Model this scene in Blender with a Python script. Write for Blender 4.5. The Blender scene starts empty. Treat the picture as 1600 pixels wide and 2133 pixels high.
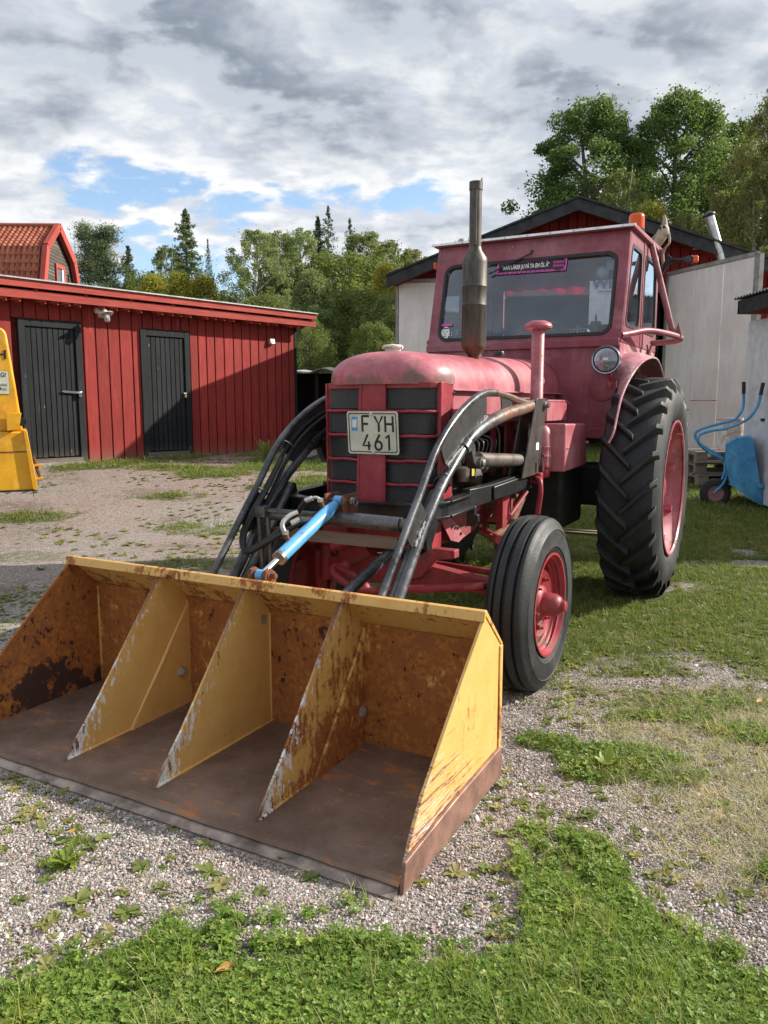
import bpy, bmesh, math, random
import numpy as np
from mathutils import Vector, Matrix

random.seed(7); rng = np.random.default_rng(11)
R = math.radians
SC = bpy.context.scene
COL = SC.collection

# ---------------------------------------------------------------- camera, sky, sun, exposure
cam_d = bpy.data.cameras.new('camera'); cam = bpy.data.objects.new('camera', cam_d); COL.objects.link(cam)
cam_d.sensor_fit = 'HORIZONTAL'; cam_d.sensor_width = 36.0; cam_d.lens = 36.8
cam_d.clip_start = 0.05; cam_d.clip_end = 2000
cam.location = (0, 0, 1.2907); cam.rotation_euler = (R(90 - 7.81), 0, 0)
SC.camera = cam
SUN_AZ, SUN_EL = R(77), R(31)
sun_dir = Vector((math.sin(SUN_AZ) * math.cos(SUN_EL), math.cos(SUN_AZ) * math.cos(SUN_EL), math.sin(SUN_EL)))
ld = bpy.data.lights.new('sun', 'SUN'); ld.energy = 4.7; ld.angle = R(0.6); ld.color = (1.0, 0.93, 0.82)
lo = bpy.data.objects.new('sun', ld); COL.objects.link(lo)
lo.rotation_euler = sun_dir.to_track_quat('Z', 'Y').to_euler()
SC.view_settings.view_transform = 'Standard'; SC.view_settings.look = 'None'
SC.view_settings.exposure = 0.78; SC.view_settings.gamma = 1.0
SC.view_settings.use_curve_mapping = False

def make_world():
    w = bpy.data.worlds.new('World'); SC.world = w; w.use_nodes = True
    nt = w.node_tree; N = nt.nodes; L = nt.links
    N.clear()
    def new(t, **k):
        n = N.new(t)
        for a, b in k.items(): setattr(n, a, b)
        return n
    out = new('ShaderNodeOutputWorld'); bg = new('ShaderNodeBackground'); bg.inputs[1].default_value = 0.10
    L.new(bg.outputs[0], out.inputs[0])
    sky = new('ShaderNodeTexSky', sky_type='NISHITA'); sky.sun_disc = False
    sky.sun_elevation = SUN_EL; sky.sun_rotation = SUN_AZ; sky.air_density = 1.0; sky.dust_density = 0.6; sky.ozone_density = 1.6
    tc = new('ShaderNodeTexCoord')
    sep = new('ShaderNodeSeparateXYZ'); L.new(tc.outputs['Generated'], sep.inputs[0])
    def m(op, a, b=None, clamp=False):
        n = new('ShaderNodeMath', operation=op); n.use_clamp = clamp
        for i, v in enumerate((a, b)):
            if v is None: continue
            if isinstance(v, (int, float)): n.inputs[i].default_value = v
            else: L.new(v, n.inputs[i])
        return n.outputs[0]
    zc = m('MAXIMUM', sep.outputs[2], 0.0)
    den = m('ADD', zc, 0.26)
    px = m('DIVIDE', sep.outputs[0], den); py = m('DIVIDE', sep.outputs[1], den)
    com = new('ShaderNodeCombineXYZ'); L.new(px, com.inputs[0]); L.new(py, com.inputs[1])
    def noise(vec, sc, det, ro, off=(0, 0, 0), dist=0.0, scl=(1, 1, 1)):
        mp = new('ShaderNodeMapping'); mp.inputs['Location'].default_value = off; mp.inputs['Scale'].default_value = scl
        L.new(vec, mp.inputs[0])
        n = new('ShaderNodeTexNoise'); n.inputs['Scale'].default_value = sc; n.inputs['Detail'].default_value = det
        n.inputs['Roughness'].default_value = ro; n.inputs['Distortion'].default_value = dist
        L.new(mp.outputs[0], n.inputs[0]); return n.outputs[0]
    def rng_(v, a, b, c=0.0, d=1.0):
        n = new('ShaderNodeMapRange', interpolation_type='SMOOTHSTEP'); n.inputs[1].default_value = a; n.inputs[2].default_value = b
        n.inputs[3].default_value = c; n.inputs[4].default_value = d; L.new(v, n.inputs[0]); return n.outputs[0]
    def mix(f, a, b):
        n = new('ShaderNodeMix', data_type='RGBA')
        if isinstance(f, (int, float)): n.inputs[0].default_value = f
        else: L.new(f, n.inputs[0])
        for i, v in ((6, a), (7, b)):
            if isinstance(v, tuple): n.inputs[i].default_value = (*v, 1)
            else: L.new(v, n.inputs[i])
        return n.outputs[2]
    vec = com.outputs[0]
    big = noise(vec, 1.15, 8, 0.55, (5.3, 0.4, 0), 0.1, (1.0, 1.1, 1))
    puff = noise(vec, 4.6, 8, 0.55, (1.3, 4.4, 0), 0.15, (1.0, 1.15, 1))
    puff2 = noise(vec, 4.6, 8, 0.55, (1.3 - 0.05, 4.4 + 0.05, 0), 0.15, (1.0, 1.15, 1))
    dens = m('ADD', m('MULTIPLY', big, 0.55), m('MULTIPLY', puff, 0.45))
    # towards the horizon the cover breaks up a little
    gap = rng_(sep.outputs[2], 0.34, 0.20, -0.030, 0.006)
    dens = m('SUBTRACT', dens, gap)
    cover = rng_(dens, 0.420, 0.472)
    lit = rng_(m('SUBTRACT', puff, puff2), -0.09, 0.09)
    thick = rng_(dens, 0.475, 0.62)
    white = mix(lit, (4.1, 4.4, 4.9), (5.9, 5.95, 6.0))
    grey = mix(lit, (1.70, 1.98, 2.42), (3.5, 3.85, 4.3))
    cl = mix(thick, white, grey)
    # low clouds are seen from the side, brighter
    hor = rng_(sep.outputs[2], 0.30, 0.05, 0.0, 0.6)
    cl = mix(hor, cl, mix(lit, (3.8, 4.15, 4.7), (5.8, 5.9, 6.0)))
    # brighter sky added overhead, out of view, to lift the fill light
    up = rng_(sep.outputs[2], 0.45, 0.8, 0.0, 0.45)
    cl = mix(up, cl, (5.2, 5.4, 5.8))
    mul = new('ShaderNodeMix', data_type='RGBA', blend_type='MULTIPLY'); mul.inputs[0].default_value = 1
    L.new(sky.outputs[0], mul.inputs[6]); mul.inputs[7].default_value = (1.25, 1.25, 1.25, 1)
    fin = mix(cover, mul.outputs[2], cl)
    L.new(fin, bg.inputs[0])
make_world()

# ---------------------------------------------------------------- object helpers
def tag(o, label=None, cat=None, group=None, kind=None):
    if label: o['label'] = label
    if cat: o['category'] = cat
    if group: o['group'] = group
    if kind: o['kind'] = kind
    return o

def empty(name, loc=(0, 0, 0), rz=0.0, label=None, cat=None, group=None, parent=None, kind=None):
    o = bpy.data.objects.new(name, None); COL.objects.link(o); o.empty_display_size = .1
    o.location = loc; o.rotation_euler = (0, 0, rz)
    if parent: o.parent = parent
    return tag(o, label, cat, group, kind)

def kids(o): return [c for c in bpy.data.objects if c.parent is o]

def copy_tree(o, parent=None, ch=None):
    c = o.copy(); COL.objects.link(c)
    if parent: c.parent = parent
    for k in list(o.children): copy_tree(k, c)
    return c

def rotz(a): return Matrix.Rotation(a, 3, 'Z')

class MB:
    """collects shapes and links them as one mesh object"""
    def __init__(s): s.v = []; s.f = []
    def add(s, vs, fs):
        b = len(s.v); s.v.extend([tuple(map(float, v)) for v in vs]); s.f.extend([tuple(b + i for i in f) for f in fs]); return s
    def box(s, x0, x1, y0, y1, z0, z1):
        vs = [(x, y, z) for x in (x0, x1) for y in (y0, y1) for z in (z0, z1)]
        return s.add(vs, [(0, 1, 3, 2), (4, 6, 7, 5), (0, 4, 5, 1), (2, 3, 7, 6), (0, 2, 6, 4), (1, 5, 7, 3)])
    def obox(s, c, size, M=None):
        M = M or Matrix.Identity(3); c = Vector(c)
        vs = [c + M @ Vector((a * size[0] / 2, b * size[1] / 2, d * size[2] / 2)) for a in (-1, 1) for b in (-1, 1) for d in (-1, 1)]
        return s.add(vs, [(0, 1, 3, 2), (4, 6, 7, 5), (0, 4, 5, 1), (2, 3, 7, 6), (0, 2, 6, 4), (1, 5, 7, 3)])
    def bar(s, a, b, w, h, up=(0, 0, 1)):
        a, b = Vector(a), Vector(b); d = (b - a); l = d.length; d.normalize()
        sd = d.cross(Vector(up)); sd = sd.normalized() if sd.length > 1e-5 else Vector((1, 0, 0)); u = sd.cross(d)
        M = Matrix((sd, d, u)).transposed()
        return s.obox((a + b) / 2, (w, l, h), M)
    def tube(s, pts, r, n=10, cap=True, closed=False):
        P = [Vector(p) for p in pts]; k = len(P)
        rr = r if isinstance(r, (list, tuple)) else [r] * k
        T = []
        for i in range(k):
            if closed: t = P[(i + 1) % k] - P[i - 1]
            else: t = P[min(i + 1, k - 1)] - P[max(i - 1, 0)]
            T.append(t.normalized())
        up = Vector((0, 0, 1)) if abs(T[0].z) < .9 else Vector((1, 0, 0))
        nrm = (up - T[0] * up.dot(T[0])).normalized()
        vs = []
        for i in range(k):
            nrm = (nrm - T[i] * nrm.dot(T[i])).normalized(); bi = T[i].cross(nrm)
            for j in range(n):
                a = 2 * math.pi * j / n; vs.append(P[i] + (nrm * math.cos(a) + bi * math.sin(a)) * rr[i])
        fs = []
        for i in range(k if closed else k - 1):
            i2 = (i + 1) % k
            for j in range(n):
                j2 = (j + 1) % n; fs.append((i * n + j, i * n + j2, i2 * n + j2, i2 * n + j))
        if cap and not closed:
            fs.append(tuple(range(n))[::-1]); fs.append(tuple((k - 1) * n + j for j in range(n)))
        return s.add(vs, fs)
    def lathe(s, prof, org, axis, n=24, cap=True, a0=0.0):
        ax = Vector(axis).normalized(); up = Vector((0, 0, 1)) if abs(ax.z) < .9 else Vector((1, 0, 0))
        u = (up - ax * up.dot(ax)).normalized(); w = ax.cross(u); o = Vector(org); vs = []
        for r, h in prof:
            for j in range(n):
                a = a0 + 2 * math.pi * j / n; vs.append(o + ax * h + (u * math.cos(a) + w * math.sin(a)) * r)
        fs = []
        for i in range(len(prof) - 1):
            for j in range(n):
                j2 = (j + 1) % n; fs.append((i * n + j, i * n + j2, (i + 1) * n + j2, (i + 1) * n + j))
        if cap:
            fs.append(tuple(range(n))[::-1]); fs.append(tuple((len(prof) - 1) * n + j for j in range(n)))
        return s.add(vs, fs)
    def prism(s, poly, ax, a, b):
        def P(p, t):
            return (t, p[0], p[1]) if ax == 'x' else (p[0], t, p[1]) if ax == 'y' else (p[0], p[1], t)
        n = len(poly); vs = [P(p, a) for p in poly] + [P(p, b) for p in poly]
        fs = [tuple(range(n)), tuple(range(n, 2 * n))[::-1]] + [(i, (i + 1) % n, n + (i + 1) % n, n + i) for i in range(n)]
        return s.add(vs, fs)
    def sheet(s, poly, th):
        P = [Vector(p) for p in poly]; n = len(P); nr = Vector((0, 0, 0))
        for i in range(n): nr += P[i].cross(P[(i + 1) % n])
        nr = nr.normalized() * th
        vs = P + [p + nr for p in P]
        fs = [tuple(range(n))[::-1], tuple(range(n, 2 * n))] + [(i, (i + 1) % n, n + (i + 1) % n, n + i) for i in range(n)]
        return s.add(vs, fs)
    def grid(s, fn, nu, nv, th=0.0):
        vs = [Vector(fn(i / nu, j / nv)) for i in range(nu + 1) for j in range(nv + 1)]
        q = lambda i, j: i * (nv + 1) + j
        fs = [(q(i, j), q(i + 1, j), q(i + 1, j + 1), q(i, j + 1)) for i in range(nu) for j in range(nv)]
        if not th: return s.add(vs, fs)
        N = [Vector((0, 0, 0)) for _ in vs]
        for f in fs:
            nn = (vs[f[2]] - vs[f[0]]).cross(vs[f[3]] - vs[f[1]])
            for k in f: N[k] += nn
        m = len(vs); vs2 = [v - (n.normalized() if n.length > 0 else n) * th for v, n in zip(vs, N)]
        fs2 = fs + [tuple(m + k for k in f[::-1]) for f in fs]
        for j in range(nv):
            fs2.append((q(0, j), q(0, j + 1), m + q(0, j + 1), m + q(0, j))); fs2.append((q(nu, j + 1), q(nu, j), m + q(nu, j), m + q(nu, j + 1)))
        for i in range(nu):
            fs2.append((q(i + 1, 0), q(i, 0), m + q(i, 0), m + q(i + 1, 0))); fs2.append((q(i, nv), q(i + 1, nv), m + q(i + 1, nv), m + q(i, nv)))
        return s.add(vs + vs2, fs2)
    def ring(s, outer, inner, off):
        """flat frame between two loops of equal length, given thickness vector off"""
        n = len(outer); off = Vector(off)
        vs = [Vector(p) for p in outer] + [Vector(p) for p in inner]; vs += [v + off for v in vs]
        fs = []
        for i in range(n):
            j = (i + 1) % n
            fs += [(i, j, n + j, n + i), (2 * n + j, 2 * n + i, 3 * n + i, 3 * n + j), (j, i, 2 * n + i, 2 * n + j), (n + i, n + j, 3 * n + j, 3 * n + i)]
        return s.add(vs, fs)
    def ball(s, c, r, n=10, sq=(1, 1, 1)):
        c = Vector(c); m = max(4, n // 2 + 1)
        prof = [(math.sin(math.pi * i / m) , -math.cos(math.pi * i / m)) for i in range(m + 1)]
        vs = []
        for pr, ph in prof:
            for j in range(n):
                a = 2 * math.pi * j / n; vs.append(c + Vector((pr * math.cos(a) * r * sq[0], pr * math.sin(a) * r * sq[1], ph * r * sq[2])))
        fs = [(i * n + j, i * n + (j + 1) % n, (i + 1) * n + (j + 1) % n, (i + 1) * n + j) for i in range(m) for j in range(n)]
        return s.add(vs, fs)
    def mirror_x(s):
        return s.add([(-a, b, c) for a, b, c in s.v], [tuple(f[::-1]) for f in s.f])
    def mesh(s, name, mat, smooth=40):
        me = bpy.data.meshes.new(name); me.from_pydata(s.v, [], s.f)
        bm = bmesh.new(); bm.from_mesh(me)
        bmesh.ops.remove_doubles(bm, verts=bm.verts, dist=1e-6)
        bmesh.ops.recalc_face_normals(bm, faces=bm.faces); bm.to_mesh(me); bm.free()
        if mat: me.materials.append(mat)
        if smooth:
            me.polygons.foreach_set('use_smooth', [True] * len(me.polygons)); me.set_sharp_from_angle(angle=R(smooth))
        return me
    def islands(s):
        par = list(range(len(s.v)))
        def fd(a):
            while par[a] != a: par[a] = par[par[a]]; a = par[a]
            return a
        for f in s.f:
            for k in f[1:]: par[fd(k)] = fd(f[0])
        g = {}
        for f in s.f: g.setdefault(fd(f[0]), []).append(f)
        out = []
        for fs in g.values():
            m = MB(); ids = sorted({k for f in fs for k in f}); mp = {k: i for i, k in enumerate(ids)}
            m.v = [s.v[k] for k in ids]; m.f = [tuple(mp[k] for k in f) for f in fs]; out.append(m)
        return out
    def each(s, name, mat, parent=None, **k):
        return [m.build(name, mat, parent, **k) for m in s.islands()]
    def build(s, name, mat, parent=None, smooth=40, bevel=0.0, loc=None, seg=2, **t):
        o = bpy.data.objects.new(name, s.mesh(name, mat, smooth)); COL.objects.link(o)
        if parent: o.parent = parent
        if loc: o.location = loc
        if bevel:
            b = o.modifiers.new('bevel', 'BEVEL'); b.width = bevel; b.segments = seg; b.limit_method = 'ANGLE'; b.angle_limit = R(35)
            b.harden_normals = False
        return tag(o, **t)

def rrect(x0, x1, z0, z1, r, n=6):
    """rounded rectangle loop, 4*(n+1) points"""
    pts = []
    for cx, cz, a in ((x1 - r, z1 - r, 0), (x0 + r, z1 - r, 90), (x0 + r, z0 + r, 180), (x1 - r, z0 + r, 270)):
        for i in range(n + 1):
            t = R(a + 90 * i / n); pts.append((cx + r * math.cos(t), cz + r * math.sin(t)))
    return pts

def smooth_path(pts, sub=6):
    P = [Vector(p) for p in pts]; out = []
    for i in range(len(P) - 1):
        p0, p1, p2, p3 = P[max(i - 1, 0)], P[i], P[i + 1], P[min(i + 2, len(P) - 1)]
        for k in range(sub):
            t = k / sub
            out.append(0.5 * ((2 * p1) + (-p0 + p2) * t + (2 * p0 - 5 * p1 + 4 * p2 - p3) * t * t + (-p0 + 3 * p1 - 3 * p2 + p3) * t ** 3))
    out.append(P[-1]); return out

def text_mesh(txt, size, mat, name, parent, loc, rot, depth=0.0015, align='CENTER', bold=0.0, sx=1.0, kind=None):
    cu = bpy.data.curves.new(name, 'FONT'); cu.body = txt; cu.size = size; cu.extrude = depth; cu.align_x = align; cu.align_y = 'CENTER'; cu.offset = bold
    cu.resolution_u = 3
    ob = bpy.data.objects.new(name, cu); COL.objects.link(ob)
    dg = bpy.context.evaluated_depsgraph_get(); me = bpy.data.meshes.new_from_object(ob.evaluated_get(dg))
    bpy.data.objects.remove(ob); bpy.data.curves.remove(cu)
    me.materials.clear(); me.materials.append(mat); me.name = name
    o = bpy.data.objects.new(name, me); COL.objects.link(o)
    if parent: o.parent = parent
    o.location = loc; o.rotation_euler = rot; o.scale = (sx, 1, 1)
    return o

# ---------------------------------------------------------------- materials
class Mt:
    def __init__(s, name):
        s.m = bpy.data.materials.new(name); s.m.use_nodes = True; s.t = s.m.node_tree; s.N = s.t.nodes; s.L = s.t.links
        s.b = s.N['Principled BSDF']; s._c = {}
    def n(s, t, **k):
        x = s.N.new(t)
        for a, b in k.items(): setattr(x, a, b)
        return x
    def put(s, sock, v):
        if isinstance(v, (int, float)): sock.default_value = v
        elif isinstance(v, tuple): sock.default_value = (*v, 1) if (len(v) == 3 and sock.type == 'RGBA') else v
        else: s.L.new(v, sock)
    def co(s, scale=(1, 1, 1), kind='Object', loc=(0, 0, 0), rot=(0, 0, 0)):
        k = (kind, scale, loc, rot)
        if k in s._c: return s._c[k]
        if 'tc' not in s._c: s._c['tc'] = s.n('ShaderNodeTexCoord')
        mp = s.n('ShaderNodeMapping'); mp.inputs['Scale'].default_value = scale; mp.inputs['Location'].default_value = loc; mp.inputs['Rotation'].default_value = rot
        s.L.new(s._c['tc'].outputs[kind], mp.inputs[0]); s._c[k] = mp.outputs[0]; return mp.outputs[0]
    def xyz(s, v=None):
        sp = s.n('ShaderNodeSeparateXYZ'); s.L.new(v or s.co(), sp.inputs[0]); return sp.outputs
    def noise(s, sc, det=5, ro=.6, vec=None, dist=0.0):
        x = s.n('ShaderNodeTexNoise'); x.inputs['Scale'].default_value = sc; x.inputs['Detail'].default_value = det
        x.inputs['Roughness'].default_value = ro; x.inputs['Distortion'].default_value = dist; s.L.new(vec or s.co(), x.inputs[0]); return x.outputs[0]
    def vor(s, sc, vec=None, feature='F1', out='Distance'):
        x = s.n('ShaderNodeTexVoronoi', feature=feature); x.inputs['Scale'].default_value = sc; s.L.new(vec or s.co(), x.inputs[0]); return x.outputs[out]
    def rg(s, v, a, b, c=0.0, d=1.0, sm=True):
        x = s.n('ShaderNodeMapRange', interpolation_type='SMOOTHSTEP' if sm else 'LINEAR')
        for i, q in enumerate((v, a, b, c, d)): s.put(x.inputs[i], q)
        return x.outputs[0]
    def mix(s, f, a, b, mode='MIX'):
        x = s.n('ShaderNodeMix', data_type='RGBA', blend_type=mode); s.put(x.inputs[0], f); s.put(x.inputs[6], a); s.put(x.inputs[7], b); return x.outputs[2]
    def ma(s, op, a, b=0.0, clamp=False):
        x = s.n('ShaderNodeMath', operation=op); x.use_clamp = clamp; s.put(x.inputs[0], a); s.put(x.inputs[1], b); return x.outputs[0]
    def attr(s, name):
        x = s.n('ShaderNodeAttribute'); x.attribute_name = name; return x.outputs['Fac']
    def attrc(s, name):
        x = s.n('ShaderNodeAttribute'); x.attribute_name = name; return x.outputs['Color']
    def rnd(s):
        return s.n('ShaderNodeObjectInfo').outputs['Random']
    def bump(s, h, st=.3, dist=.01, prev=None):
        x = s.n('ShaderNodeBump'); x.inputs['Strength'].default_value = st; x.inputs['Distance'].default_value = dist; s.L.new(h, x.inputs['Height'])
        if prev: s.L.new(prev, x.inputs['Normal'])
        return x.outputs[0]
    def set(s, col=None, rough=None, metal=None, spec=None, nrm=None, **k):
        for nm, v in (('Base Color', col), ('Roughness', rough), ('Metallic', metal), ('Specular IOR Level', spec), ('Normal', nrm)):
            if v is not None: s.put(s.b.inputs[nm], v)
        for a, v in k.items(): s.put(s.b.inputs[a], v)
        return s.m

def flat(name, col, rough=.5, metal=0.0, var=.12, bump=0.0, spec=.5):
    m = Mt(name); nz = m.noise(9, 6, .65)
    c2 = tuple(max(0, c * (1 - var * 2.2)) for c in col); c3 = tuple(min(1, c * (1 + var)) for c in col)
    cc = m.mix(m.rg(nz, .3, .7), c2, c3)
    m.set(cc, m.rg(nz, .3, .7, min(1, rough + .1), max(.03, rough - .08)), metal, spec)
    if bump: m.set(nrm=m.bump(m.noise(60, 4), bump, .004))
    return m.m

def worn_paint(name, base, alt, dirt_tint=(.12, .085, .06), rust=(.16, .05, .02), dirt_at=.62, chip_at=.70, rough=.42, sc=2.2, white=None, grime=None):
    m = Mt(name)
    big = m.noise(sc, 6, .6); med = m.noise(sc * 5, 6, .65); fine = m.noise(70, 5, .7); streak = m.noise(3.5, 5, .6, m.co((6, 6, .8)))
    big2 = m.noise(sc * 1.7, 8, .72, m.co(loc=(5, 1, 3)), .6)
    c = m.mix(m.rg(big, .40, .60), base, alt)
    c = m.mix(m.rg(big2, .47, .62, 0, .5), c, tuple(v * .55 + .015 for v in base))
    c = m.mix(m.rg(m.noise(sc * 2.6, 8, .75, m.co(loc=(1, 9, 2))), .53, .68, 0, .55), c, tuple(min(1, v * 1.1 + .07) for v in alt))
    c = m.mix(m.rg(med, .35, .75, 0.0, .35), c, tuple(x * .62 for x in base))
    c = m.mix(m.rg(streak, .5, .75, 0.0, .3), c, tuple(min(1, x * 1.25 + .02) for x in alt))
    d = m.rg(m.ma('ADD', m.ma('MULTIPLY', big, .45), m.ma('ADD', m.ma('MULTIPLY', med, .35), m.ma('MULTIPLY', fine, .2))), dirt_at - .07, dirt_at + .05, 0.0, .8)
    c = m.mix(d, c, dirt_tint)
    chip = m.rg(m.ma('ADD', m.ma('MULTIPLY', m.noise(13, 7, .75), .75), m.ma('MULTIPLY', med, .25)), chip_at - .01, chip_at + .01)
    c = m.mix(chip, c, rust)
    if grime:
        zz = m.xyz()[2]; gn = m.noise(7, 7, .75, m.co((1.2, 1.2, .8), loc=(3, 3, 3)))
        gm_ = m.rg(m.ma('ADD', gn, m.rg(zz, grime[0], grime[1], .15, -.13)), .54, .64, 0, .7); c = m.mix(gm_, c, m.mix(fine, (.10, .055, .04), (.20, .14, .10)))
    if white:
        c = m.mix(m.rg(m.noise(21, 4, .6, m.co((1, 1, 1), loc=(4, 2, 7))), .735, .75), c, white)
    c = m.mix(m.rg(fine, .4, .75, 0.0, .18), c, (.05, .03, .03))
    r = m.rg(m.ma('ADD', d, chip, True), 0, 1, rough, .8)
    r = m.ma('ADD', r, m.rg(fine, .3, .7, -.06, .1))
    h = m.ma('SUBTRACT', m.ma('MULTIPLY', med, .5), m.ma('MULTIPLY', chip, .4))
    return m.set(c, r, 0.0, .45, m.bump(h, .35, .004, m.bump(m.noise(2.4, 2, .5), .35, .03)))
# ---------------------------------------------------------------- tractor materials
M_red = worn_paint('red_paint', (.27, .014, .024), (.37, .040, .060), dirt_at=.585, chip_at=.69, rough=.45)
M_chas = worn_paint('chassis_red', (.27, .014, .024), (.36, .05, .06), dirt_tint=(.10, .06, .045), dirt_at=.545, chip_at=.66, rough=.55)
M_pink = worn_paint('faded_pink_paint', (.42, .095, .125), (.52, .21, .235), dirt_tint=(.21, .12, .09), dirt_at=.585, chip_at=.72, rough=.40, sc=1.6)
M_nose = worn_paint('nose_paint', (.45, .085, .12), (.54, .20, .23), dirt_tint=(.19, .12, .09), dirt_at=.575, chip_at=.72, rough=.40, sc=2.0, grime=(1.40, 1.50))
M_cab = worn_paint('cab_paint', (.25, .045, .070), (.36, .125, .155), dirt_tint=(.17, .09, .075), dirt_at=.57, chip_at=.70, rough=.42, sc=1.5, white=(.72, .66, .66))
M_fend = worn_paint('fender_paint', (.45, .16, .20), (.68, .48, .48), dirt_tint=(.24, .12, .10), dirt_at=.56, chip_at=.69, rough=.38, sc=3.5, white=(.8, .76, .76))
M_blk = flat('black_frame_paint', (.022, .023, .026), .38, .25, .5, .25)
M_dark = flat('dark_interior', (.012, .011, .012), .8)
M_rub = flat('rubber_seal', (.012, .012, .013), .5)
M_chrome = flat('chrome', (.75, .75, .76), .16, 1.0, .08)
M_zinc = flat('zinc_steel', (.55, .55, .54), .38, .7, .2, .2)
M_rust = worn_paint('rusty_steel', (.15, .048, .018), (.24, .09, .035), dirt_tint=(.07, .03, .02), rust=(.30, .12, .05), dirt_at=.5, chip_at=.6, rough=.8, sc=6)
M_wire = flat('black_hose_rubber', (.010, .010, .011), .5, 0, .2)
M_steel = flat('bare_steel', (.30, .28, .26), .42, .85, .25, .2)
M_cream = flat('cream_enamel', (.66, .64, .58), .4)
def curtain_m():
    m = Mt('translucent_red_curtain'); m.set((.40, .02, .07), .8); tl = m.n('ShaderNodeBsdfTranslucent'); tl.inputs[0].default_value = (.9, .03, .12, 1)
    mx = m.n('ShaderNodeMixShader'); mx.inputs[0].default_value = .22; out = [q for q in m.N if q.type == 'OUTPUT_MATERIAL'][0]
    m.L.new(m.b.outputs[0], mx.inputs[1]); m.L.new(tl.outputs[0], mx.inputs[2]); m.L.new(mx.outputs[0], out.inputs[0]); return m.m
M_curt = curtain_m()
M_seat = flat('black_vinyl', (.02, .02, .022), .5)
M_redcloth = flat('red_headliner', (.30, .02, .04), .8)
M_yel_lbl = flat('yellow_label', (.7, .55, .04), .6)
M_wht_lbl = flat('white_label', (.72, .74, .72), .6)

def tube_steel():
    m = Mt('worn_black_tube_steel')
    nz = m.noise(5, 6, .65); st = m.noise(9, 5, .6, m.co((5, .7, .7))); sp = m.noise(38, 6, .7)
    c = m.mix(m.rg(nz, .35, .68), (.035, .037, .041), (.14, .145, .155))
    c = m.mix(m.rg(sp, .55, .72, 0, .5), c, (.25, .255, .26))
    yz = m.xyz()
    # rear end of the arms, behind the bend, wears bare with rust
    back = m.rg(m.ma('ADD', yz[1], m.ma('MULTIPLY', nz, .5)), .55, .95)
    c = m.mix(back, c, m.mix(m.rg(m.noise(11, 6, .7), .45, .6), (.17, .15, .13), (.33, .14, .075)))
    return m.set(c, m.rg(sp, .3, .7, .24, .5), m.rg(back, 0, 1, .55, .35), .5, m.bump(sp, .3, .003))
M_arm = tube_steel()

def rubber(name, dust=.35):
    m = Mt(name); nz = m.noise(4, 6, .65); f = m.noise(90, 4, .7)
    c = m.mix(m.rg(nz, .35, .7), (.013, .014, .016), (.030, .032, .036))
    c = m.mix(m.rg(f, .5, .8, 0, dust), c, (.10, .105, .11))
    c = m.mix(m.rg(m.noise(6, 7, .75, m.co(loc=(4, 1, 1))), .52, .68, 0, dust), c, (.11, .092, .072))
    return m.set(c, m.rg(nz, .3, .7, .52, .75), 0, .4, m.bump(m.ma('ADD', f, m.ma('MULTIPLY', nz, .6)), .5, .003))
M_tyre = rubber('tyre_rubber', .30); M_tyre2 = rubber('rear_tyre_rubber', .16)

def blue_paint():
    m = Mt('chipped_blue_paint'); n1 = m.noise(16, 7, .75, m.co((2.2, .9, .9))); n2 = m.noise(7, 4, .6)
    c = m.mix(m.rg(n2, .3, .7), (.07, .30, .62), (.12, .42, .78))
    c = m.mix(m.rg(m.noise(60, 4), .5, .8, 0, .3), c, (.30, .22, .2))
    ch = m.rg(n1, .615, .625); c = m.mix(ch, c, (.13, .045, .03))
    w = m.rg(m.noise(6, 6, .7, m.co(loc=(3, 1, 0))), .66, .67); c = m.mix(w, c, (.6, .6, .58))
    return m.set(c, m.rg(ch, 0, 1, .3, .8), 0, .5, m.bump(ch, -.4, .002))
M_blue = blue_paint()

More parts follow.
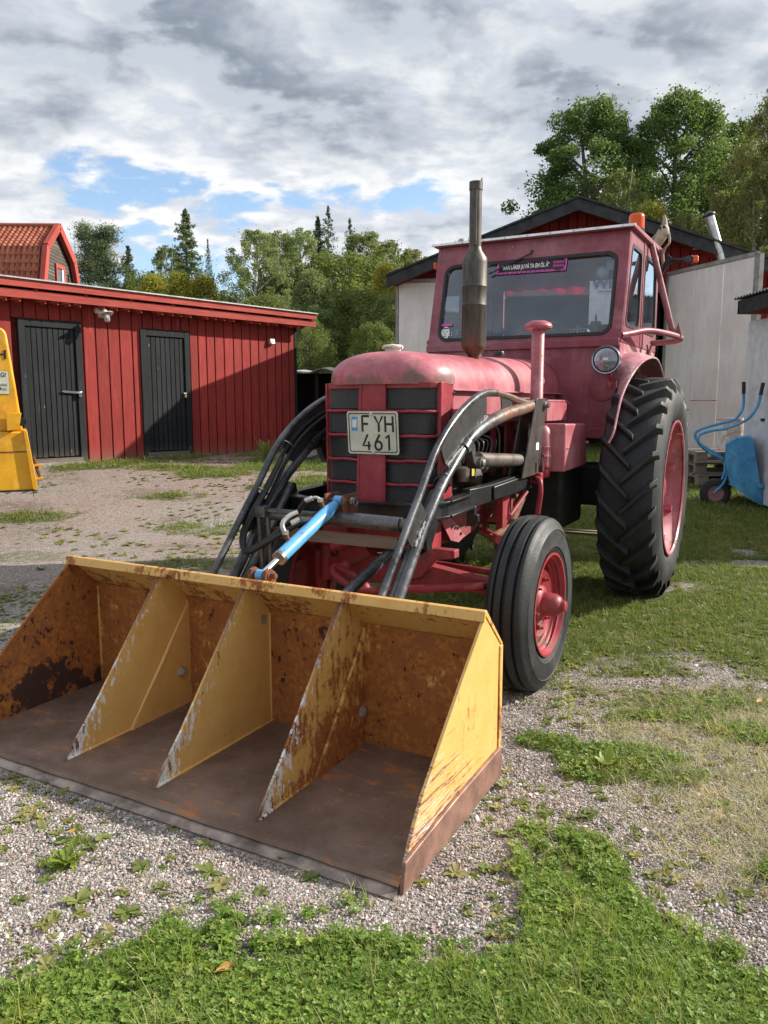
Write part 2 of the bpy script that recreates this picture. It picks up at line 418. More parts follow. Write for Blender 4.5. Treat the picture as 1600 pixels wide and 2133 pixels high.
def bucket_paint(name, rust, chips_front=False, deep=0.0, outer=False):
    """amber paint over white primer and rust; rust = share of the paint that is gone"""
    m = Mt(name); o = m.xyz()
    a = m.noise(2.6, 8, .68); b = m.noise(11, 8, .72); c3 = m.noise(46, 6, .75); vert = m.noise(14, 6, .65, m.co((3.2, 3.2, .8)))
    pa = m.mix(m.rg(b, .3, .7), (.64, .35, .090), (.72, .43, .145))
    pa = m.mix(m.rg(a, .35, .65, 0, .25), pa, (.78, .47, .16))
    field = m.ma('ADD', m.ma('ADD', m.ma('MULTIPLY', a, .42), m.ma('MULTIPLY', vert, .24)), m.ma('ADD', m.ma('MULTIPLY', b, .22), m.ma('MULTIPLY', c3, .12)))
    th = .50 + (0.5 - rust) * .22
    # rust creeps from the floor seam upwards
    field = m.ma('ADD', field, m.rg(o[2], .10, .0, 0, .05 if not outer else .11))
    org = m.rg(field, th - .045, th + .012, 0, 1)
    rc = m.mix(m.rg(c3, .35, .65), (.47, .175, .034), (.25, .080, .022))
    rc = m.mix(m.rg(b, .45, .6), rc, (.30, .10, .028))
    col = m.mix(org, pa, rc)
    # dark flaked spots
    dk = m.rg(m.ma('ADD', m.ma('MULTIPLY', field, .45), m.ma('MULTIPLY', m.noise(24, 7, .8, m.co((1, 1, .8), loc=(7, 3, 1))), .55)), .565 - deep, .58 - deep)
    col = m.mix(dk, col, (.045, .022, .014))
    if name == 'bucket_left_rust':
        bl = m.rg(m.ma('ADD', m.noise(3.4, 7, .7, m.co(loc=(6, 2, 8))), m.rg(o[2], .0, .35, .05, -.06)), .575, .59); col = m.mix(bl, col, (.060, .028, .020))
    if chips_front:
        # distance behind the sloping front edge (object y,z): bare primer and scratches near it
        e = m.ma('SUBTRACT', m.ma('ADD', m.ma('MULTIPLY', o[1], .760), m.ma('MULTIPLY', o[2], -.650)), -1.185)
        near = m.rg(e, .0, .14, .13, -.05)
        low = m.rg(o[2], .0, .42, .05, -.05)
        sc1 = m.noise(26, 7, .8, m.co((1, 1.8, .7), rot=(R(40), 0, 0)))
        f = m.ma('ADD', sc1, m.ma('ADD', near, low))
        wm = m.rg(f, .632, .648); col = m.mix(wm, col, (.78, .76, .72))
        f2 = m.ma('ADD', m.noise(20, 7, .8, m.co((1, 2.4, .6), loc=(1, 5, 2), rot=(R(35), 0, 0))), m.ma('MULTIPLY', m.ma('ADD', near, low), .75))
        col = m.mix(m.rg(f2, .665, .68), col, (.10, .035, .022))
        rim = m.rg(e, .012, .0); col = m.mix(rim, col, (.16, .05, .035))
    if outer:
        s = m.noise(21, 5, .75, m.co((1, .28, 6.5), rot=(R(-47), 0, 0)), .3)
        zone = m.rg(m.ma('ADD', m.ma('MULTIPLY', o[1], .55), o[2]), -.15, -.72, -.13, .085)
        k = m.rg(m.ma('ADD', s, zone), .580, .600); col = m.mix(k, col, (.24, .10, .065))
        s2 = m.noise(34, 4, .75, m.co((1, .25, 6), rot=(R(-30), 0, 0), loc=(0, 3, 1)), .2)
        k2 = m.rg(m.ma('ADD', s2, zone), .618, .635); col = m.mix(k2, col, (.66, .60, .54))
        k3 = m.rg(m.ma('ADD', b, m.ma('MULTIPLY', zone, .8)), .65, .72, 0, .7); col = m.mix(k3, col, (.46, .17, .13))
    r = m.rg(m.ma('ADD', org, dk, True), 0, 1, .42, .85)
    return m.set(col, r, 0, .4, m.bump(m.ma('ADD', m.ma('MULTIPLY', c3, .5), m.ma('ADD', m.ma('MULTIPLY', org, -.6), m.ma('MULTIPLY', dk, -.8))), .45, .004))
M_bk_div = bucket_paint('bucket_divider_paint', -.25, True, -.05)
M_bk_div3 = bucket_paint('bucket_divider_rusty_paint', .42, True, -.012)
M_bk_back = bucket_paint('bucket_back_rust', .72, False, .004)
M_bk_left = bucket_paint('bucket_left_rust', .85, False, .016)
M_bk_out = bucket_paint('bucket_side_paint', .06, False, -.06, True)
M_bk_lip = bucket_paint('bucket_lip_paint', .30, False, -.01)

def worn_floor():
    m = Mt('worn_bucket_floor'); a = m.noise(2.4, 8, .65); b = m.noise(14, 8, .75, m.co((1, 2.2, 1))); f = m.noise(90, 4, .7)
    c = m.mix(m.rg(a, .33, .67), (.13, .078, .055), (.24, .16, .118))
    c = m.mix(m.rg(m.noise(5, 6, .7, m.co(loc=(2, 0, 4))), .5, .72, 0, .6), c, (.22, .17, .145))
    sp = m.rg(m.ma('ADD', m.ma('MULTIPLY', b, .6), m.ma('MULTIPLY', a, .4)), .545, .60); c = m.mix(sp, c, (.42, .17, .06))
    c = m.mix(m.rg(f, .5, .8, 0, .35), c, (.30, .24, .21))
    return m.set(c, m.rg(b, .3, .7, .5, .75), .25, .4, m.bump(m.ma('ADD', f, b), .35, .003))
M_bk_floor = worn_floor()
M_bk_wear = flat('scoured_wear_steel', (.30, .17, .13), .5, .3, .22, .25)

def glass_mat(name, tint=(.86, .9, .9), refl=1.0, dirt_tint=.10, dcol=(.45, .46, .46)):  # diffuse layer: dirt, and sky reflection painted into cab and lamp glass
    m = Mt(name); t = m.t; out = [n for n in m.N if n.type == 'OUTPUT_MATERIAL'][0]
    tr = m.n('ShaderNodeBsdfTransparent'); tr.inputs[0].default_value = (*tint, 1)
    gl = m.n('ShaderNodeBsdfGlossy'); gl.inputs['Roughness'].default_value = .015; gl.inputs[0].default_value = (.95, .97, 1, 1)
    fr = m.n('ShaderNodeFresnel'); fr.inputs[0].default_value = 1.55
    f = m.ma('MULTIPLY', fr.outputs[0], 1.6 * refl, True)
    mx = m.n('ShaderNodeMixShader'); m.L.new(f, mx.inputs[0]); m.L.new(tr.outputs[0], mx.inputs[1]); m.L.new(gl.outputs[0], mx.inputs[2])
    df = m.n('ShaderNodeBsdfDiffuse'); df.inputs[0].default_value = (*dcol, 1)
    d = m.rg(m.noise(4, 7, .7), .35, .75, dirt_tint * .4, dirt_tint * 1.8)
    mx2 = m.n('ShaderNodeMixShader'); m.L.new(d, mx2.inputs[0]); m.L.new(mx.outputs[0], mx2.inputs[1]); m.L.new(df.outputs[0], mx2.inputs[2])
    m.L.new(mx2.outputs[0], out.inputs[0]); return m.m
M_glass = glass_mat('cab_glass', (.80, .86, .92), .85, .05, (.26, .32, .40))  # blue-grey of the dirt layer partly paints in reflected sky
M_lens = glass_mat('lamp_lens_glass', (.9, .92, .95), 2.2, .30, (.60, .70, .85))  # pale blue diffuse layer paints a sky reflection into the lens

def orange_plastic():
    m = Mt('orange_beacon_plastic')
    return m.set((.92, .14, .012), .22, 0, .5, **{'Transmission Weight': .35, 'IOR': 1.45, 'Subsurface Weight': .0})
M_orange = orange_plastic()

def mesh_mat():
    m = Mt('grille_expanded_mesh'); o = m.xyz()
    p = m.ma('MULTIPLY', o[0], 430.0); q = m.ma('MULTIPLY', o[2], 720.0)
    a = m.ma('SINE', m.ma('ADD', p, q)); b = m.ma('SINE', m.ma('SUBTRACT', p, q))
    w = m.ma('MAXIMUM', a, b); k = m.rg(w, .55, .9)
    red = m.rg(m.noise(9, 4, .6, m.co((1, 1, .25))), .55, .7, 0, .35)
    c = m.mix(k, m.mix(red, (.006, .006, .007), (.05, .006, .01)), (.12, .122, .13))
    return m.set(c, .45, .3, .5, m.bump(k, .8, .003))
M_mesh = mesh_mat()

def wood_mat(name, c1, c2, sc=1.0, ax='z', dark=(.02, .015, .01), worn=None):
    m = Mt(name); s = {'z': (9, 9, .7), 'x': (.7, 9, 9), 'y': (9, .7, 9)}[ax]
    g = m.noise(4 * sc, 7, .7, m.co(s)); a = m.noise(1.3 * sc, 5, .6); r = m.rnd()
    c = m.mix(m.rg(g, .3, .7), c1, c2)
    c = m.mix(m.rg(a, .35, .7, 0, .4), c, tuple(v * .7 for v in c1))
    hs = m.n('ShaderNodeHueSaturation'); m.put(hs.inputs['Value'], m.rg(r, 0, 1, .76, 1.18, False)); m.L.new(c, hs.inputs['Color']); c = hs.outputs[0]
    kn = m.rg(m.vor(2.6 * sc, m.co((3.2, 3.2, 1))), .03, .075, .85, 0); c = m.mix(kn, c, dark)
    if ax == 'z' and 'board' in name:
        oz = m.xyz()[2]; c = m.mix(m.rg(m.ma('ADD', oz, m.ma('MULTIPLY', g, .35)), .85, .50, 0, .55), c, (.20, .15, .12))
        c = m.mix(m.rg(m.noise(3.5, 6, .7, m.co((4, 4, .5), loc=(7, 1, 2))), .60, .72, 0, .5), c, tuple(min(1, v * 1.5 + .03) for v in c2))
    if worn: c = m.mix(m.rg(m.noise(2.2, 7, .75, m.co((2, 2, .8), loc=(3, 3, 0))), worn[1], worn[1] + .05), c, worn[0])
    return m.set(c, .78, 0, .3, m.bump(g, .35, .006))
M_board = wood_mat('grey_board', (.13, .105, .085), (.23, .19, .16), ax='x')

# ---------------------------------------------------------------- the tractor
T = empty('tractor', (-.0356, 3.8298, 0), -.49878,
          'faded red farm tractor with cab, black front loader and rusty yellow bucket on the ground', 'tractor')

# --- grille and nose
def gy(x):  # plan curve of the front skin
    a = abs(x)
    return -.032 + .032 * (a / .26) ** 2 + (0 if a < .26 else .9 * ((a - .26) / .05) ** 2 * .06)
def zc(t): return t
XS = [-.31, -.295, -.28, -.26, -.23, -.2, -.15, -.1, -.075]
def band(mb, x0, x1, z0, z1, off=0.0, th=.012, n=12):
    mb.grid(lambda u, v: (x0 + (x1 - x0) * u, gy(x0 + (x1 - x0) * u) - off, z0 + (z1 - z0) * v), n, 1, th)
fr = MB()
band(fr, -.31, .31, 1.366, 1.394, .004, .02, 24)                      # top band
for z in (1.258, 1.141, 1.023, .909):
    for s in (-1, 1):
        x0, x1 = (-.312, -.055) if s < 0 else (.055, .312)
        fr.tube([(x0 + (x1 - x0) * i / 14, gy(x0 + (x1 - x0) * i / 14) - .004, z + .0012 * math.cos(i * .8)) for i in range(15)], .0088, 8)
for s in (-1, 1):
    fr.box(*sorted((s * .292, s * .318)), .052, .19, .79, 1.394)
    fr.grid(lambda u, v: (s * (.322 - .003 * math.cos(v * 2)), .045 + .14 * u, .79 + .604 * v), 4, 6, .012 * s)
grille = fr.build('grille', M_red, T, bevel=.002)
cb = MB(); cb.grid(lambda u, v: ((-.061 - .011 * (1 - v)) + (.122 + .022 * (1 - v)) * u - .004 * (1 - v), gy(0) - .008 - .016 * (1 - v) - .005 * math.sin(math.pi * u), .80 + .59 * v), 8, 8, .02)
for s in (-1, 1): cb.tube([(s * .064 + .0, gy(.06) - .008, 1.385), (s * .074 - .004, gy(.07) - .024, .80)], .009, 8)
for z in (1.33, 1.03, .95): cb.lathe([(.004, 0), (.004, .003)], (0, gy(0) - .0225 - (1.39 - z) * .03, z), (0, -1, 0), 8)
cb.build('centre_strip', M_red, grille)
zb = [(1.27, 1.365), (1.152, 1.248), (1.034, 1.131), (.919, 1.013), (.80, .899)]
for z0, z1 in zb:
    for s in (-1, 1):
        g = MB(); x0, x1 = sorted((s * .066, s * .305))
        g.grid(lambda u, v: (x0 + (x1 - x0) * u, gy(x0 + (x1 - x0) * u) + .008 + .004 * math.sin(u * 9 + z0 * 30), z0 + (z1 - z0) * v), 12, 2, .004)
        g.build('grille_mesh', M_mesh, grille)
rc_ = MB(); rc_.box(-.285, .285, .05, .14, .80, 1.40); rc_.build('radiator', M_dark, T)

def nose_pt(th, ph, e1=2.9, e2=2.5, W=.322, D=.235, H=.148, z0=1.398, y0=.185):
    c, s = math.cos(th), math.sin(th); cp, sp = math.cos(ph), math.sin(ph)
    f = lambda v, e: math.copysign(abs(v) ** (2 / e), v)
    k = f(cp, e2)
    return (W * f(c, e1) * k, y0 - D * abs(f(s, 2.15)) * k, z0 + H * f(sp, e2))
ns = MB(); ns.grid(lambda u, v: nose_pt(math.pi * u, math.pi / 2 * v), 48, 22, .006)
ns.grid(lambda u, v: (nose_pt(math.pi * u, 0)[0] * (1.006), nose_pt(math.pi * u, 0)[1] - .002, 1.386 + .014 * v), 48, 1, .004)
nose = ns.build('nose_cowl', M_nose, T, smooth=60)
cr = MB(); cr.tube([nose_pt(math.pi / 2 - .10, math.pi / 2 * i / 16) for i in range(17)], .0045, 6)
cr.tube([nose_pt(math.pi / 2 + .28, math.pi / 2 * i / 16 * .8) for i in range(17)], .003, 6)
cr.build('crease', M_nose, nose)

# --- hood: arch sections from y .185 to 1.98
def hood_pt(y, u, W=.315, inset=0.0):
    t = (y - .185) / 1.8; H = .185 + .055 * t; z0 = 1.362; a = math.pi * u
    f = lambda v, e: math.copysign(abs(v) ** (2 / e), v)
    W2 = W - .012 * t
    return ((W2 - inset) * f(math.cos(a), 2.7), y, z0 + (H - inset) * abs(f(math.sin(a), 2.45)))
hd = MB(); ys = [.188, .5, .9, 1.3, 1.545]
hd.grid(lambda u, v: hood_pt(.188 + 1.36 * u, v), 10, 34, .004)
for s in (-1, 1):  # rain lip along the side
    hd.grid(lambda u, v: (s * (.306 + .022 * v), .19 + 1.36 * u, 1.366 - .009 * v), 8, 1, .003)
hood = hd.build('hood', M_pink, T, smooth=50)
hd2 = MB(); hd2.grid(lambda u, v: hood_pt(1.55 + .48 * u, v, .322), 6, 34, .004)
for s in (-1, 1): hd2.grid(lambda u, v: (s * (.31 + .022 * v), 1.55 + .48 * u, 1.366 - .009 * v), 4, 1, .003)
hd2.build('rear_hood', M_pink, T, smooth=50)
sm = MB(); sm.tube([Vector(hood_pt(.188, i / 30)) for i in range(31)], .003, 6); sm.tube([Vector(hood_pt(1.55, i / 30, .319)) for i in range(31)], .0035, 6)
sm.each('hood_seam', M_rust, hood)
for s in (-1, 1):
    sp_ = MB(); sp_.box(*sorted((s * .285, s * .297)), .19, 1.0, 1.235, 1.37); sp_.box(*sorted((s * .285, s * .297)), 1.0, 1.98, 1.19, 1.37)
    sp_.build('hood_side_panel', M_pink, T, bevel=.002)
cp_ = MB(); cp_.lathe([(.040, 0), (.041, .022), (.052, .026), (.053, .034), (.046, .040), (.018, .042), (.0, .046)], (-.018, .2, 1.545), (0, 0, 1), 20)
for i in range(6): a = i * math.pi / 3; cp_.obox((-.018 + .05 * math.cos(a), .2 + .05 * math.sin(a), 1.574), (.012, .012, .014), rotz(a))
cp_.build('radiator_cap', M_cream, T)
for x, y, z, m in ((.1, 1.40, 1.588, M_blk), (-.14, 1.62, 1.60, M_cream)):
    q = MB(); q.lathe([(.034, 0), (.034, .02), (.030, .03), (.012, .034), (0, .036)], (x, y, z), (0, 0, 1), 18); q.build('tank_cap', m, T)
lt = MB(); lt.tube([(.318, .2, 1.335), (.322, .16, 1.29), (.324, .15, 1.2), (.325, .17, 1.15)], .0025, 6); lt.ball((.321, .18, 1.345), .009); lt.build('hood_latch_wire', M_rub, T)

# --- exhaust stack
ex = MB(); X, Y = .168, .81
ex.lathe([(.028, 1.50), (.032, 1.56), (.064, 1.595), (.069, 1.615), (.067, 1.83), (.0685, 1.833), (.067, 1.837), (.068, 1.93), (.0695, 1.933), (.068, 1.937), (.068, 2.06), (.066, 2.085), (.038, 2.125), (.034, 2.145)], (X, Y, 0), (.0, 0, 1), 28)
exh = ex.build('exhaust_silencer', None, T)
def exm():
    m = Mt('sooty_exhaust_steel'); o = m.xyz(); n = m.noise(6, 7, .7, m.co((3, 3, .7))); f = m.noise(40, 5, .7)
    c = m.mix(m.rg(n, .35, .65), (.045, .04, .036), (.12, .105, .09))
    c = m.mix(m.rg(m.ma('ADD', n, m.rg(o[2], 1.75, 1.5, 0, .25)), .55, .75), c, (.16, .07, .04))
    c = m.mix(m.rg(f, .55, .75, 0, .4), c, (.20, .18, .16))
    return m.set(c, .5, .45, .5, m.bump(f, .2, .002))
M_exh = exm(); exh.data.materials.clear(); exh.data.materials.append(M_exh)
e2 = MB(); e2.lathe([(.0335, 2.14), (.0335, 2.44), (.037, 2.442), (.037, 2.485)], (X, Y, 0), (0, 0, 1), 24, cap=False)
e2.lathe([(.027, 2.44), (.027, 2.487)], (X, Y, 0), (0, 0, 1), 24, cap=False)
e2.grid(lambda u, v: (X + .034 * math.cos(-.2 + 1.5 * u), Y + .034 * math.sin(-.2 + 1.5 * u), 2.48 + .03 * v * math.sin(math.pi * u)), 6, 1, .003)
e2.box(X + .0, X + .02, Y - .036, Y - .03, 2.15, 2.44)
e2.build('exhaust_pipe', M_exh, exh)

# --- air intake stack, bowl
ip = MB(); X2, Y2 = .400, 1.24
ip.lathe([(.043, 1.06), (.041, 1.325), (.0375, 1.33), (.0375, 1.735), (.034, 1.74)], (X2, Y2, 0), (0, 0, 1), 24)
ip.lathe([(.05, 1.722), (.078, 1.732), (.082, 1.745), (.074, 1.762), (.045, 1.776), (.0, 1.781)], (X2, Y2, 0), (0, 0, 1), 28)
ip.build('intake_stack', M_pink, T)
bo = MB(); XB, YB = .446, 1.24
bo.lathe([(.02, 1.165), (.036, 1.15), (.047, 1.12), (.050, 1.06), (.050, 1.043), (.053, 1.04), (.050, 1.036), (.050, .99), (.052, .985), (.050, .98), (.050, .93)], (XB, YB, 0), (0, 0, 1), 26)
bowl = bo.build('air_cleaner', M_pink, T)
b2 = MB(); b2.lathe([(.050, .928), (.056, .926), (.056, .918), (.049, .912), (.047, .872), (.042, .858), (.0, .855)], (XB, YB, 0), (0, 0, 1), 26); b2.build('oil_bowl', M_red, bowl)
b3 = MB(); b3.tube([(XB + .05, YB - .03, 1.0), (XB + .062, YB - .04, .99), (XB + .062, YB - .04, .93), (XB + .052, YB - .03, .90)], .003, 6)
b3.obox((XB + .02, YB - .052, .99), (.02, .012, .014)); b3.obox((XB + .02, YB - .055, .915), (.014, .008, .04)); b3.build('clip', M_steel, bowl)

# --- boxes beside the hood
bx = MB(); prof = [(1.283, .888), (1.80, .897), (1.765, 1.168), (1.283, 1.178)]
bx.prism(prof, 'x', .40, .57); box = bx.build('battery_box', M_pink, T, bevel=.012, seg=3)
k = MB(); k.lathe([(.006, 0), (.006, .01), (.003, .014)], (.57, 1.32, 1.03), (1, 0, 0), 10); k.lathe([(.010, 0), (.010, .012), (.004, .016)], (.57, 1.785, 1.045), (1, 0, 0), 12); k.each('latch_knob', M_zinc, box)
sb = MB(); sb.box(.375, .45, 1.295, 1.72, 1.19, 1.305); sb.box(.371, .454, 1.291, 1.724, 1.305, 1.318); sb.build('tool_box', M_pink, T, bevel=.003)

# --- licence plate
pl_ = MB(); pz0, pz1, px0, px1 = 1.054, 1.258, -.131, .148
def plate_pt(a, b):  # slightly buckled sheet
    x = px0 + (px1 - px0) * a; z = pz0 + (pz1 - pz0) * b
    x += (.018 if b < .25 else 0) * (1 - b * 4 if b < .25 else 0) * a * .5 + .012 * (1 - b)
    return x, z
lp = rrect(px0, px1, pz0, pz1, .014, 5)
yP = -.062
pm = MB(); pm.prism([(x + .010 * (1 - (z - pz0) / (pz1 - pz0)), z) for x, z in lp], 'y', yP - .002, yP)
plate = pm.build('licence_plate', flat('plate_cream', (.60, .60, .50), .42, 0, .10), T)
inn = rrect(px0 + .009, px1 - .009, pz0 + .009, pz1 - .009, .010, 5); inn2 = rrect(px0 + .013, px1 - .013, pz0 + .013, pz1 - .013, .008, 5)
sh = lambda L_, y: [(x + .010 * (1 - (z - pz0) / (pz1 - pz0)), y, z) for x, z in L_]
rb = MB(); rb.ring(sh(inn, yP - .0025), sh(inn2, yP - .0025), (0, -.0012, 0)); rb.build('border', M_rub, plate)
def strokes(mb, segs, ox, oz, sc, y, w=.0115):
    for pts in segs: mb.tube([(ox + p[0] * sc + .01 * (1 - (oz + p[1] * sc - pz0) / .204), y, oz + p[1] * sc) for p in pts], w / 2, 8)
def arc(cx, cz, rx, rz, a0, a1, n=12): return [(cx + rx * math.cos(R(a0 + (a1 - a0) * i / n)), cz + rz * math.sin(R(a0 + (a1 - a0) * i / n))) for i in range(n + 1)]
GL = {'F': [[(0, 0), (0, 1)], [(0, 1), (.52, 1)], [(0, .5), (.42, .5)]], 'Y': [[(0, 1), (.29, .48), (.58, 1)], [(.29, .48), (.29, 0)]],
      'H': [[(0, 0), (0, 1)], [(.55, 0), (.55, 1)], [(0, .5), (.55, .5)]], '4': [[(.36, 1), (0, .28), (.56, .28)], [(.42, .55), (.42, 0)]],
      '6': [arc(.27, .29, .25, .27, 0, 360), [(.38, 1), (.12, .58), (.04, .40)]], '1': [[(.08, .78), (.32, 1), (.32, 0)]]}
tx = MB(); S_ = .074
for ch, x in (('F', -.046), ('Y', .022), ('H', .079)): strokes(tx, GL[ch], x, 1.161, S_, yP - .0025)
for ch, x in (('4', -.046), ('6', .018), ('1', .072)): strokes(tx, GL[ch], x, 1.074, S_, yP - .0025)
lt_ = tx.build('lettering', M_rub, plate)
for v in lt_.data.vertices:
    v.co.y = yP - .0025 + (v.co.y - (yP - .0025)) * .25
st = MB(); st.box(-.103, -.07, yP - .0032, yP - .002, 1.165, 1.232); st.build('blue_sticker', flat('blue_sticker', (.06, .35, .7), .5), plate)
st = MB(); st.box(-.098, -.074, yP - .0040, yP - .0033, 1.18, 1.218); st.build('sticker_centre', M_wht_lbl, plate)
sc_ = MB()
for x, z in ((.005, 1.247), (.018, 1.065)): sc_.lathe([(.008, 0), (.008, .003), (.004, .0035), (.004, .006)], (x, yP - .002, z), (0, -1, 0), 12)
sc_.each('screw', M_wht_lbl, plate)

# --- cab
def cf(x, z): return (x, 2.05 + (z - 1.71) * .2533, z)       # front face plane of the cab, leaning back
def cfo(x, z, d): return (x, 2.05 + (z - 1.71) * .2533 + d, z)
inner = rrect(-.632, .636, 1.752, 2.315, .075, 7)
N_ = len(inner)
def outer_loop(x0, x1, z0, z1, loop):
    cx, cz = (x0 + x1) / 2, (z0 + z1) / 2; out = []
    n = len(loop) // 4
    cor = [(x1, z1), (x0, z1), (x0, z0), (x1, z0)]
    for i, (x, z) in enumerate(loop):
        q = i // n; t = (i % n) / (n - 1)
        X_, Z_ = cor[q]
        if q == 0: out.append((x1, z + (z1 - z) * min(1, t * 2)) if t < .5 else (x + (x1 - x) * min(1, (1 - t) * 2), z1))
        elif q == 1: out.append((x + (x0 - x) * min(1, t * 2), z1) if t < .5 else (x0, z + (z1 - z) * min(1, (1 - t) * 2)))
        elif q == 2: out.append((x0, z + (z0 - z) * min(1, t * 2)) if t < .5 else (x + (x0 - x) * min(1, (1 - t) * 2), z0))
        else: out.append((x + (x1 - x) * min(1, t * 2), z0) if t < .5 else (x1, z + (z0 - z) * min(1, (1 - t) * 2)))
    return out
outer = outer_loop(-.705, .705, 1.70, 2.455, inner)
wf = MB(); wf.ring([cf(*p) for p in outer], [cf(*p) for p in inner], (0, .045, 0))
wfo = wf.build('windscreen_frame', M_cab, T, bevel=.004)
se = MB(); inn3 = rrect(-.612, .616, 1.772, 2.295, .06, 7); se.ring([cfo(*p, -.008) for p in inner], [cfo(*p, -.008) for p in inn3], (0, .03, 0)); se.build('rubber_seal', M_rub, wfo)
gg = MB(); gg.sheet([cfo(*p, .012) for p in inn3][::-1], .004); gg.build('windscreen', M_glass, wfo)
wp = MB(); wp.bar(cfo(-.273, 2.224, -.02), cfo(.023, 2.344, -.02), .012, .008); wp.bar(cfo(-.20, 2.10, -.02), cfo(-.05, 2.36, -.018), .006, .005) if False else None
wp.tube([cfo(.023, 2.344, -.02), cfo(.03, 2.36, -.012), cfo(.03, 2.37, .0)], .006, 8); wp.build('wiper', M_rub, wfo)
# lower front wall and sill beam
lw = MB(); lw.prism([(-.66, 1.12), (.629, 1.10), (.683, 1.335), (.700, 1.60), (.704, 1.69), (-.70, 1.69)], 'y', 2.035, 2.06)
cabl = lw.build('cab_front_wall', M_cab, T, bevel=.003)
bm_ = MB(); bm_.box(-.70, .70, 2.012, 2.034, 1.672, 1.722); bm_.build('sill_beam', M_cab, cabl, bevel=.004)
lf = MB(); lf.box(.40, .66, 2.018, 2.036, 1.062, 1.13); lf.build('lower_flange', M_cab, cabl, bevel=.003)
pd = MB(); pd.lathe([(.09, 0), (.09, .006), (.085, .008)], (.60, 2.033, 1.40), (0, -1, 0), 24)
for i in range(10): a = i * math.pi / 5; pd.lathe([(.004, 0), (.004, .004)], (.60 + .083 * math.cos(a), 2.026, 1.40 + .083 * math.sin(a)), (0, -1, 0), 6)
pd.build('patch_plate', M_cab, cabl)
# sides: corner post, mullion, rear post, lower wall, side windows
def side(s):
    X_ = lambda x: s * x
    def wall_x(z): return .705
    def yf(z): return 2.05 + (z - 1.71) * .2533
    f = MB()
    # window openings as rings in the side plane
    def ringyz(y0a, y1a, y0b, y1b, z0, z1, oy0a, oy1a, oy0b, oy1b, oz0, oz1):
        base = rrect(0, 1, 0, 1, .12, 5); ob = outer_loop(0, 1, 0, 1, base)
        base = [(.02 + .96 * a, .02 + .96 * b) for a, b in base]
        mp = lambda p, A: (A[0] + (A[1] - A[0]) * p[0]) * (1 - p[1]) + (A[2] + (A[3] - A[2]) * p[0]) * p[1]
        I_ = [(X_(.705), mp(p, (y0a, y1a, y0b, y1b)), z0 + (z1 - z0) * p[1]) for p in base]
        O_ = [(X_(.705), mp(p, (oy0a, oy1a, oy0b, oy1b)), oz0 + (oz1 - oz0) * p[1]) for p in ob]
        return O_, I_
    O1, I1 = ringyz(2.14, 2.62, 2.30, 2.66, 1.80, 2.385, 2.052, 2.67, 2.235, 2.715, 1.70, 2.455)
    O2, I2 = ringyz(2.72, 3.26, 2.755, 3.24, 1.80, 2.385, 2.672, 3.33, 2.718, 3.31, 1.70, 2.455)
    f.ring(O1, I1, (X_(-.03), 0, 0)); f.ring(O2, I2, (X_(-.03), 0, 0))
    fo = f.build('side_window_frame', M_cab, T, bevel=.003)
    cx = lambda L_, k: [Vector(p) + (Vector((X_(.705), sum(q[1] for q in L_) / len(L_), sum(q[2] for q in L_) / len(L_))) - Vector(p)) * k for p in L_]
    for I_ in (I1, I2):
        r = MB(); r.ring([(p[0] + s * .004, p[1], p[2]) for p in I_], [(p[0] + s * .004, p[1], p[2]) for p in cx(I_, .09)], (X_(-.02), 0, 0)); r.build('rubber_seal', M_rub, fo)
        g = MB(); g.sheet([(X_(.694), p[1], p[2]) for p in cx(I_, .07)], .004); g.build('side_window', M_glass, fo)
    # lower side wall above the fender
    lw = MB(); lw.prism([(2.052, 1.70), (2.052, 1.45), (2.35, 1.62), (2.7, 1.55), (3.0, 1.35), (3.33, 1.2), (3.33, 1.70)], 'x', *sorted((X_(.66), X_(.70))))
    lw.build('cab_side_wall', M_fend, T, bevel=.003)
    fl = MB(); fl.bar((X_(.70), 2.69, 1.71), (X_(.70), 2.715, 2.45), .03, .02, (1, 0, 0)); fl.build('pillar', M_cab, fo)
for s in (1, -1): side(s)
# rear wall with open window, headliner
rw = MB(); ib = rrect(-.58, .58, 1.78, 2.30, .06, 7); ob = outer_loop(-.70, .70, 1.2, 2.455, ib)
rw.ring([(a, 3.31, b) for a, b in ob], [(a, 3.31, b) for a, b in ib], (0, .03, 0)); rw.build('cab_rear_wall', M_cab, T)
rf = MB(); rf.prism([(2.21, 2.455), (2.21, 2.47), (2.30, 2.485), (3.3, 2.495), (3.36, 2.48), (3.36, 2.455)], 'x', -.735, .735)
roof = rf.build('cab_roof', M_cab, T, bevel=.006)
tr_ = MB(); tr_.obox((0, 2.196, 2.470), (1.485, .024, .016)); tr_.build('roof_trim', flat('aluminium_strip', (.75, .75, .75), .3, .8, .05), roof)
rr_ = MB()
for i in range(9): rr_.lathe([(.005, 0), (.005, .004)], (-.66 + i * .165, 2.183, 2.470), (0, -1, 0), 8)
rr_.each('trim_rivet', M_zinc, roof)
hl = MB(); hl.box(-.66, .66, 2.3, 3.27, 2.435, 2.452); hl.build('headliner', M_redcloth, roof)
hl = MB(); hl.grid(lambda u, v: (-.56 + .70 * u, 3.285 + .012 * math.sin(u * 31) * (1 - v * .6), 2.22 + .03 * math.sin(u * 5) + (.21 - .03 * math.sin(u * 5)) * v), 40, 6); hl.build('red_curtain', M_curt, roof)
bc = MB(); bc.lathe([(.052, 0), (.056, .02), (.056, .03)], (.665, 2.60, 2.492), (0, 0, 1), 24); bc.build('beacon_base', M_blk, roof)
bc = MB(); bc.lathe([(.054, 0), (.0535, .08), (.050, .098), (.042, .106), (.0, .108)], (.665, 2.60, 2.52), (0, 0, 1), 28); bc.build('beacon', M_orange, roof)
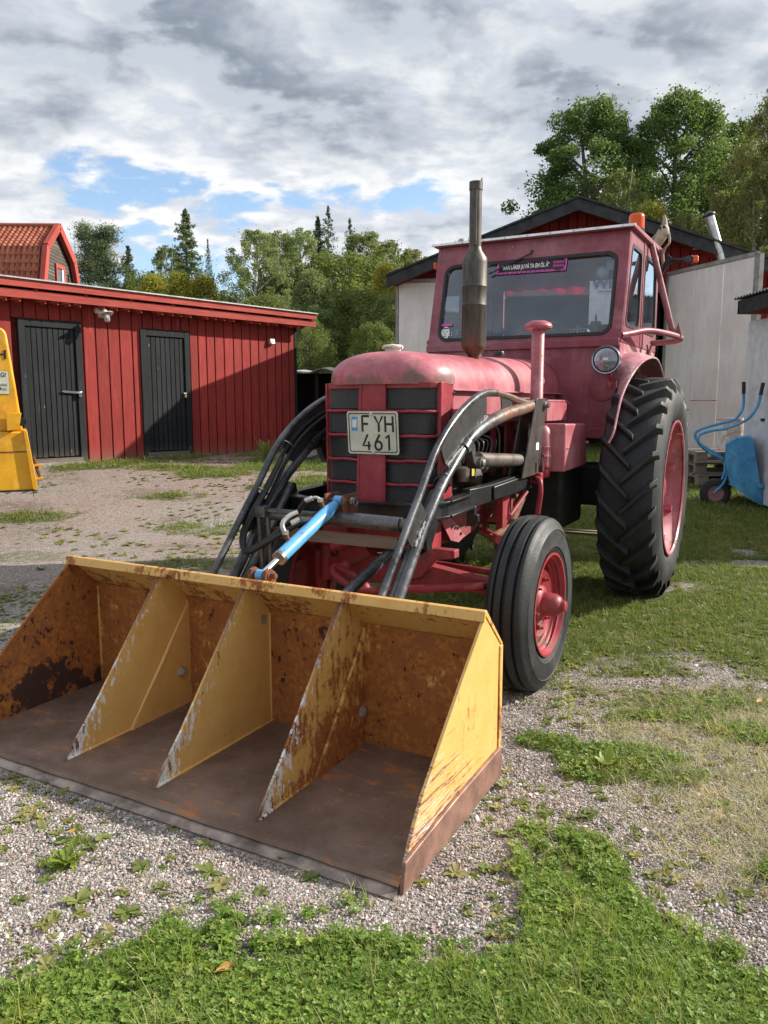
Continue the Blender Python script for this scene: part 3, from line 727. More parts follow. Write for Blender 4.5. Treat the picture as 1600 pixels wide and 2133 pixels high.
# cab interior
stw = MB(); c = Vector((.02, 2.50, 1.80)); axv = Vector((0, .62, -.78)).normalized(); u_ = Vector((1, 0, 0)); w_ = axv.cross(u_)
stw.tube([c + (u_ * math.cos(2 * math.pi * i / 28) + w_ * math.sin(2 * math.pi * i / 28)) * .20 for i in range(28)], .013, 8, closed=True)
for a in (90, 210, 330): stw.tube([c, c + (u_ * math.cos(R(a)) + w_ * math.sin(R(a))) * .2], .007, 6)
stw.tube([c, c + axv * -.0 + Vector((0, -.25, -.5))], .02, 8); stw.ball(c, .035); stw.build('steering_wheel', M_rub, T)
ds = MB(); ds.box(-.62, .62, 2.09, 2.24, 1.62, 1.735); ds.build('dashboard', M_seat, T, bevel=.01)
sea = MB(); sea.box(-.22, .22, 2.75, 3.15, 1.42, 1.54); sea.box(-.22, .22, 3.1, 3.2, 1.54, 1.90); sea.build('seat', M_seat, T, bevel=.03, seg=3)
flo = MB(); flo.box(-.62, .62, 2.07, 3.3, 1.10, 1.14); flo.build('cab_floor', M_dark, T)
lv = MB(); lv.tube([(-.24, 2.4, 1.5), (-.25, 2.36, 1.80)], .008, 8); lv.ball((-.25, 2.36, 1.83), .035); lv.build('gear_lever', M_rub, T)
wr = MB(); wr.tube([(-.45, 2.12, 1.75), (-.28, 2.4, 2.34)], .012, 8); wr.tube([(-.62, 2.14, 1.8), (-.40, 2.9, 2.3)], .012, 8); wr.build('cab_inner_brace', M_rub, T)
# windscreen stickers
M_stk = flat('pink_sticker', (.62, .10, .42), .5, 0, .05); M_stkd = flat('dark_sticker', (.012, .011, .013), .5, 0, .05); M_white = flat('white_print', (.78, .78, .78), .6, 0, .04)
M_pinkp = flat('pink_print', (.75, .12, .42), .6, 0, .04)
rotw = (math.atan2(1, -.2533) - 0, 0, 0)
tilt = math.atan(.2533)
def onglass(z, d): return 2.05 + (z - 1.71) * .2533 + d
sk = MB(); sk.sheet([cfo(x, z, .003) for x, z in ((-.222, 2.216), (.285, 2.210), (.290, 2.310), (-.222, 2.306))], .0015); stick = sk.build('banner_sticker', M_stk, T)
sk = MB()
for i in range(15):
    x = -.215 + i * .034
    for z in (2.216, 2.297): sk.sheet([cfo(x, z, .0014), cfo(x + .013, z, .0014), cfo(x + .021, z + .008, .0014), cfo(x + .008, z + .008, .0014)], .001)
sk.each('sticker_stripe', flat('magenta_print', (.22, .02, .13), .6), stick)
sk = MB(); sk.sheet([cfo(x, z, .0012) for x, z in ((-.208, 2.230), (.20, 2.226), (.20, 2.292), (-.208, 2.290))], .001)
sk.add([cfo(.232 + .047 * math.cos(2 * math.pi * i / 28), 2.260 + .047 * math.sin(2 * math.pi * i / 28), .0006) for i in range(28)], [tuple(range(28))]); sk.build('sticker_field', M_stkd, stick)
text_mesh('"MAN LÄRER JU FÅ TA EN ÖL Å"', .043, M_white, 'sticker_text', stick, (-.010, onglass(2.259, -.0010), 2.259), (R(90) - tilt * 1, 0, 0), .0004, bold=.0011, sx=.565)
for i, z in enumerate((2.272, 2.246)): text_mesh('BÄRKA', .026, M_pinkp, 'sticker_emblem_text', stick, (.232, onglass(z, -.0016), z), (R(90) - tilt, 0, 0), .0004, bold=.0003, sx=.95)
# portrait-like round-eared face sticker, generic
s2 = MB(); fx, fz = -.575, 1.812
s2.sheet([cfo(x, z, .003) for x, z in ((-.622, 1.862), (-.530, 1.862), (-.530, 1.882), (-.622, 1.882))], .001); s2.build('pink_strip_sticker', M_stk, T)
s2 = MB(); s2.sheet([cfo(fx + .036 * math.cos(t * .3142) * (1.0 if t % 2 else .92), fz + .047 * math.sin(t * .3142), .003) for t in range(20)], .001)
for dx in (-.042, .042): s2.tube([cfo(fx + dx + .011 * math.cos(t * .628), fz - .01 + .013 * math.sin(t * .628), .002) for t in range(10)], .002, 5, closed=True)
for i in range(11): s2.obox(cfo(fx - .042 + i * .0085, 1.757 + .002 * (i % 2), .002), (.006, .001, .006))
fs = s2.build('face_sticker', M_white, T)
s2 = MB()
for dx in (-.013, .013): s2.obox(cfo(fx + dx, fz + .010, .001), (.012, .001, .005))
s2.obox(cfo(fx, fz - .010, .001), (.006, .001, .014)); s2.obox(cfo(fx, fz - .024, .001), (.022, .001, .004)); s2.obox(cfo(fx - .004, fz + .033, .001), (.05, .001, .008)); s2.build('face_print', M_stkd, fs)

# fenders
FE = [(.78, 1.475, 1.06), (.80, 1.51, 1.12), (.80, 1.60, 1.23), (.80, 1.71, 1.345), (.81, 1.90, 1.465), (.83, 2.11, 1.56), (.85, 2.33, 1.605), (.86, 2.55, 1.60), (.86, 2.78, 1.51), (.86, 2.95, 1.38), (.86, 3.05, 1.2)]
FI = [(.67, 2.03, 1.07), (.675, 2.04, 1.12), (.685, 2.045, 1.22), (.69, 2.05, 1.36), (.70, 2.055, 1.50), (.70, 2.12, 1.60), (.70, 2.28, 1.65), (.70, 2.5, 1.645), (.70, 2.78, 1.57), (.70, 3.0, 1.42), (.70, 3.1, 1.22)]
for s in (1, -1):
    E_ = smooth_path(FE, 4); I_ = smooth_path(FI, 4); n = len(E_) - 1
    g = MB(); g.grid(lambda u, v: tuple((Vector(I_[int(round(u * n))]) * (1 - v) + Vector(E_[int(round(u * n))]) * v)[i] * (s if i == 0 else 1) + (0, 0, .012 * math.sin(math.pi * v))[i] for i in range(3)), n, 5, .004 * -s)
    g.tube([(s * p.x, p.y, p.z) for p in E_], .007, 8)
    g.build('fender', M_fend, T)
# side platform tube, brace and lower bracket
for s in (1, -1):
    pt = [(.70, 2.07, 1.745), (.74, 2.2, 1.765), (.80, 2.45, 1.80), (.88, 2.75, 1.80), (.94, 2.98, 1.785), (.925, 3.04, 1.775), (.86, 3.08, 1.765), (.71, 3.12, 1.76)]
    t = MB(); t.tube([(s * x, y, z) for x, y, z in smooth_path(pt, 5)], .0215, 12); po = t.build('platform_tube', M_cab, T)
    t = MB(); t.prism([(2.95, 1.74), (3.12, 1.76), (3.12, 1.60)], 'x', *sorted((s * .705, s * .715))); t.prism([(.90, 1.79), (.96, 1.79), (.93, 1.90)], 'y', 2.93, 2.94) if s > 0 else None
    t.each('gusset_plate', M_cab, po)
    t = MB(); t.tube([(s * .725, 2.86, 2.46), (s * .90, 2.94, 1.79)], .022, 12); t.build('brace_tube', M_cab, T)
# headlamp on the right side of the cab front
for hx in (.645,):
    h = MB(); h.lathe([(.0, -.10), (.05, -.09), (.075, -.05), (.086, -.01), (.090, .0), (.093, .008), (.090, .016), (.083, .018)], (hx, 1.92, 1.578), (.10, -1, .02), 36)
    ho = h.build('headlamp', M_blk, T)
    h = MB(); h.lathe([(.093, .0), (.095, .010), (.090, .022), (.0835, .020)], (hx, 1.92, 1.578), (.10, -1, .02), 36, cap=False); h.build('chrome_rim', flat('dull_chrome', (.32, .40, .50), .25, .9, .1), ho)
    h = MB(); h.lathe([(.012, -.070), (.045, -.045), (.070, -.012), (.083, .016)], (hx, 1.92, 1.578), (.10, -1, .02), 36, cap=True); h.build('reflector', flat('blue_grey_reflector', (.55, .68, .85), .22, .6, .1), ho)  # blue tint paints reflected sky into the reflector colour
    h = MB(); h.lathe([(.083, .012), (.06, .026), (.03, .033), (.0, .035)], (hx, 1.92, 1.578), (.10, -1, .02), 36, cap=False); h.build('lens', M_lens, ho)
    h = MB(); h.obox((hx + .003, 1.882, 1.582), (.03, .004, .016)); h.build('lens_sticker', M_wht_lbl, ho)
    h = MB(); h.tube([(hx + .02, 1.95, 1.50), (hx + .02, 1.98, 1.45), (hx + .02, 2.03, 1.44)], .009, 8); h.lathe([(.02, 0), (.022, .03), (.012, .045)], (hx + .015, 1.99, 1.40), (0, 0, 1), 14); h.obox((hx + .02, 1.99, 1.46), (.03, .03, .016)); h.build('lamp_bracket', M_red, ho)
# indicator arm at the rear right of the roof
a = MB(); a.prism([(.755, 2.30), (.785, 2.41), (.80, 2.43), (.83, 2.395), (.90, 2.385), (.945, 2.40), (.98, 2.405), (.98, 2.345), (.945, 2.345), (.90, 2.365), (.83, 2.365), (.79, 2.33), (.765, 2.28)], 'y', 3.13, 3.17)
ia = a.build('indicator_arm', M_blk, T, bevel=.006)
a = MB(); a.obox((1.0, 3.15, 2.375), (.036, .05, .05)); a.build('indicator_lens', M_orange, ia, bevel=.01)
a = MB(); a.obox((-.735, 2.25, 2.33), (.03, .04, .05)); a.build('indicator_lens', M_orange, T, bevel=.008)

# --- wheels
def wheel(name, x, y, Ro, Rr, w, side_, rear=False, mats=None, offx=0.0):
    """side_ = +1: outer face towards +x. origin at the hub centre, axle along x"""
    hub = MB(); s = side_
    if not rear:
        hub.lathe([(.075, -.02), (.085, .0), (.078, .012), (.056, .02), (.05, .075), (.038, .095), (.027, .10), (.024, .118), (.017, .122), (0, .122)], (s * -.045, 0, 0), (s, 0, 0), 20)
        for i in range(6):
            a = i * math.pi / 3 + .2; hub.lathe([(.011, 0), (.011, .014), (.006, .016), (.006, .03), (.0, .031)], (s * -.045, .11 * math.cos(a), .11 * math.sin(a)), (s, 0, 0), 6)
    else:
        hub.lathe([(.12, 0), (.12, .03), (.08, .04), (.075, .10), (.05, .11), (0, .112)], (s * -.16, 0, 0), (s, 0, 0), 24)
        for i in range(8):
            a = i * math.pi / 4; hub.lathe([(.014, 0), (.014, .02), (.008, .03), (0, .03)], (s * -.14, .16 * math.cos(a), .16 * math.sin(a)), (s, 0, 0), 6)
    wo = hub.build(name, M_red, T, loc=(x, y, Ro))
    # rim: dish + barrel, outer flange
    rm = MB()
    if not rear:
        rm.lathe([(.03, -.045), (.13, -.045), (.15, -.035), (.165, -.075), (.185, -.080), (.200, -.03), (.215, -.022), (Rr - .006, -.008), (Rr + .004, .0), (Rr + .004, .006), (Rr - .006, .006), (Rr - .014, -.010), (.206, -.014)], (0, 0, 0), (s, 0, 0), 48, cap=False)
        rm.lathe([(Rr - .012, -.01), (.19, -.05), (.19, -w + .02), (Rr, -w + .01)], (0, 0, 0), (s, 0, 0), 48, cap=False)
    else:
        rm.lathe([(.05, -.15), (.25, -.15), (.30, -.19), (.345, -.20), (.36, -.21), (.375, -.12), (.395, -.10), (.41, -.05), (Rr - .010, -.03), (Rr - .004, -.006), (Rr + .010, .004), (Rr + .010, .012), (Rr - .002, .012), (Rr - .012, .002)], (0, 0, 0), (s, 0, 0), 64, cap=False)
        rm.lathe([(.36, -.2), (.36, -w + .03), (Rr, -w + .01)], (0, 0, 0), (s, 0, 0), 64, cap=False)
        for i in range(8):
            a = i * math.pi / 4 + .3; rm.obox((s * -.075, .385 * math.cos(a), .385 * math.sin(a)), (.05, .04, .04), Matrix.Rotation(a, 3, 'X'))
        rm.lathe([(.006, 0), (.006, .035)], (s * -.01, .38 * math.cos(1.2), .38 * math.sin(1.2)), (s, 0, 0), 8)
    rm.build('rim', M_pink if rear else M_red, wo, smooth=35)
    ty = MB(); cxn = -w / 2
    if not rear:
        # ribbed three-groove front tyre
        prof = []
        hw = w / 2
        side_p = [(Rr - .002, hw - .012), (Rr + .012, hw - .002), (Rr + .030, hw + .005), (Rr + .033, hw + .009), (Rr + .040, hw + .007), ((Ro + Rr) / 2, hw + .012), (Ro - .062, hw + .008), (Ro - .058, hw + .011), (Ro - .052, hw + .006), (Ro - .03, hw - .004)]
        tread = [(Ro - .016, hw - .012), (Ro - .009, hw - .022), (Ro - .008, hw - .034), (Ro - .022, hw - .037), (Ro - .022, hw - .044), (Ro - .002, hw - .047), (Ro, .010), (Ro - .020, .007), (Ro - .020, .001)]
        half = side_p + tread
        prof = half + [(r_, -t_) for r_, t_ in half[::-1]]
        ty.lathe([(r_, cxn + t_) for r_, t_ in prof], (0, 0, 0), (s, 0, 0), 72, cap=False)
        to = ty.build('tyre', M_tyre, wo, smooth=28)
    else:
        hw = w / 2; Rc = Ro - .045
        half = [(Rr, hw - .02), (Rr + .02, hw - .004), (Rr + .06, hw + .012), ((Rc + Rr) / 2, hw + .018), (Rc - .06, hw + .006), (Rc - .025, hw - .018), (Rc - .006, hw - .06), (Rc, hw - .12), (Rc + .001, .0)]
        prof = half + [(r_, -t_) for r_, t_ in half[:-1][::-1]]
        ty.lathe([(r_, cxn + t_) for r_, t_ in prof], (0, 0, 0), (s, 0, 0), 96, cap=False)
        nl = 24; TS = -1.0
        def P(a, t, r_): return (s * (cxn + t), r_ * math.cos(a), r_ * math.sin(a))
        for side2 in (-1, 1):
            for i in range(nl):
                a0 = 2 * math.pi * (i + (.5 if side2 > 0 else 0)) / nl
                st_ = []
                M = 7
                for j in range(M + 1):
                    t = j / M; tt = side2 * (-.022 + (hw + .026) * t)             # from just past the centre to the shoulder
                    aa = a0 + TS * .28 * (t ** 1.05)                                     # lug sweeps back
                    hgt = Ro - .003 * t - (.050 * max(0, t - .86) / .14)
                    base = Rc - .02 - .06 * max(0, t - .7) / .3
                    hwid = .0195 + .004 * t
                    st_.append((aa, tt, hgt, base, hwid))
                vs = []; fs = []
                for (aa, tt, hg, bs, hwid) in st_:
                    w1 = hwid / Ro; w2 = (hwid + .012) / Ro
                    vs += [P(aa - w2, tt, bs), P(aa - w1 * .72, tt, hg), P(aa + w1 * .72, tt, hg), P(aa + w2, tt, bs)]
                for j in range(M):
                    b = j * 4
                    fs += [(b + k_, b + k_ + 1, b + 5 + k_, b + 4 + k_) for k_ in range(3)]
                fs += [(0, 3, 2, 1), (M * 4, M * 4 + 1, M * 4 + 2, M * 4 + 3)]
                ty.add(vs, fs)
        to = ty.build('tyre', M_tyre2, wo, smooth=30)
        bv = to.modifiers.new('bevel', 'BEVEL'); bv.width = .004; bv.segments = 2; bv.limit_method = 'ANGLE'; bv.angle_limit = R(40)
    return wo
wheel('front_wheel', .870, .037, .398, .231, .17, 1)
wheel('front_wheel', -.555, .037, .398, .231, .17, -1)
wheel('rear_wheel', 1.057, 2.188, .734, .443, .35, 1, True)
wheel('rear_wheel', -.86, 2.188, .734, .443, .35, -1, True)

# --- chassis, engine, axle
c = MB()
for s in (-1, 1):
    c.prism([(.05, .60), (.52, .565), (1.40, .70), (1.40, .78), (.05, .78)], 'x', *sorted((s * .20, s * .23)))
c.box(-.20, .20, .02, .06, .62, .76)
c.box(-.23, .23, 1.3, 1.5, .55, .8)
ch = c.build('chassis_rail', M_chas, T, bevel=.004)
c = MB(); c.grid(lambda u, v: (-.26 + .52 * u, -.05 + .10 * abs(u - .5) ** 2 * 4 * .8 - .02 * v, .60 + .14 * v), 14, 4, .008); c.grid(lambda u, v: (.262 - .0 * v, .03 + .16 * u, .585 + .15 * v), 3, 3, .008)
c.build('front_apron', M_red, T)
c = MB(); c.sheet([(.268, .16, .735), (.27, .30, .715), (.272, .48, .60), (.268, .40, .575), (.268, .30, .60)], .006); c.build('torn_plate', M_pink, T)
c = MB()
for y, z in ((.31, .67), (.35, .66), (.38, .655), (.42, .62)): c.lathe([(.009, 0), (.009, .002)], (.2745, y, z), (1, 0, 0), 10)
for y, z in ((.95, .68), (.78, .65), (.72, .74), (1.1, .66)): c.lathe([(.008, 0), (.008, .002)], (.2305, y, z), (1, 0, 0), 10)
c.each('rail_hole', M_dark, ch)
c = MB()
for y, z in ((.62, .66), (.84, .60)): c.lathe([(.018, 0), (.018, .015), (.010, .02), (.010, .035)], (.23, y, z), (1, 0, 0), 6)
c.obox((.25, .66, .74), (.04, .05, .06)); c.each('rail_bolt', M_chas, ch)
# axle beam, steering rods
c = MB(); c.prism([(-.36, .50), (-.36, .43), (-.1, .40), (.18, .42), (.58, .415), (.72, .42), (.72, .475), (.52, .49), (.24, .53), (-.1, .55)], 'y', .0, .075)
c.prism([(.16, .44), (.20, .55), (.32, .615), (.43, .615), (.43, .575), (.33, .56), (.26, .47)], 'y', -.03, .03)
c.prism([(-.19, .46), (-.22, .60), (-.10, .66), (-.02, .55)], 'y', -.03, .05)
ax_ = c.build('front_axle', M_chas, T, bevel=.005)
c = MB(); c.lathe([(.03, -.12), (.036, -.1), (.036, .1), (.03, .12)], (.66, .037, .42), (0, 0, 1), 14); c.lathe([(.03, -.12), (.036, -.1), (.036, .1), (.03, .12)], (-.36, .037, .42), (0, 0, 1), 14)
c.tube([(.66, .037, .39), (.80, .037, .398)], .035, 12); c.each('kingpin', M_chas, ax_)
c = MB(); c.tube(smooth_path([(-.12, -.10, .505), (-.15, -.16, .50), (-.12, -.20, .475), (0, -.215, .425), (.05, -.21, .415), (.2, -.19, .435), (.58, -.165, .487), (.61, -.13, .487), (.63, -.02, .46)], 5), .020, 10); c.build('steering_rod', M_red, T)
c = MB(); c.tube([(.18, .30, .47), (.60, .25, .462)], .018, 10); c.tube([(-.5, .3, .50), (-.1, .3, .52)], .018, 10); c.tube([(-.40, -.02, .60), (-.1, -.04, .61)], .022, 10); c.each('tie_rod', M_chas, T)
c = MB(); c.tube([(-.14, -.16, .50), (-.02, -.05, .42)], .02, 8); c.ball((.03, -.18, .42), .035); c.ball((-.12, -.10, .5), .03)
c.tube([(-.30, .0, .40), (-.30, .02, .66)], .035, 12); c.obox((-.2, -.02, .66), (.14, .1, .05)); c.tube([(-.22, -.08, .58), (-.08, .0, .62)], .02, 8)
c.build('steering_linkage', M_chas, T)
c = MB(); c.box(-.17, .17, .28, 1.45, .72, 1.15); c.box(-.15, .15, .35, 1.3, 1.15, 1.30); c.box(-.2, .2, 1.35, 2.3, .60, 1.05); eng = c.build('engine_block', M_dark, T, bevel=.01)
c = MB()
c.tube(smooth_path([(.20, .36, .86), (.20, .36, 1.06), (.20, .42, 1.14), (.2, .5, 1.18)], 5), .022, 10)
c.tube([(.25, .31, .83), (.25, .31, 1.10)], .018, 10)
c.tube(smooth_path([(.21, .52, 1.22), (.24, .56, 1.16), (.22, .60, 1.05), (.2, .62, .98)], 5), .020, 10); c.build('coolant_pipe', M_rust, eng)
c = MB(); c.lathe([(.07, 0), (.075, .02), (.06, .04), (.02, .05)], (.17, .45, 1.0), (1, 0, 0), 20); c.lathe([(.035, -.05), (.04, .02), (.02, .03)], (.22, .55, .93), (0, 0, 1), 14)
for i in range(8): c.tube(smooth_path([(.18, .5 + i * .07, 1.12 - .01 * (i % 3)), (.24, .52 + i * .07, 1.08), (.22, .56 + i * .06, .98)], 4), .004, 6)
c.tube(smooth_path([(.24, .95, 1.18), (.26, 1.0, 1.12), (.26, 1.0, .92)], 4), .006, 6); c.build('injector_lines', M_steel, eng)
c = MB(); c.box(.19, .25, .60, .655, .90, 1.0); c.build('fuel_filter', M_blk, eng, bevel=.006)
c = MB(); c.box(.2505, .2515, .61, .645, .905, .95); c.build('filter_label', M_yel_lbl, eng)
c = MB(); c.lathe([(.06, 0), (.06, .08), (.02, .09)], (.17, .72, .9), (1, 0, 0), 20); c.lathe([(.045, 0), (.045, .2), (.02, .22)], (.24, .95, .95), (0, -1, 0), 16); c.build('alternator', M_steel, eng)
c = MB(); c.box(.21, .235, .98, 1.02, .88, 1.30); c.prism([(1.05, .88), (1.25, .88), (1.15, 1.30), (1.05, 1.30)], 'x', .27, .285); c.build('firewall_strut', M_chas, T)
c = MB(); c.box(.33, .37, .78, .90, .50, .80); c.box(.33, .37, .92, .945, .60, .76); c.lathe([(.03, 0), (.036, .02), (.036, .04)], (.35, .80, .48), (0, 0, 1), 12); c.build('side_bracket', M_chas, T, bevel=.003)
c = MB(); c.tube([(.36, 1.18, .77), (.38, .88, .60), (.36, .62, .57)], .022, 10); c.tube([(.34, 1.10, .76), (.34, .80, .65)], .012, 8); c.build('steering_drag_link', M_rust, T)
c = MB(); c.tube([(.36, .85, .63), (.40, 1.1, .78)], .012, 8); c.tube([(.42, .60, .57), (.25, .78, .58)], .025, 10); c.build('rod', M_red, T)
c = MB(); c.tube(smooth_path([(.44, 1.10, .86), (.50, 1.02, .86), (.515, 1.0, .80), (.51, 1.0, .74), (.50, 1.0, .665)], 5), .016, 10); c.obox((.45, 1.10, .865), (.08, .05, .06)); c.build('drop_lever', M_red, T, bevel=.003)
c = MB(); c.box(-.55, .62, 2.05, 2.35, .60, .88); c.lathe([(.14, -.7), (.14, .86)], (0, 2.19, .734), (1, 0, 0), 24); c.box(-.25, .25, 2.2, 2.9, .5, 1.1); c.build('rear_axle_housing', M_dark, T, bevel=.02)
c = MB(); c.box(-.03, .03, 2.8, 3.4, .33, .36); c.box(.12, .5, 3.0, 3.05, .23, .27); c.box(-.4, .6, 2.95, 3.0, .24, .26); c.build('drawbar', flat('worn_drawbar', (.3, .24, .16), .6), T)
c = MB(); c.box(-.5, .5, 1.5, 2.0, .50, .95); c.build('gearbox', M_dark, T, bevel=.03)

# --- loader subframe
c = MB()
def chan(path, zt, h, w=.055):
    pts = [Vector(p) for p in path]
    for i in range(len(pts) - 1):
        a, b = pts[i], pts[i + 1]
        c.bar((a.x, a.y, zt[i] - .006), (b.x, b.y, zt[i + 1] - .006), w, .012)
        c.bar((a.x, a.y, zt[i] - h + .006), (b.x, b.y, zt[i + 1] - h + .006), w, .012)
        n = (b - a).normalized().cross(Vector((0, 0, 1))) * -.0
        c.bar((a.x, a.y, zt[i] - h / 2), (b.x, b.y, zt[i + 1] - h / 2), .012, h - .02)
front = [(-.42, .16, 0), (-.42, -.10, 0), (-.38, -.18, 0), (-.30, -.20, 0), (0, -.20, 0), (.30, -.20, 0), (.38, -.18, 0), (.42, -.10, 0), (.42, .16, 0)]
chan(front, [.868, .858, .852, .846, .843, .846, .852, .858, .868], .078)
sub = c.build('loader_subframe', M_blk, T, bevel=.002)
for s in (1, -1):
    c = MB(); c.prism([(.165, .785), (.165, .885), (.32, .882), (.50, .882), (.80, .893), (1.12, .900), (1.12, .80), (.85, .80), (.5, .792)], 'x', *sorted((s * .375, s * .425)))
    c.prism([(.46, .80), (.46, .872), (.82, .885), (.98, .892), (.98, .815), (.75, .80)], 'x', *sorted((s * .425, s * .440))); c.build('side_beam', M_blk, sub, bevel=.006)
    c = MB(); c.box(*sorted((s * .40, s * .445)), .18, .21, .70, .80); c.obox((s * .45, .195, .74), (.02, .03, .04)); c.build('clamp', M_blk, sub, bevel=.004)
    # tower plates
    c = MB(); prof = [(.83, .882), (1.12, .888), (1.25, 1.30), (1.235, 1.325), (1.06, 1.325), (1.045, 1.30)]
    c.prism(prof, 'x', *sorted((s * .452, s * .462))); c.prism(prof, 'x', *sorted((s * .375, s * .385))); c.box(*sorted((s * .385, s * .452)), 1.0, 1.012, .90, 1.02)
    tw = c.build('tower_plate', flat('worn_tower_steel', (.10, .092, .085), .42, .5, .3, .2) if s > 0 else bpy.data.materials['worn_tower_steel'], T, bevel=.002)
    c = MB(); c.lathe([(.026, 0), (.026, .012), (.016, .014), (.016, .03)], (s * .462, 1.20, 1.285), (s, 0, 0), 16); c.build('pivot_bolt', M_steel, tw)
    c = MB(); c.obox((s * .465, 1.07, .93), (.012, .016, .06)); c.build('latch_plate', M_steel, tw)
    c = MB(); c.tube([(s * .463, 1.13, .98), (s * .48, 1.13, .98), (s * .48, 1.14, .91), (s * .463, 1.15, .905)], .004, 6); c.build('wire_loop', M_steel, tw)
    if s > 0:
        c = MB(); c.obox((.4635, 1.08, 1.05), (.003, .05, .042)); c.build('tower_label', M_wht_lbl, tw)

# --- loader arms
UP = [(-.83, .43), (-.725, .549), (-.512, .785), (-.378, .93), (-.249, 1.078), (-.125, 1.172), (.036, 1.258), (.20, 1.318), (.33, 1.345), (.45, 1.350), (.656, 1.336), (.871, 1.309), (1.0, 1.297), (1.16, 1.29)]
LO = [(-.83, .22), (-.70, .375), (-.58, .512), (-.337, .783), (-.176, .928), (-.077, .995), (.043, 1.072), (.121, 1.119), (.252, 1.167), (.43, 1.205), (.662, 1.242), (.875, 1.262), (1.035, 1.28), (1.17, 1.285)]
for s in (1, -1):
    c = MB(); P_ = smooth_path([(s * .425, y, z) for y, z in UP], 4); c.tube(P_, .0165, 12); arm = c.build('loader_arm', M_arm, T)
    c = MB(); P_ = smooth_path([(s * .425, y, z) for y, z in LO], 4); n = len(P_)
    c.tube(P_, [.024 if i < 24 else (.024 + .010 * min(1, (i - 24) / 10)) for i in range(n)], 14); c.build('lower_arm_tube', M_arm, arm)
    c = MB(); c.tube([(s * .385, -.80, .27), (s * .385, -.55, .50), (s * .388, -.27, .80), (s * .395, -.17, .90)], .022, 12); c.build('inner_tube', M_arm, arm)
    c = MB(); c.prism([(.35, 1.335), (.355, 1.20), (.25, 1.18), (.121, 1.125), (.043, 1.08), (-.077, 1.0), (-.136, 1.02), (-.187, 1.093), (-.125, 1.17), (.036, 1.255), (.2, 1.315)], 'x', *sorted((s * .420, s * .430)))
    c.prism([(-.43, .72), (-.47, .70), (-.53, .76), (-.40, .89), (-.32, .82)], 'x', *sorted((s * .420, s * .430)))
    c.prism([(.56, 1.34), (.74, 1.325), (.70, 1.25), (.58, 1.235)], 'x', *sorted((s * .422, s * .428)))
    c.build('web_plate', flat('mill_scale_plate', (.060, .058, .058), .45, .4, .3, .3) if s > 0 else bpy.data.materials['mill_scale_plate'], arm)
    wd = MB()
    for (y0, z0), (y1, z1) in (((.355, 1.232), (.13, 1.145)), ((.04, 1.098), (-.13, 1.02)), ((-.45, .705), (-.36, .80)), ((-.14, .985), (-.11, .96))):
        pts = [(s * (.434 + random.uniform(-.002, .003)), y0 + (y1 - y0) * i / 14 + random.uniform(-.003, .003), z0 + (z1 - z0) * i / 14 + random.uniform(-.003, .003)) for i in range(15)]
        wd.tube(pts, [.0035 + random.random() * .003 for _ in pts], 6)
    wd.each('weld_bead', M_zinc, arm)
    c = MB(); c.lathe([(.034, -.03), (.034, .03)], (s * .425, .085, 1.098), (0, .8, .52), 16)
    c.prism([(.04, 1.08), (.12, 1.125), (.17, 1.10), (.19, 1.04), (.24, 1.03), (.25, .995), (.21, .98), (.16, 1.01), (.13, 1.07), (.08, 1.06)], 'x', *sorted((s * .405, s * .445)))
    c.build('cylinder_bracket', M_arm, arm, bevel=.004)
    c = MB(); c.lathe([(.030, -.035), (.030, .035)], (s * .425, .232, 1.008), (1, 0, 0), 16); c.lathe([(.018, .035), (.018, .045), (.008, .05)], (s * .425, .232, 1.008), (s, 0, 0), 12); c.build('cylinder_pin', M_steel, arm)
    c = MB(); c.tube([(s * .418, .262, 1.022), (s * .418, .39, 1.012), (s * .418, .80, .985), (s * .418, .92, .978)], [.036, .036, .036, .034], 16)
    c.lathe([(.039, 0), (.039, .03)], (s * .418, .27, 1.021), (0, 1, -.06), 16); c.build('lift_cylinder', flat('worn_cylinder_steel', (.20, .17, .15), .45, .55, .3, .2) if s > 0 else bpy.data.materials['worn_cylinder_steel'], arm)
    c = MB(); c.prism([(-.36, .80), (-.30, .84), (-.20, .92), (-.12, .90), (-.10, .84), (-.24, .66), (-.28, .65), (-.30, .72)], 'x', *sorted((s * .395, s * .41))); c.build('stiffener_plate', M_blk, arm, bevel=.003)
# hinge tongues from arm ends to the bucket back
for s in (1, -1):
    c = MB(); c.prism([(-.88, .10), (-.88, .30), (-.78, .38), (-.70, .30), (-.74, .18), (-.82, .10)], 'x', *sorted((s * .40, s * .45))); c.build('bucket_hinge', M_blk, T, bevel=.004)
# cross tube, board, stand, diagonal
c = MB(); c.tube([(-.42, -.42, .785), (.42, -.42, .785)], .028, 16); xt = c.build('cross_tube', M_arm, T)
c = MB(); c.tube([(.045, -.425, .79), (.355, -.425, .785)], .033, 16); c.box(-.40, -.06, -.46, -.44, .80, .812); c.build('cross_sleeve', M_arm, xt)
c = MB(); c.obox((-.02, -.36, .69), (.66, .03, .05)); c.build('bumper_board', M_board, T)
c = MB()
for x, y in ((-.37, -.46), (-.335, -.44)): c.tube([(x, y, .79), (x + .02, y, .42)], .012, 10)
c.obox((-.355, -.45, .80), (.06, .05, .05)); c.build('stand_tube', M_arm, T)
c = MB(); c.tube([(.17, -.80, .42), (.22, -.52, .56), (.30, -.20, .715)], .025, 14); c.build('diagonal_tube', M_arm, T)
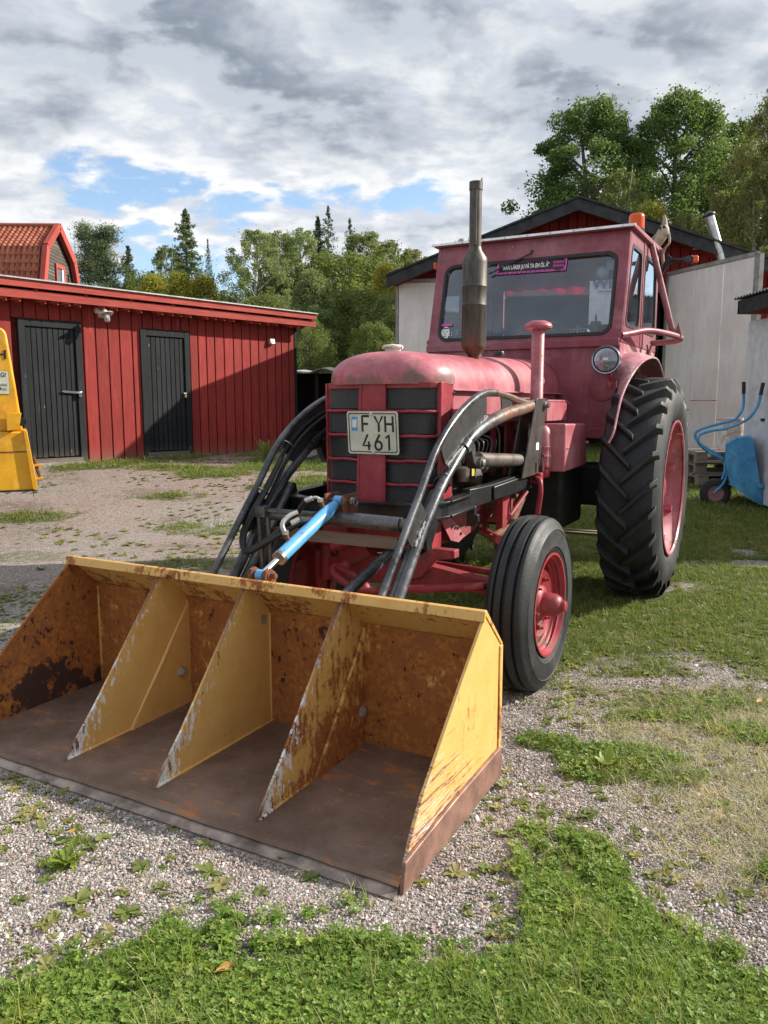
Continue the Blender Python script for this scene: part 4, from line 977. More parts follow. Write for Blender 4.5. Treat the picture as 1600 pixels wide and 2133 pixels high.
# crowd cylinder (blue)
A_ = Vector((.035, -.405, .868)); B_ = Vector((.035, -.975, .640)); d = (B_ - A_).normalized()
c = MB(); c.tube([A_ + d * .04, A_ + d * .10, A_ + d * .475], [.020, .028, .028], 20); c.lathe([(.022, -.02), (.022, .02)], A_, (1, 0, 0), 16); bc_ = c.build('blue_cylinder', M_blue, T)
c = MB(); c.lathe([(.0300, 0), (.0300, .018), (.024, .02)], A_ + d * .475, d, 20); c.build('gland_ring', M_steel, bc_)
c = MB(); c.tube([A_ + d * .48, B_ - d * .02], .013, 14); c.build('piston_rod', M_chrome, bc_)
c = MB(); c.lathe([(.022, -.016), (.022, .016)], B_, (1, 0, 0), 16); c.build('rod_eye', M_blue, bc_)
c = MB()
for t, r0 in ((.12, .0), (.40, .0)):
    p = A_ + d * t + Vector((-.012, 0, .022)); c.tube([p, p + Vector((-.008, -.01, .030))], .010, 10)
c.build('port_boss', M_rust, bc_)
c = MB(); p1 = A_ + d * .12 + Vector((-.020, -.01, .050)); p2 = A_ + d * .40 + Vector((-.020, -.01, .050))
c.tube(smooth_path([p1, p1 + Vector((-.004, -.0, .012)), p1 + Vector((-.018, -.008, .020)), p1 + Vector((-.035, -.014, .016))], 4), .0065, 10)
c.tube(smooth_path([p2, p2 + Vector((-.015, .0, .04)), p2 + Vector((-.005, .03, .07)), p2 + Vector((.02, .06, .085))], 4), .010, 10)
for p in (p1, p2): c.lathe([(.014, 0), (.014, .016)], p, (0, 0, 1), 6)
c.tube([p2 + Vector((.008, .028, .042)), p2 + Vector((.030, .055, .058))], .0115, 10); c.tube([p1 + Vector((-.033, -.014, .016)), p1 + Vector((-.062, -.022, .004))], .0115, 10)
c.build('hose_fitting', M_zinc, bc_)
c = MB()
q1 = p1 + Vector((-.060, -.022, .005)); q2 = p2 + Vector((.028, .053, .056))
H1 = [(-.405, -.25, 1.01), (-.40, -.36, .90), (-.40, -.47, .80), (-.42, -.52, .70), (-.38, -.56, .64), (-.30, -.56, .66), (-.18, -.50, .76), tuple(q1)]
H2 = [(-.39, -.25, 1.03), (-.385, -.36, .91), (-.39, -.46, .80), (-.41, -.52, .69), (-.35, -.58, .63), (-.25, -.56, .68), (-.10, -.48, .78), (-.04, -.44, .81), (-.03, -.46, .79), tuple(q2)]
c.tube(smooth_path(H1, 8), .0125, 10); c.tube(smooth_path(H2, 8), .0125, 10); c.build('hydraulic_hose', M_wire, T)
# hoses along the left arm
c = MB()
for o_ in (.0, .022):
    c.tube(smooth_path([(-.43 + .016 + o_ * .7, y + .045 + o_, z - .03 - o_ * .6) for y, z in ((-.512, .785), (-.378, .93), (-.249, 1.078), (-.125, 1.172), (.036, 1.250), (.20, 1.30), (.33, 1.32), (.6, 1.30), (.9, 1.27))], 5), .011, 8)
c.build('arm_hose', M_wire, T)
c = MB()
for y, z in ((-.19, 1.118), (-.40, .905)):
    c.tube([(-.425 + .032 * math.cos(t * .524) , y + .03 + .045 * math.sin(t * .524) * .8, z - .022 - .045 * math.sin(t * .524) * .5) for t in range(12)], .0035, 6, closed=True)
c.build('hose_clamp', M_zinc, T)
c = MB()
for x in (-.012, .082): c.prism([(-.45, .90), (-.33, .90), (-.33, .80), (-.36, .76), (-.42, .76), (-.45, .84)], 'x', x - .005, x + .005)
lp_ = c.build('crowd_bracket', M_rust, T, bevel=.002)
c = MB(); c.lathe([(.010, -.06), (.010, .075)], (.035, -.405, .868), (1, 0, 0), 12); c.lathe([(.018, .0), (.018, .012)], (.098, -.405, .868), (1, 0, 0), 6); c.tube([(.118 + 0, -.405 + .018 * math.cos(t * .785), .868 + .018 * math.sin(t * .785)) for t in range(8)], .003, 5, closed=True); c.build('pin', M_steel, lp_)
c = MB()
for x in (-.0, .07): c.prism([(-.935, .59), (-1.01, .632), (-1.0, .665), (-.97, .67), (-.94, .65)], 'x', x - .008, x + .008); c.lathe([(.022, -.012), (.022, .012)], (x, -.975, .642), (1, 0, 0), 14)
c.tube([(-.03, -.975, .642), (.105, -.975, .642)], .012, 10); c.build('bucket_ear', M_rust, T, bevel=.003)
# black cup lamp beside the right arm
c = MB(); c.lathe([(.0, .05), (.03, .04), (.040, .0), (.040, -.04), (.032, -.042), (.030, -.01), (0, -.008)], (.33, .05, .925), (-.3, 1, .1), 22)
for a in range(3): c.ball((.33 + .014 * math.cos(a * 2.1), .035, .925 + .014 * math.sin(a * 2.1)), .005, 8)
c.build('trailer_socket', M_blk, T)

# --- bucket
W_ = .974
c = MB(); c.box(-W_ + .012, W_ - .012, -.893, -.880, .012, .485); buck = c.build('bucket', M_bk_back, T)
c = MB(); c.prism([(-1.60, .002), (-.88, .002), (-.88, .022), (-1.60, .016)], 'x', -W_ + .01, W_ - .01); c.build('floor_plate', M_bk_floor, buck)
# cutting edge: a wavy worn lip with a step on top
c = MB(); n = 60
c.grid(lambda u, v: (-W_ + 2 * W_ * u, -1.668 + .045 * v, .006 + .010 * v), n, 2, .014)
co_ = c.build('cutting_edge', flat('scoured_edge_steel', (.30, .235, .20), .5, .3, .3, .35), buck)
c = MB(); c.grid(lambda u, v: (-W_ + 2 * W_ * u, -1.632 + .0015 * math.sin(u * 17) + .0015 * math.sin(u * 53 + 1) + .03 * v, .020 + .0095 * (1 if v > .2 else 0)), n * 2, 3, .006); c.build('edge_step', M_bk_floor, buck)
# top lip: slanted plate with a folded front
c = MB(); c.prism([(-.880, .478), (-.872, .484), (-1.030, .636), (-1.042, .632), (-1.052, .600), (-1.044, .597), (-1.036, .618)], 'x', -W_ - .004, W_ + .004); c.build('top_lip', M_bk_lip, buck, bevel=.002)
# sides
for s, mt in ((1, M_bk_out), (-1, M_bk_left)):
    x0, x1 = sorted((s * (W_ - .012), s * W_))
    c = MB(); c.prism([(-1.615, .012), (-1.558, .117), (-1.489, .205), (-1.20, .465), (-1.046, .598), (-1.036, .628), (-.884, .485), (-.884, .012)], 'x', x0, x1); c.build('side_plate', mt, buck, bevel=.002)
    x0, x1 = sorted((s * (W_ + .001), s * (W_ + .014)))
    c = MB(); c.prism([(-1.635, .0), (-1.618, .085), (-1.40, .100), (-1.28, .108), (-.893, .118), (-.886, .105), (-.886, .015), (-1.30, .0)], 'x', x0, x1); c.build('wear_plate', M_bk_wear, buck, bevel=.003)
    c = MB(); c.box(*sorted((s * (W_ - .02), s * (W_ + .006))), -.898, -.872, .0, .48); c.build('corner_angle', M_bk_lip, buck, bevel=.003)
for x, mt, ridge in ((-.435, M_bk_div, True), (0, M_bk_div, False), (.43, M_bk_div3, True)):
    c = MB()
    bow = .004 if x != .43 else .012
    c.prism([(-1.545, .016), (-1.40, .17), (-1.30, .29), (-1.045, .600), (-.984, .575), (-.885, .480), (-.885, .016)], 'x', x - .005, x + .005)
    if ridge:
        c.prism([(-1.235, .016), (-.888, .46), (-.888, .016)], 'x', x + .005, x + .020); c.tube([(x + .012, -1.235, .018), (x + .016, -1.06, .24), (x + .012, -.888, .462)], [.006, .010, .006], 6)
    c.tube([(x + .006, -1.53, .018), (x + .010, -1.2, .02), (x + .012, -.89, .022)], .006, 6); c.tube([(x + .008, -.890, .02), (x + .008, -.890, .47)], .006, 6)
    dv = c.build('divider', mt, buck, bevel=.0015)
    if ridge:
        y, z = (-.952, .172) if x < 0 else (-.925, .153)
        c = MB(); c.lathe([(.019, 0), (.019, .012), (.012, .013), (.012, .022 if x < 0 else .014)], (x + .020, y, z), (1, 0, 0), 6); c.lathe([(.023, 0), (.023, .003)], (x + .020, y, z), (1, 0, 0), 18)
        c.build('bolt', M_zinc, buck)
c = MB(); c.lathe([(.02, 0), (.02, .002)], (.005, -.93, .45), (1, 0, 0), 18); c.build('plug', M_zinc, buck)
# ---------------------------------------------------------------- terrain height
def sstep(t): t = np.clip(t, 0, 1); return t * t * (3 - 2 * t)
def _h(ix, iy, seed):
    n = (ix * 374761393 + iy * 668265263 + seed * 974711) & 0x7fffffff
    n = ((n ^ (n >> 13)) * 1274126177) & 0x7fffffff
    return ((n ^ (n >> 16)) & 0xffff) / 65535.0
def vnoise(x, y, sc, seed=0):
    x = np.asarray(x, float) * sc + 1000; y = np.asarray(y, float) * sc + 1000
    ix = np.floor(x).astype(np.int64); iy = np.floor(y).astype(np.int64); fx = x - ix; fy = y - iy
    fx = fx * fx * (3 - 2 * fx); fy = fy * fy * (3 - 2 * fy)
    return (_h(ix, iy, seed) * (1 - fx) + _h(ix + 1, iy, seed) * fx) * (1 - fy) + (_h(ix, iy + 1, seed) * (1 - fx) + _h(ix + 1, iy + 1, seed) * fx) * fy
def fbm(x, y, sc, o=4, seed=0):
    s = 0; a = 1; t = 0
    for i in range(o): s = s + a * vnoise(x, y, sc * 2 ** i, seed + i); t += a; a *= .55
    return s / t
def gz(x, y):
    x = np.asarray(x, float); y = np.asarray(y, float)
    return .43 * sstep((y - 7.4) / 5.1) + (fbm(x, y, 1.1, 3, 5) - .5) * .03 * sstep((np.hypot(x, y - 3.6) - 2.2) / 3) + sstep((y - 22) / 40) * 1.0 + sstep((y - 60) / 200) * 6
def gzf(x, y): return float(gz(x, y))

# ---------------------------------------------------------------- building materials
M_wred = wood_mat('red_painted_board', (.23, .024, .020), (.335, .044, .036), 1.0, 'z', (.10, .012, .01))
M_wredx = wood_mat('red_fascia_board', (.36, .05, .038), (.50, .10, .075), 1.0, 'x', (.14, .02, .015), worn=((.38, .30, .25), .72))
M_wblk = wood_mat('black_painted_board', (.008, .010, .012), (.022, .026, .029), 1.0, 'z', (.25, .24, .22))
M_galv = flat('galvanised_roof_sheet', (.42, .43, .43), .5, .5, .15)
M_conc = flat('concrete', (.32, .29, .26), .85, 0, .2, .4)
M_gard = wood_mat('dark_red_board', (.17, .014, .012), (.26, .026, .022), 1.0, 'z', (.05, .006, .005))
M_gblk = flat('black_barge_board', (.018, .019, .020), .55, 0, .3)
def ply():
    m = Mt('pale_plywood'); n = m.noise(1.3, 6, .65); g = m.noise(5, 5, .6, m.co((3, 3, .5))); st = m.noise(22, 3, .5)
    c = m.mix(m.rg(n, .35, .65), (.74, .68, .65), (.84, .80, .77)); c = m.mix(m.rg(g, .4, .7, 0, .3), c, (.60, .54, .48))
    c = m.mix(m.rg(st, .74, .77, 0, .8), c, (.18, .15, .13)); c = m.mix(m.rg(m.noise(2.2, 7, .7, m.co((1, 1, .3), loc=(4, 4, 1))), .60, .70, 0, .2), c, (.42, .37, .33))
    return m.set(c, .8, 0, .3, m.bump(g, .2, .004))
M_ply = ply()
M_greywood = wood_mat('weathered_grey_wood', (.10, .085, .07), (.20, .175, .15), 1.0, 'x')
M_pallet = wood_mat('pallet_wood', (.16, .13, .11), (.32, .28, .24), 1.4, 'x', (.06, .05, .04))
M_greysheet = flat('grey_painted_sheet', (.66, .67, .70), .7, 0, .08, .15)

# ---------------------------------------------------------------- long red shed (its front lies in the local plane y = 0, x runs along the wall)
AZ = .765; WD = (math.sin(AZ), math.cos(AZ))
shed = empty('shed', (-3.6, 13.0, 0), math.pi / 2 - AZ, 'long low red shed with vertical boards, two black doors and a flat grey-edged roof', 'shed')
XL, XR = -8.0, 2.80
c = MB(); c.box(XL, XR, .03, 3.6, .30, 2.86); c.build('wall', flat('dark_red_backing', (.10, .010, .008), .9), shed)
c = MB(); c.box(XL, XR, .0, 3.6, .0, .38); c.build('foundation', M_conc, shed)
bat = [-7.9 + .19 * i for i in range(29)]
bat = [b for b in bat if b < -2.5] + [-2.395, -2.222, -2.045, -1.864, -1.694, -1.536, -1.359, -1.162, -.96, -.771, -.559, -.379, -.195, -.007, .146, .321, .48, .642, .806, .974, 1.166, 1.361, 1.539, 1.72, 1.904, 2.091, 2.282, 2.428, 2.601, 2.737]
DO = [(-2.30, -1.38, 2.50), (-.416, .475, 2.48)]
def seg(x):
    for a, b, z in DO:
        if a - .02 < x < b + .02: return z + .005
    return None
for i in range(len(bat) - 1):
    a, b = bat[i], bat[i + 1]; mid = (a + b) / 2; z0 = seg(mid)
    # overlapping boards: the under board lies recessed, the top board stands proud over its edges
    zt = 2.86; zb0 = z0 if z0 else .385 + random.uniform(-.012, .01)
    c = MB(); wv = random.uniform(-.006, .006)
    c.prism([(a + .027, zb0), (b + .005, zb0 + wv * .5), (b + .005 + wv * .3, zt), (a + .027, zt)], 'y', -.024, -.002); c.build('wall_board', M_wred, shed, bevel=.003, seg=1)
    c = MB(); c.box(a - .006, a + .022, -.006, .02, zb0, zt) ; c.build('under_board', M_wred, shed)
c = MB(); c.box(2.745, 2.80, -.035, .02, .365, 2.73); c.build('corner_board', M_wblk, shed, bevel=.004)
for j in range(14):  # end wall boards
    c = MB(); c.box(2.80, 2.824, .03 + j * .25, .03 + j * .25 + .21, .38, 2.75); c.build('end_board', M_wred, shed)
# eaves: two stacked fascia boards, rafters, roof sheet
c = MB(); c.prism([(XL, 2.77), (3.05, 2.717), (3.05, 2.828), (-1.0, 2.852), (XL, 2.90)], 'y', -.30, -.27)
c.build('lower_fascia_board', M_wredx, shed, bevel=.004)
c = MB(); c.prism([(XL, 2.93), (3.03, 2.848), (3.03, 2.945), (XL, 3.045)], 'y', -.34, -.31); c.build('upper_fascia_board', M_wredx, shed, bevel=.004)
c = MB(); c.prism([(XL, 3.047), (3.05, 2.947), (3.05, 2.965), (XL, 3.066)], 'y', -.37, 3.7); c.build('roof_sheet', M_galv, shed)
c = MB(); c.prism([(XL, 2.97), (3.0, 2.89), (3.0, 2.944), (XL, 3.044)], 'y', -.26, 3.6); c.build('roof_deck', M_wred, shed)
x = -7.9
while x < 3.0:
    c = MB(); c.box(x, x + .05, -.305, .6, 2.83 - .008 * x, 2.895 - .008 * x); c.build('rafter', M_wred, shed); x += .72
k = 0
for b in bat:
    if b < -2.8: continue
    if k % 5 != 3:
        c = MB(); dz = -.012 * (b + 2) / 4; c.prism([(b - .04, 2.755 + dz), (b + .07, 2.75 + dz), (b + .07, 2.695 + dz), (b + .055, 2.695 + dz), (b + .05, 2.722 + dz), (b - .04, 2.725 + dz)], 'y', -.27, -.10); c.build('eave_block', M_wredx, shed)
    k += 1
c = MB(); c.box(XL, 2.98, -.27, .0, 2.765, 2.775); c.build('soffit', M_wred, shed)
c = MB(); c.box(XL, 2.8, 3.3, 3.6, .3, 2.9); c.build('back_wall', M_wred, shed)
def shed_door(x0, x1, z0, z1, nb, hasp):
    d = MB(); d.box(x0 + .09, x1 - .09, -.004, .03, z0, z1 - .1); do = d.build('door', flat('door_gap_black', (.006, .006, .006), .9), shed)
    f = MB(); f.box(x0, x0 + .095, -.055, .0, z0 - .06, z1 - .001); f.build('door_frame', M_wblk, do, bevel=.004)
    f = MB(); f.box(x1 - .095, x1, -.055, .0, z0 - .06, z1 - .001); f.build('door_frame', M_wblk, do, bevel=.004)
    f = MB(); f.box(x0 + .095, x1 - .095, -.052, .0, z1 - .105, z1); f.build('door_frame', M_wblk, do, bevel=.004)
    w = (x1 - x0 - .20) / nb
    for i in range(nb):
        p = MB(); a = x0 + .10 + i * w; p.box(a + .005, a + w - .005, -.030, -.005, z0 + .02 + random.uniform(-.006, .006), z1 - .112); p.build('door_plank', M_wblk, do, bevel=.004, seg=1)
    t = MB(); t.box(x0 + .05, x1 - .08, -.08, -.01, z0 - .06, z0 + .0); t.build('threshold', M_greywood, do)
    t = MB(); t.box(x0 + .02, x1 - .06, -.12, -.0, z0 - .16, z0 - .06); t.build('doorstep', M_conc, do)
    return do
d1 = shed_door(-2.30, -1.38, .50, 2.50, 9, 0)
h = MB(); h.bar((-1.70, -.06, 1.478), (-1.47, -.06, 1.465), .008, .03); h.tube([(-1.72, -.055, 1.48), (-1.68, -.055, 1.48)], .008, 8); h.lathe([(.028, 0), (.030, .03), (.018, .035)], (-1.452, -.055, 1.455), (0, -1, 0), 16); h.box(-1.475, -1.43, -.085, -.055, 1.40, 1.44); h.build('hasp', M_chrome, d1)
d2 = shed_door(-.416, .475, .52, 2.48, 8, 0)
h = MB(); h.box(.335, .385, -.06, -.03, 1.46, 1.485); h.build('hasp', M_zinc, d2)
h = MB(); h.box(.345, .38, -.075, -.05, 1.40, 1.44); h.tube([(.350, -.062, 1.44), (.352, -.062, 1.465), (.373, -.062, 1.465), (.375, -.062, 1.44)], .004, 6); h.build('padlock', flat('brass', (.6, .42, .18), .4, .7), d2)
def on_shed(x, y, z):  # shed-local to world
    return (-3.6 + x * WD[0] - y * math.cos(AZ), 13.0 + x * WD[1] + y * math.sin(AZ), z)
RZ = math.pi / 2 - AZ
# wall lamp
lam = empty('wall_lamp', tuple(on_shed(-1.10, -.03, 2.70)), RZ, 'white enamel outdoor lamp with a glass bulb hanging under the shed eave', 'lamp')
c = MB(); c.lathe([(.058, 0), (.064, .03), (.058, .07), (.03, .09)], (0, 0, 0), (0, -1, 0), 22); c.build('base', M_cream, lam)
c = MB(); c.tube(smooth_path([(.0, -.08, .0), (.0, -.14, .02), (-.005, -.21, .0), (-.01, -.25, -.03)], 4), .011, 8); c.build('arm', M_cream, lam)
ax_l = Vector((.12, -.35, -1)).normalized()
c = MB(); c.lathe([(.03, -.03), (.045, .0), (.06, .01), (.115, .03), (.118, .038), (.10, .034), (.03, .012)], (-.01, -.26, -.05), ax_l, 28, cap=False); c.build('shade', M_cream, lam)
c = MB(); c.lathe([(.034, .0), (.044, .04), (.046, .09), (.038, .13), (.018, .15), (0, .153)], (-.01, -.26, -.05), ax_l, 20); c.build('glass_bulb', glass_mat('bulb_glass', (.88, .88, .88), 1.2, .35, (.75, .75, .75)), lam)
c = MB(); c.lathe([(.018, .0), (.026, .05), (.02, .09), (0, .10)], (-.01, -.26, -.05), ax_l, 14); c.build('light_bulb', M_cream, lam)
sn = empty('wall_sensor_light', tuple(on_shed(2.195, -.03, 2.417)), RZ, 'small white box lamp fixed to the red wall near the corner of the shed', 'lamp')
c = MB(); c.obox((0, -.03, 0), (.10, .06, .09), Matrix.Rotation(R(-14), 3, 'X')); c.build('housing', M_cream, sn, bevel=.006)
c = MB(); c.obox((.005, -.063, -.01), (.07, .012, .06), Matrix.Rotation(R(-14), 3, 'X')); c.build('front_glass', flat('milky_glass', (.55, .58, .62), .3), sn)

# ---------------------------------------------------------------- dark lean-to behind the shed
ln = empty('lean_to', (-1.5, 17, 0), 0, 'dark open lean-to with a crumpled pale roof sheet beside the shed corner', 'shelter')
c = MB(); c.grid(lambda u, v: (-1.2 + 2.3 * u, -.4 + 2.2 * v, 1.98 + .03 * math.sin(u * 23) + .03 * math.sin(u * 9 + 2) + .12 * v), 40, 4, .02); c.build('roof_sheet', flat('pale_roof_sheet', (.45, .44, .44), .5, .2, .3), ln, smooth=20)
c = MB(); c.box(-1.2, 1.1, 1.5, 1.6, .35, 2.0); c.box(-1.2, -1.15, -.3, 1.5, .35, 1.9); c.box(1.0, 1.05, -.3, 1.5, .35, 1.9); c.build('back_wall', M_dark, ln)
for px_ in (-1.1, 0.05, .95):
    c = MB(); c.box(px_, px_ + .07, -.3, -.22, .35, 1.95); c.build('post', M_dark, ln)
c = MB(); c.obox((-1.05, 12.95, .46), (.06, 1.9, .05), Matrix.Rotation(R(-8), 3, 'Z')); 
tag(c.build('steel_bar', flat('blue_black_bar', (.02, .035, .09), .5), None), 'dark blue steel bar lying on the ground behind the left loader arm', 'bar')

# ---------------------------------------------------------------- house with the gambrel tile roof
HX, HY = -13.95, 34.0
house = empty('house', (HX, HY, -.22), R(1.5), 'old house with a steep orange tiled gambrel roof and a grey boarded gable', 'house')
GP = [(-.75, 5.2), (-.62, 6.3), (0, 8.05), (1.42, 9.15), (3.05, 7.95), (3.75, 6.0), (3.85, 5.2)]   # (y, z) outline of the gable, eaves hidden by the shed
c = MB(); c.prism([(y * .96 + .06, z - .12) for y, z in GP] + [(3.8, .6), (-.7, .6)], 'x', -12.5, -.35); c.build('house_body', flat('dark_house_wall', (.05, .04, .035), .9), house)
gm = wood_mat('grey_gable_board', (.085, .068, .055), (.16, .135, .115), .8, 'y')
# gable boards, horizontal
def gab_y(z):
    pts = GP; l = r = None
    for i in range(3):
        (y0, z0), (y1, z1) = pts[i], pts[i + 1]
        if z0 <= z <= z1: l = y0 + (y1 - y0) * (z - z0) / (z1 - z0)
    for i in range(3, 6):
        (y0, z0), (y1, z1) = pts[i], pts[i + 1]
        if z1 <= z <= z0: r = y0 + (y1 - y0) * (z - z0) / (z1 - z0)
    return l, r
z = 5.25
while z < 9.0:
    l0, r0 = gab_y(z); l1, r1 = gab_y(min(z + .135, 9.1))
    c = MB(); c.prism([(l0 + .1, z), (r0 - .1, z), (r1 - .1, z + .135), (l1 + .1, z + .135)], 'x', -.348, -.32 - .012 * 0); c.build('gable_board', gm, house, bevel=.012, seg=1); z += .145
for i in range(len(GP) - 1):
    (y0, z0), (y1, z1) = GP[i], GP[i + 1]
    c = MB(); c.bar((-.15, y0, z0 + .0), (-.15, y1, z1), .30 if i < 3 else .36, .20, (1, 0, 0)); c.build('barge_board', M_wredx, house)
wn = MB(); wn.box(-.30, -.24, 1.22, 2.22, 6.35, 6.50); wn.box(-.30, -.24, 1.22, 2.22, 7.42, 7.58); wn.box(-.30, -.24, 1.22, 1.34, 6.50, 7.42); wn.box(-.30, -.24, 2.10, 2.22, 6.50, 7.42)
wo = wn.build('window', M_wredx, house)
c = MB(); c.box(-.31, -.29, 1.34, 2.10, 6.50, 7.42); c.build('pane', glass_mat('house_glass', (.2, .23, .25), .7, .15, (.4, .42, .45)), wo)
c = MB(); c.box(-.28, -.26, 1.92, 2.10, 6.50, 7.42); c.box(-.28, -.26, 1.34, 2.10, 6.50, 6.56); c.build('curtain', M_white, wo)
def tile_m():
    m = Mt('terracotta_tile'); n = m.noise(3, 5, .7, m.co(kind='Generated')); r = m.rnd()
    c = m.mix(m.rg(r, 0, 1, 0, 1, False), (.28, .075, .042), (.40, .135, .078)); c = m.mix(m.rg(n, .45, .75, 0, .5), c, (.22, .06, .035)); return m.set(c, .8, 0, .3)
M_tile = tile_m()
(yl0, zl0), (yl1, zl1), (yl2, zl2) = GP[1], GP[2], GP[3]
rfp = MB()
for i in range(len(GP) - 1):
    (y0, z0), (y1, z1) = GP[i], GP[i + 1]; rfp.bar((-6.5, y0, z0), (-6.5, y1, z1), 12.2, .05, (1, 0, 0)) if False else rfp.add([(-12.6, y0, z0), (-.2, y0, z0), (-.2, y1, z1), (-12.6, y1, z1), (-12.6, y0 + .05, z0 - .06), (-.2, y0 + .05, z0 - .06), (-.2, y1 + .05, z1 - .06), (-12.6, y1 + .05, z1 - .06)], [(0, 1, 2, 3), (7, 6, 5, 4), (0, 4, 5, 1), (1, 5, 6, 2), (2, 6, 7, 3), (3, 7, 4, 0)])
roofo = rfp.build('roof', flat('roof_underlay', (.10, .03, .02), .9), house)
def tile_mesh(w, l):
    t = MB(); t.grid(lambda u, v: (w * 1.06 * u, l * (v - .0) * 1.12 - l * .06, .035 + .028 * math.sin(u * 2 * math.pi * .98 + .4) - .024 * v), 6, 1, .014); return t
def lay(y0, z0, y1, z1, w, l, nx, ny, kk):
    me = tile_mesh(w, l).mesh('tile', M_tile, 60); ang = math.atan2(z1 - z0, y1 - y0)
    for j in range(ny):
        for i in range(nx):
            o = bpy.data.objects.new('tile', me); COL.objects.link(o); o.parent = roofo
            t = j * l; o.location = (-.42 - (i + 1) * w, y0 + math.cos(ang) * t, z0 + math.sin(ang) * t); o.rotation_euler = (ang, random.uniform(-.01, .01), random.uniform(-.008, .008))
lay(yl0, zl0, yl1, zl1, .225, math.hypot(yl1 - yl0, zl1 - zl0) / 5, 16, 5, 0)
lay(yl1, zl1, yl2, zl2, .225, math.hypot(yl2 - yl1, zl2 - zl1) / 8, 17, 8, 0)
# rows farther along the roof, beyond the frame
far = MB()
for (y0, z0, y1, z1, ny) in ((yl0, zl0, yl1, zl1, 5), (yl1, zl1, yl2, zl2, 8)):
    L_ = math.hypot(y1 - y0, z1 - z0)
    for j in range(ny):
        a, b = j / ny, (j + 1) / ny; ya, za, yb, zb_ = y0 + (y1 - y0) * a, z0 + (z1 - z0) * a, y0 + (y1 - y0) * b, z0 + (z1 - z0) * b
        far.grid(lambda u, v: (-12.5 + 8.0 * u, ya + (yb - ya) * v - .02 * (1 - v), za + (zb_ - za) * v + .05 + .02 * math.sin(u * 8 / .225 * 2 * math.pi) + .02 * (1 - v)), 210, 1, .01)
tag(far.build('far_tiles', M_tile, roofo), kind='stuff')
c = MB(); c.tube([(-12.5, 1.42, 9.20), (-.2, 1.42, 9.20)], .09, 10); c.build('ridge_tile_row', M_tile, roofo)

# ---------------------------------------------------------------- garage with the big plywood doors
GA = math.atan2(-.9, 4.8)
gar = empty('garage', (.0, 14.62, 0), GA, 'dark red timber garage with a low black-edged gable roof and pale plywood doors', 'garage')
GW = 6.7; mid = 3.36; ez = 3.42; az_ = 4.60
def rl(x): return az_ - .36 * abs(x - mid)
c = MB()  # back of the wall, with the doorway open: three boxes
c.box(5.02, GW, .03, .1, .3, 3.40); c.prism([(.27, 3.36), (GW, 3.36), (mid, az_ - .1)], 'y', .03, .1)
c.box(.27, .35, .1, 7, .3, 3.4); c.box(GW - .08, GW, .1, 7, .3, 3.4); c.box(.27, GW, 6.9, 7, .3, 3.4); c.prism([(.27, 3.40), (GW, 3.40), (mid, az_ - .02)], 'y', 6.9, 7.0); c.build('inner_wall', M_dark, gar)
x = 0.27
while x < GW - .1:
    w = .155; xm = x + w / 2; z0 = 3.30 if xm < 5.0 else .45
    c = MB(); c.prism([(x + .006, z0), (x + w - .006, z0), (x + w - .006, rl(x + w) - .02), (x + .006, rl(x) - .02)], 'y', -.02 - .006 * (int(x / w) % 2), .02); c.build('gable_board', M_gard, gar, bevel=.004, seg=1); x += w
for s in (-1, 1):
    x0, x1 = (mid, .13) if s < 0 else (mid, GW + .3)
    z0, z1 = az_ + .06, az_ + .06 - .36 * abs(x1 - mid)
    c = MB(); c.prism([(x0, z0), (x1, z1), (x1, z1 - .19), (x0, z0 - .19)], 'y', -.50, -.46); c.build('barge_board', M_gblk, gar)
    c = MB(); c.prism([(x0, z0 + .035), (x1, z1 + .035), (x1, z1 + .002), (x0, z0 + .002)], 'y', -.54, 7.2); c.build('roof_slope', M_gblk, gar)
    c = MB(); c.prism([(x0, z0 - .10), (x1 - s * .1, z1 - .09), (x1 - s * .1, z1 - .12), (x0, z0 - .13)], 'y', -.46, .0); c.build('soffit', M_gard, gar)
c = MB(); c.box(.2, 5.1, .0, .09, 3.17, 3.30); c.build('lintel', wood_mat('old_lintel', (.22, .13, .07), (.34, .22, .13), 1, 'x'), gar)
c = MB(); c.box(4.86, 5.02, -.01, .08, .42, 3.17); c.build('door_post', M_gblk, gar)
c = MB(); c.grid(lambda u, v: (4.2 + .62 * u, .12 + .06 * math.sin(u * 20 + v * 2), .45 + 2.68 * v), 30, 8, .004); c.build('black_tarpaulin', flat('black_tarpaulin', (.02, .02, .022), .4), gar)
c = MB(); c.lathe([(.05, 0), (.06, .04), (.04, .09), (0, .1)], (3.42, -.03, 4.22), (0, -1, 0), 16); c.tube([(3.42, -.03, 4.12), (3.42, -.03, 4.0)], .012, 6); c.build('gable_lamp', M_cream, gar)
def leaf(x0, y0, ang, wdt, panels, nm, frame_l=True, rows=None):
    e = empty('door_leaf', (x0, y0, 0), ang, parent=gar)
    n = len(panels)
    xs = 0
    for (a, b, z0, z1) in panels:
        c = MB(); c.box(a + .005, b - .005, -.02 + random.uniform(-.003, .003), .0, z0 + .004, z1 - .004); c.build('plywood_panel', M_ply, e, bevel=.003, seg=1)
    fb = flat('grey_door_frame', (.30, .29, .27), .7, 0, .15) if 'grey_door_frame' not in bpy.data.materials else bpy.data.materials['grey_door_frame']
    for (a, b, z0, z1) in ((-.05, 0, .42, 3.47), (wdt, wdt + .05, .42, 3.47), (-.05, wdt + .05, 3.44, 3.50), (-.05, wdt + .05, .38, .44)):
        c = MB(); c.box(a, b, -.035, .02, z0, z1); c.build('frame_rail', fb, e)
    return e
l1 = leaf(.28, -.06, R(-2), 1.75, [(0, .87, .44, 3.44), (.873, 1.75, .44, 3.44)], 'left')
angR = math.atan2(-1.8, .62) - GA
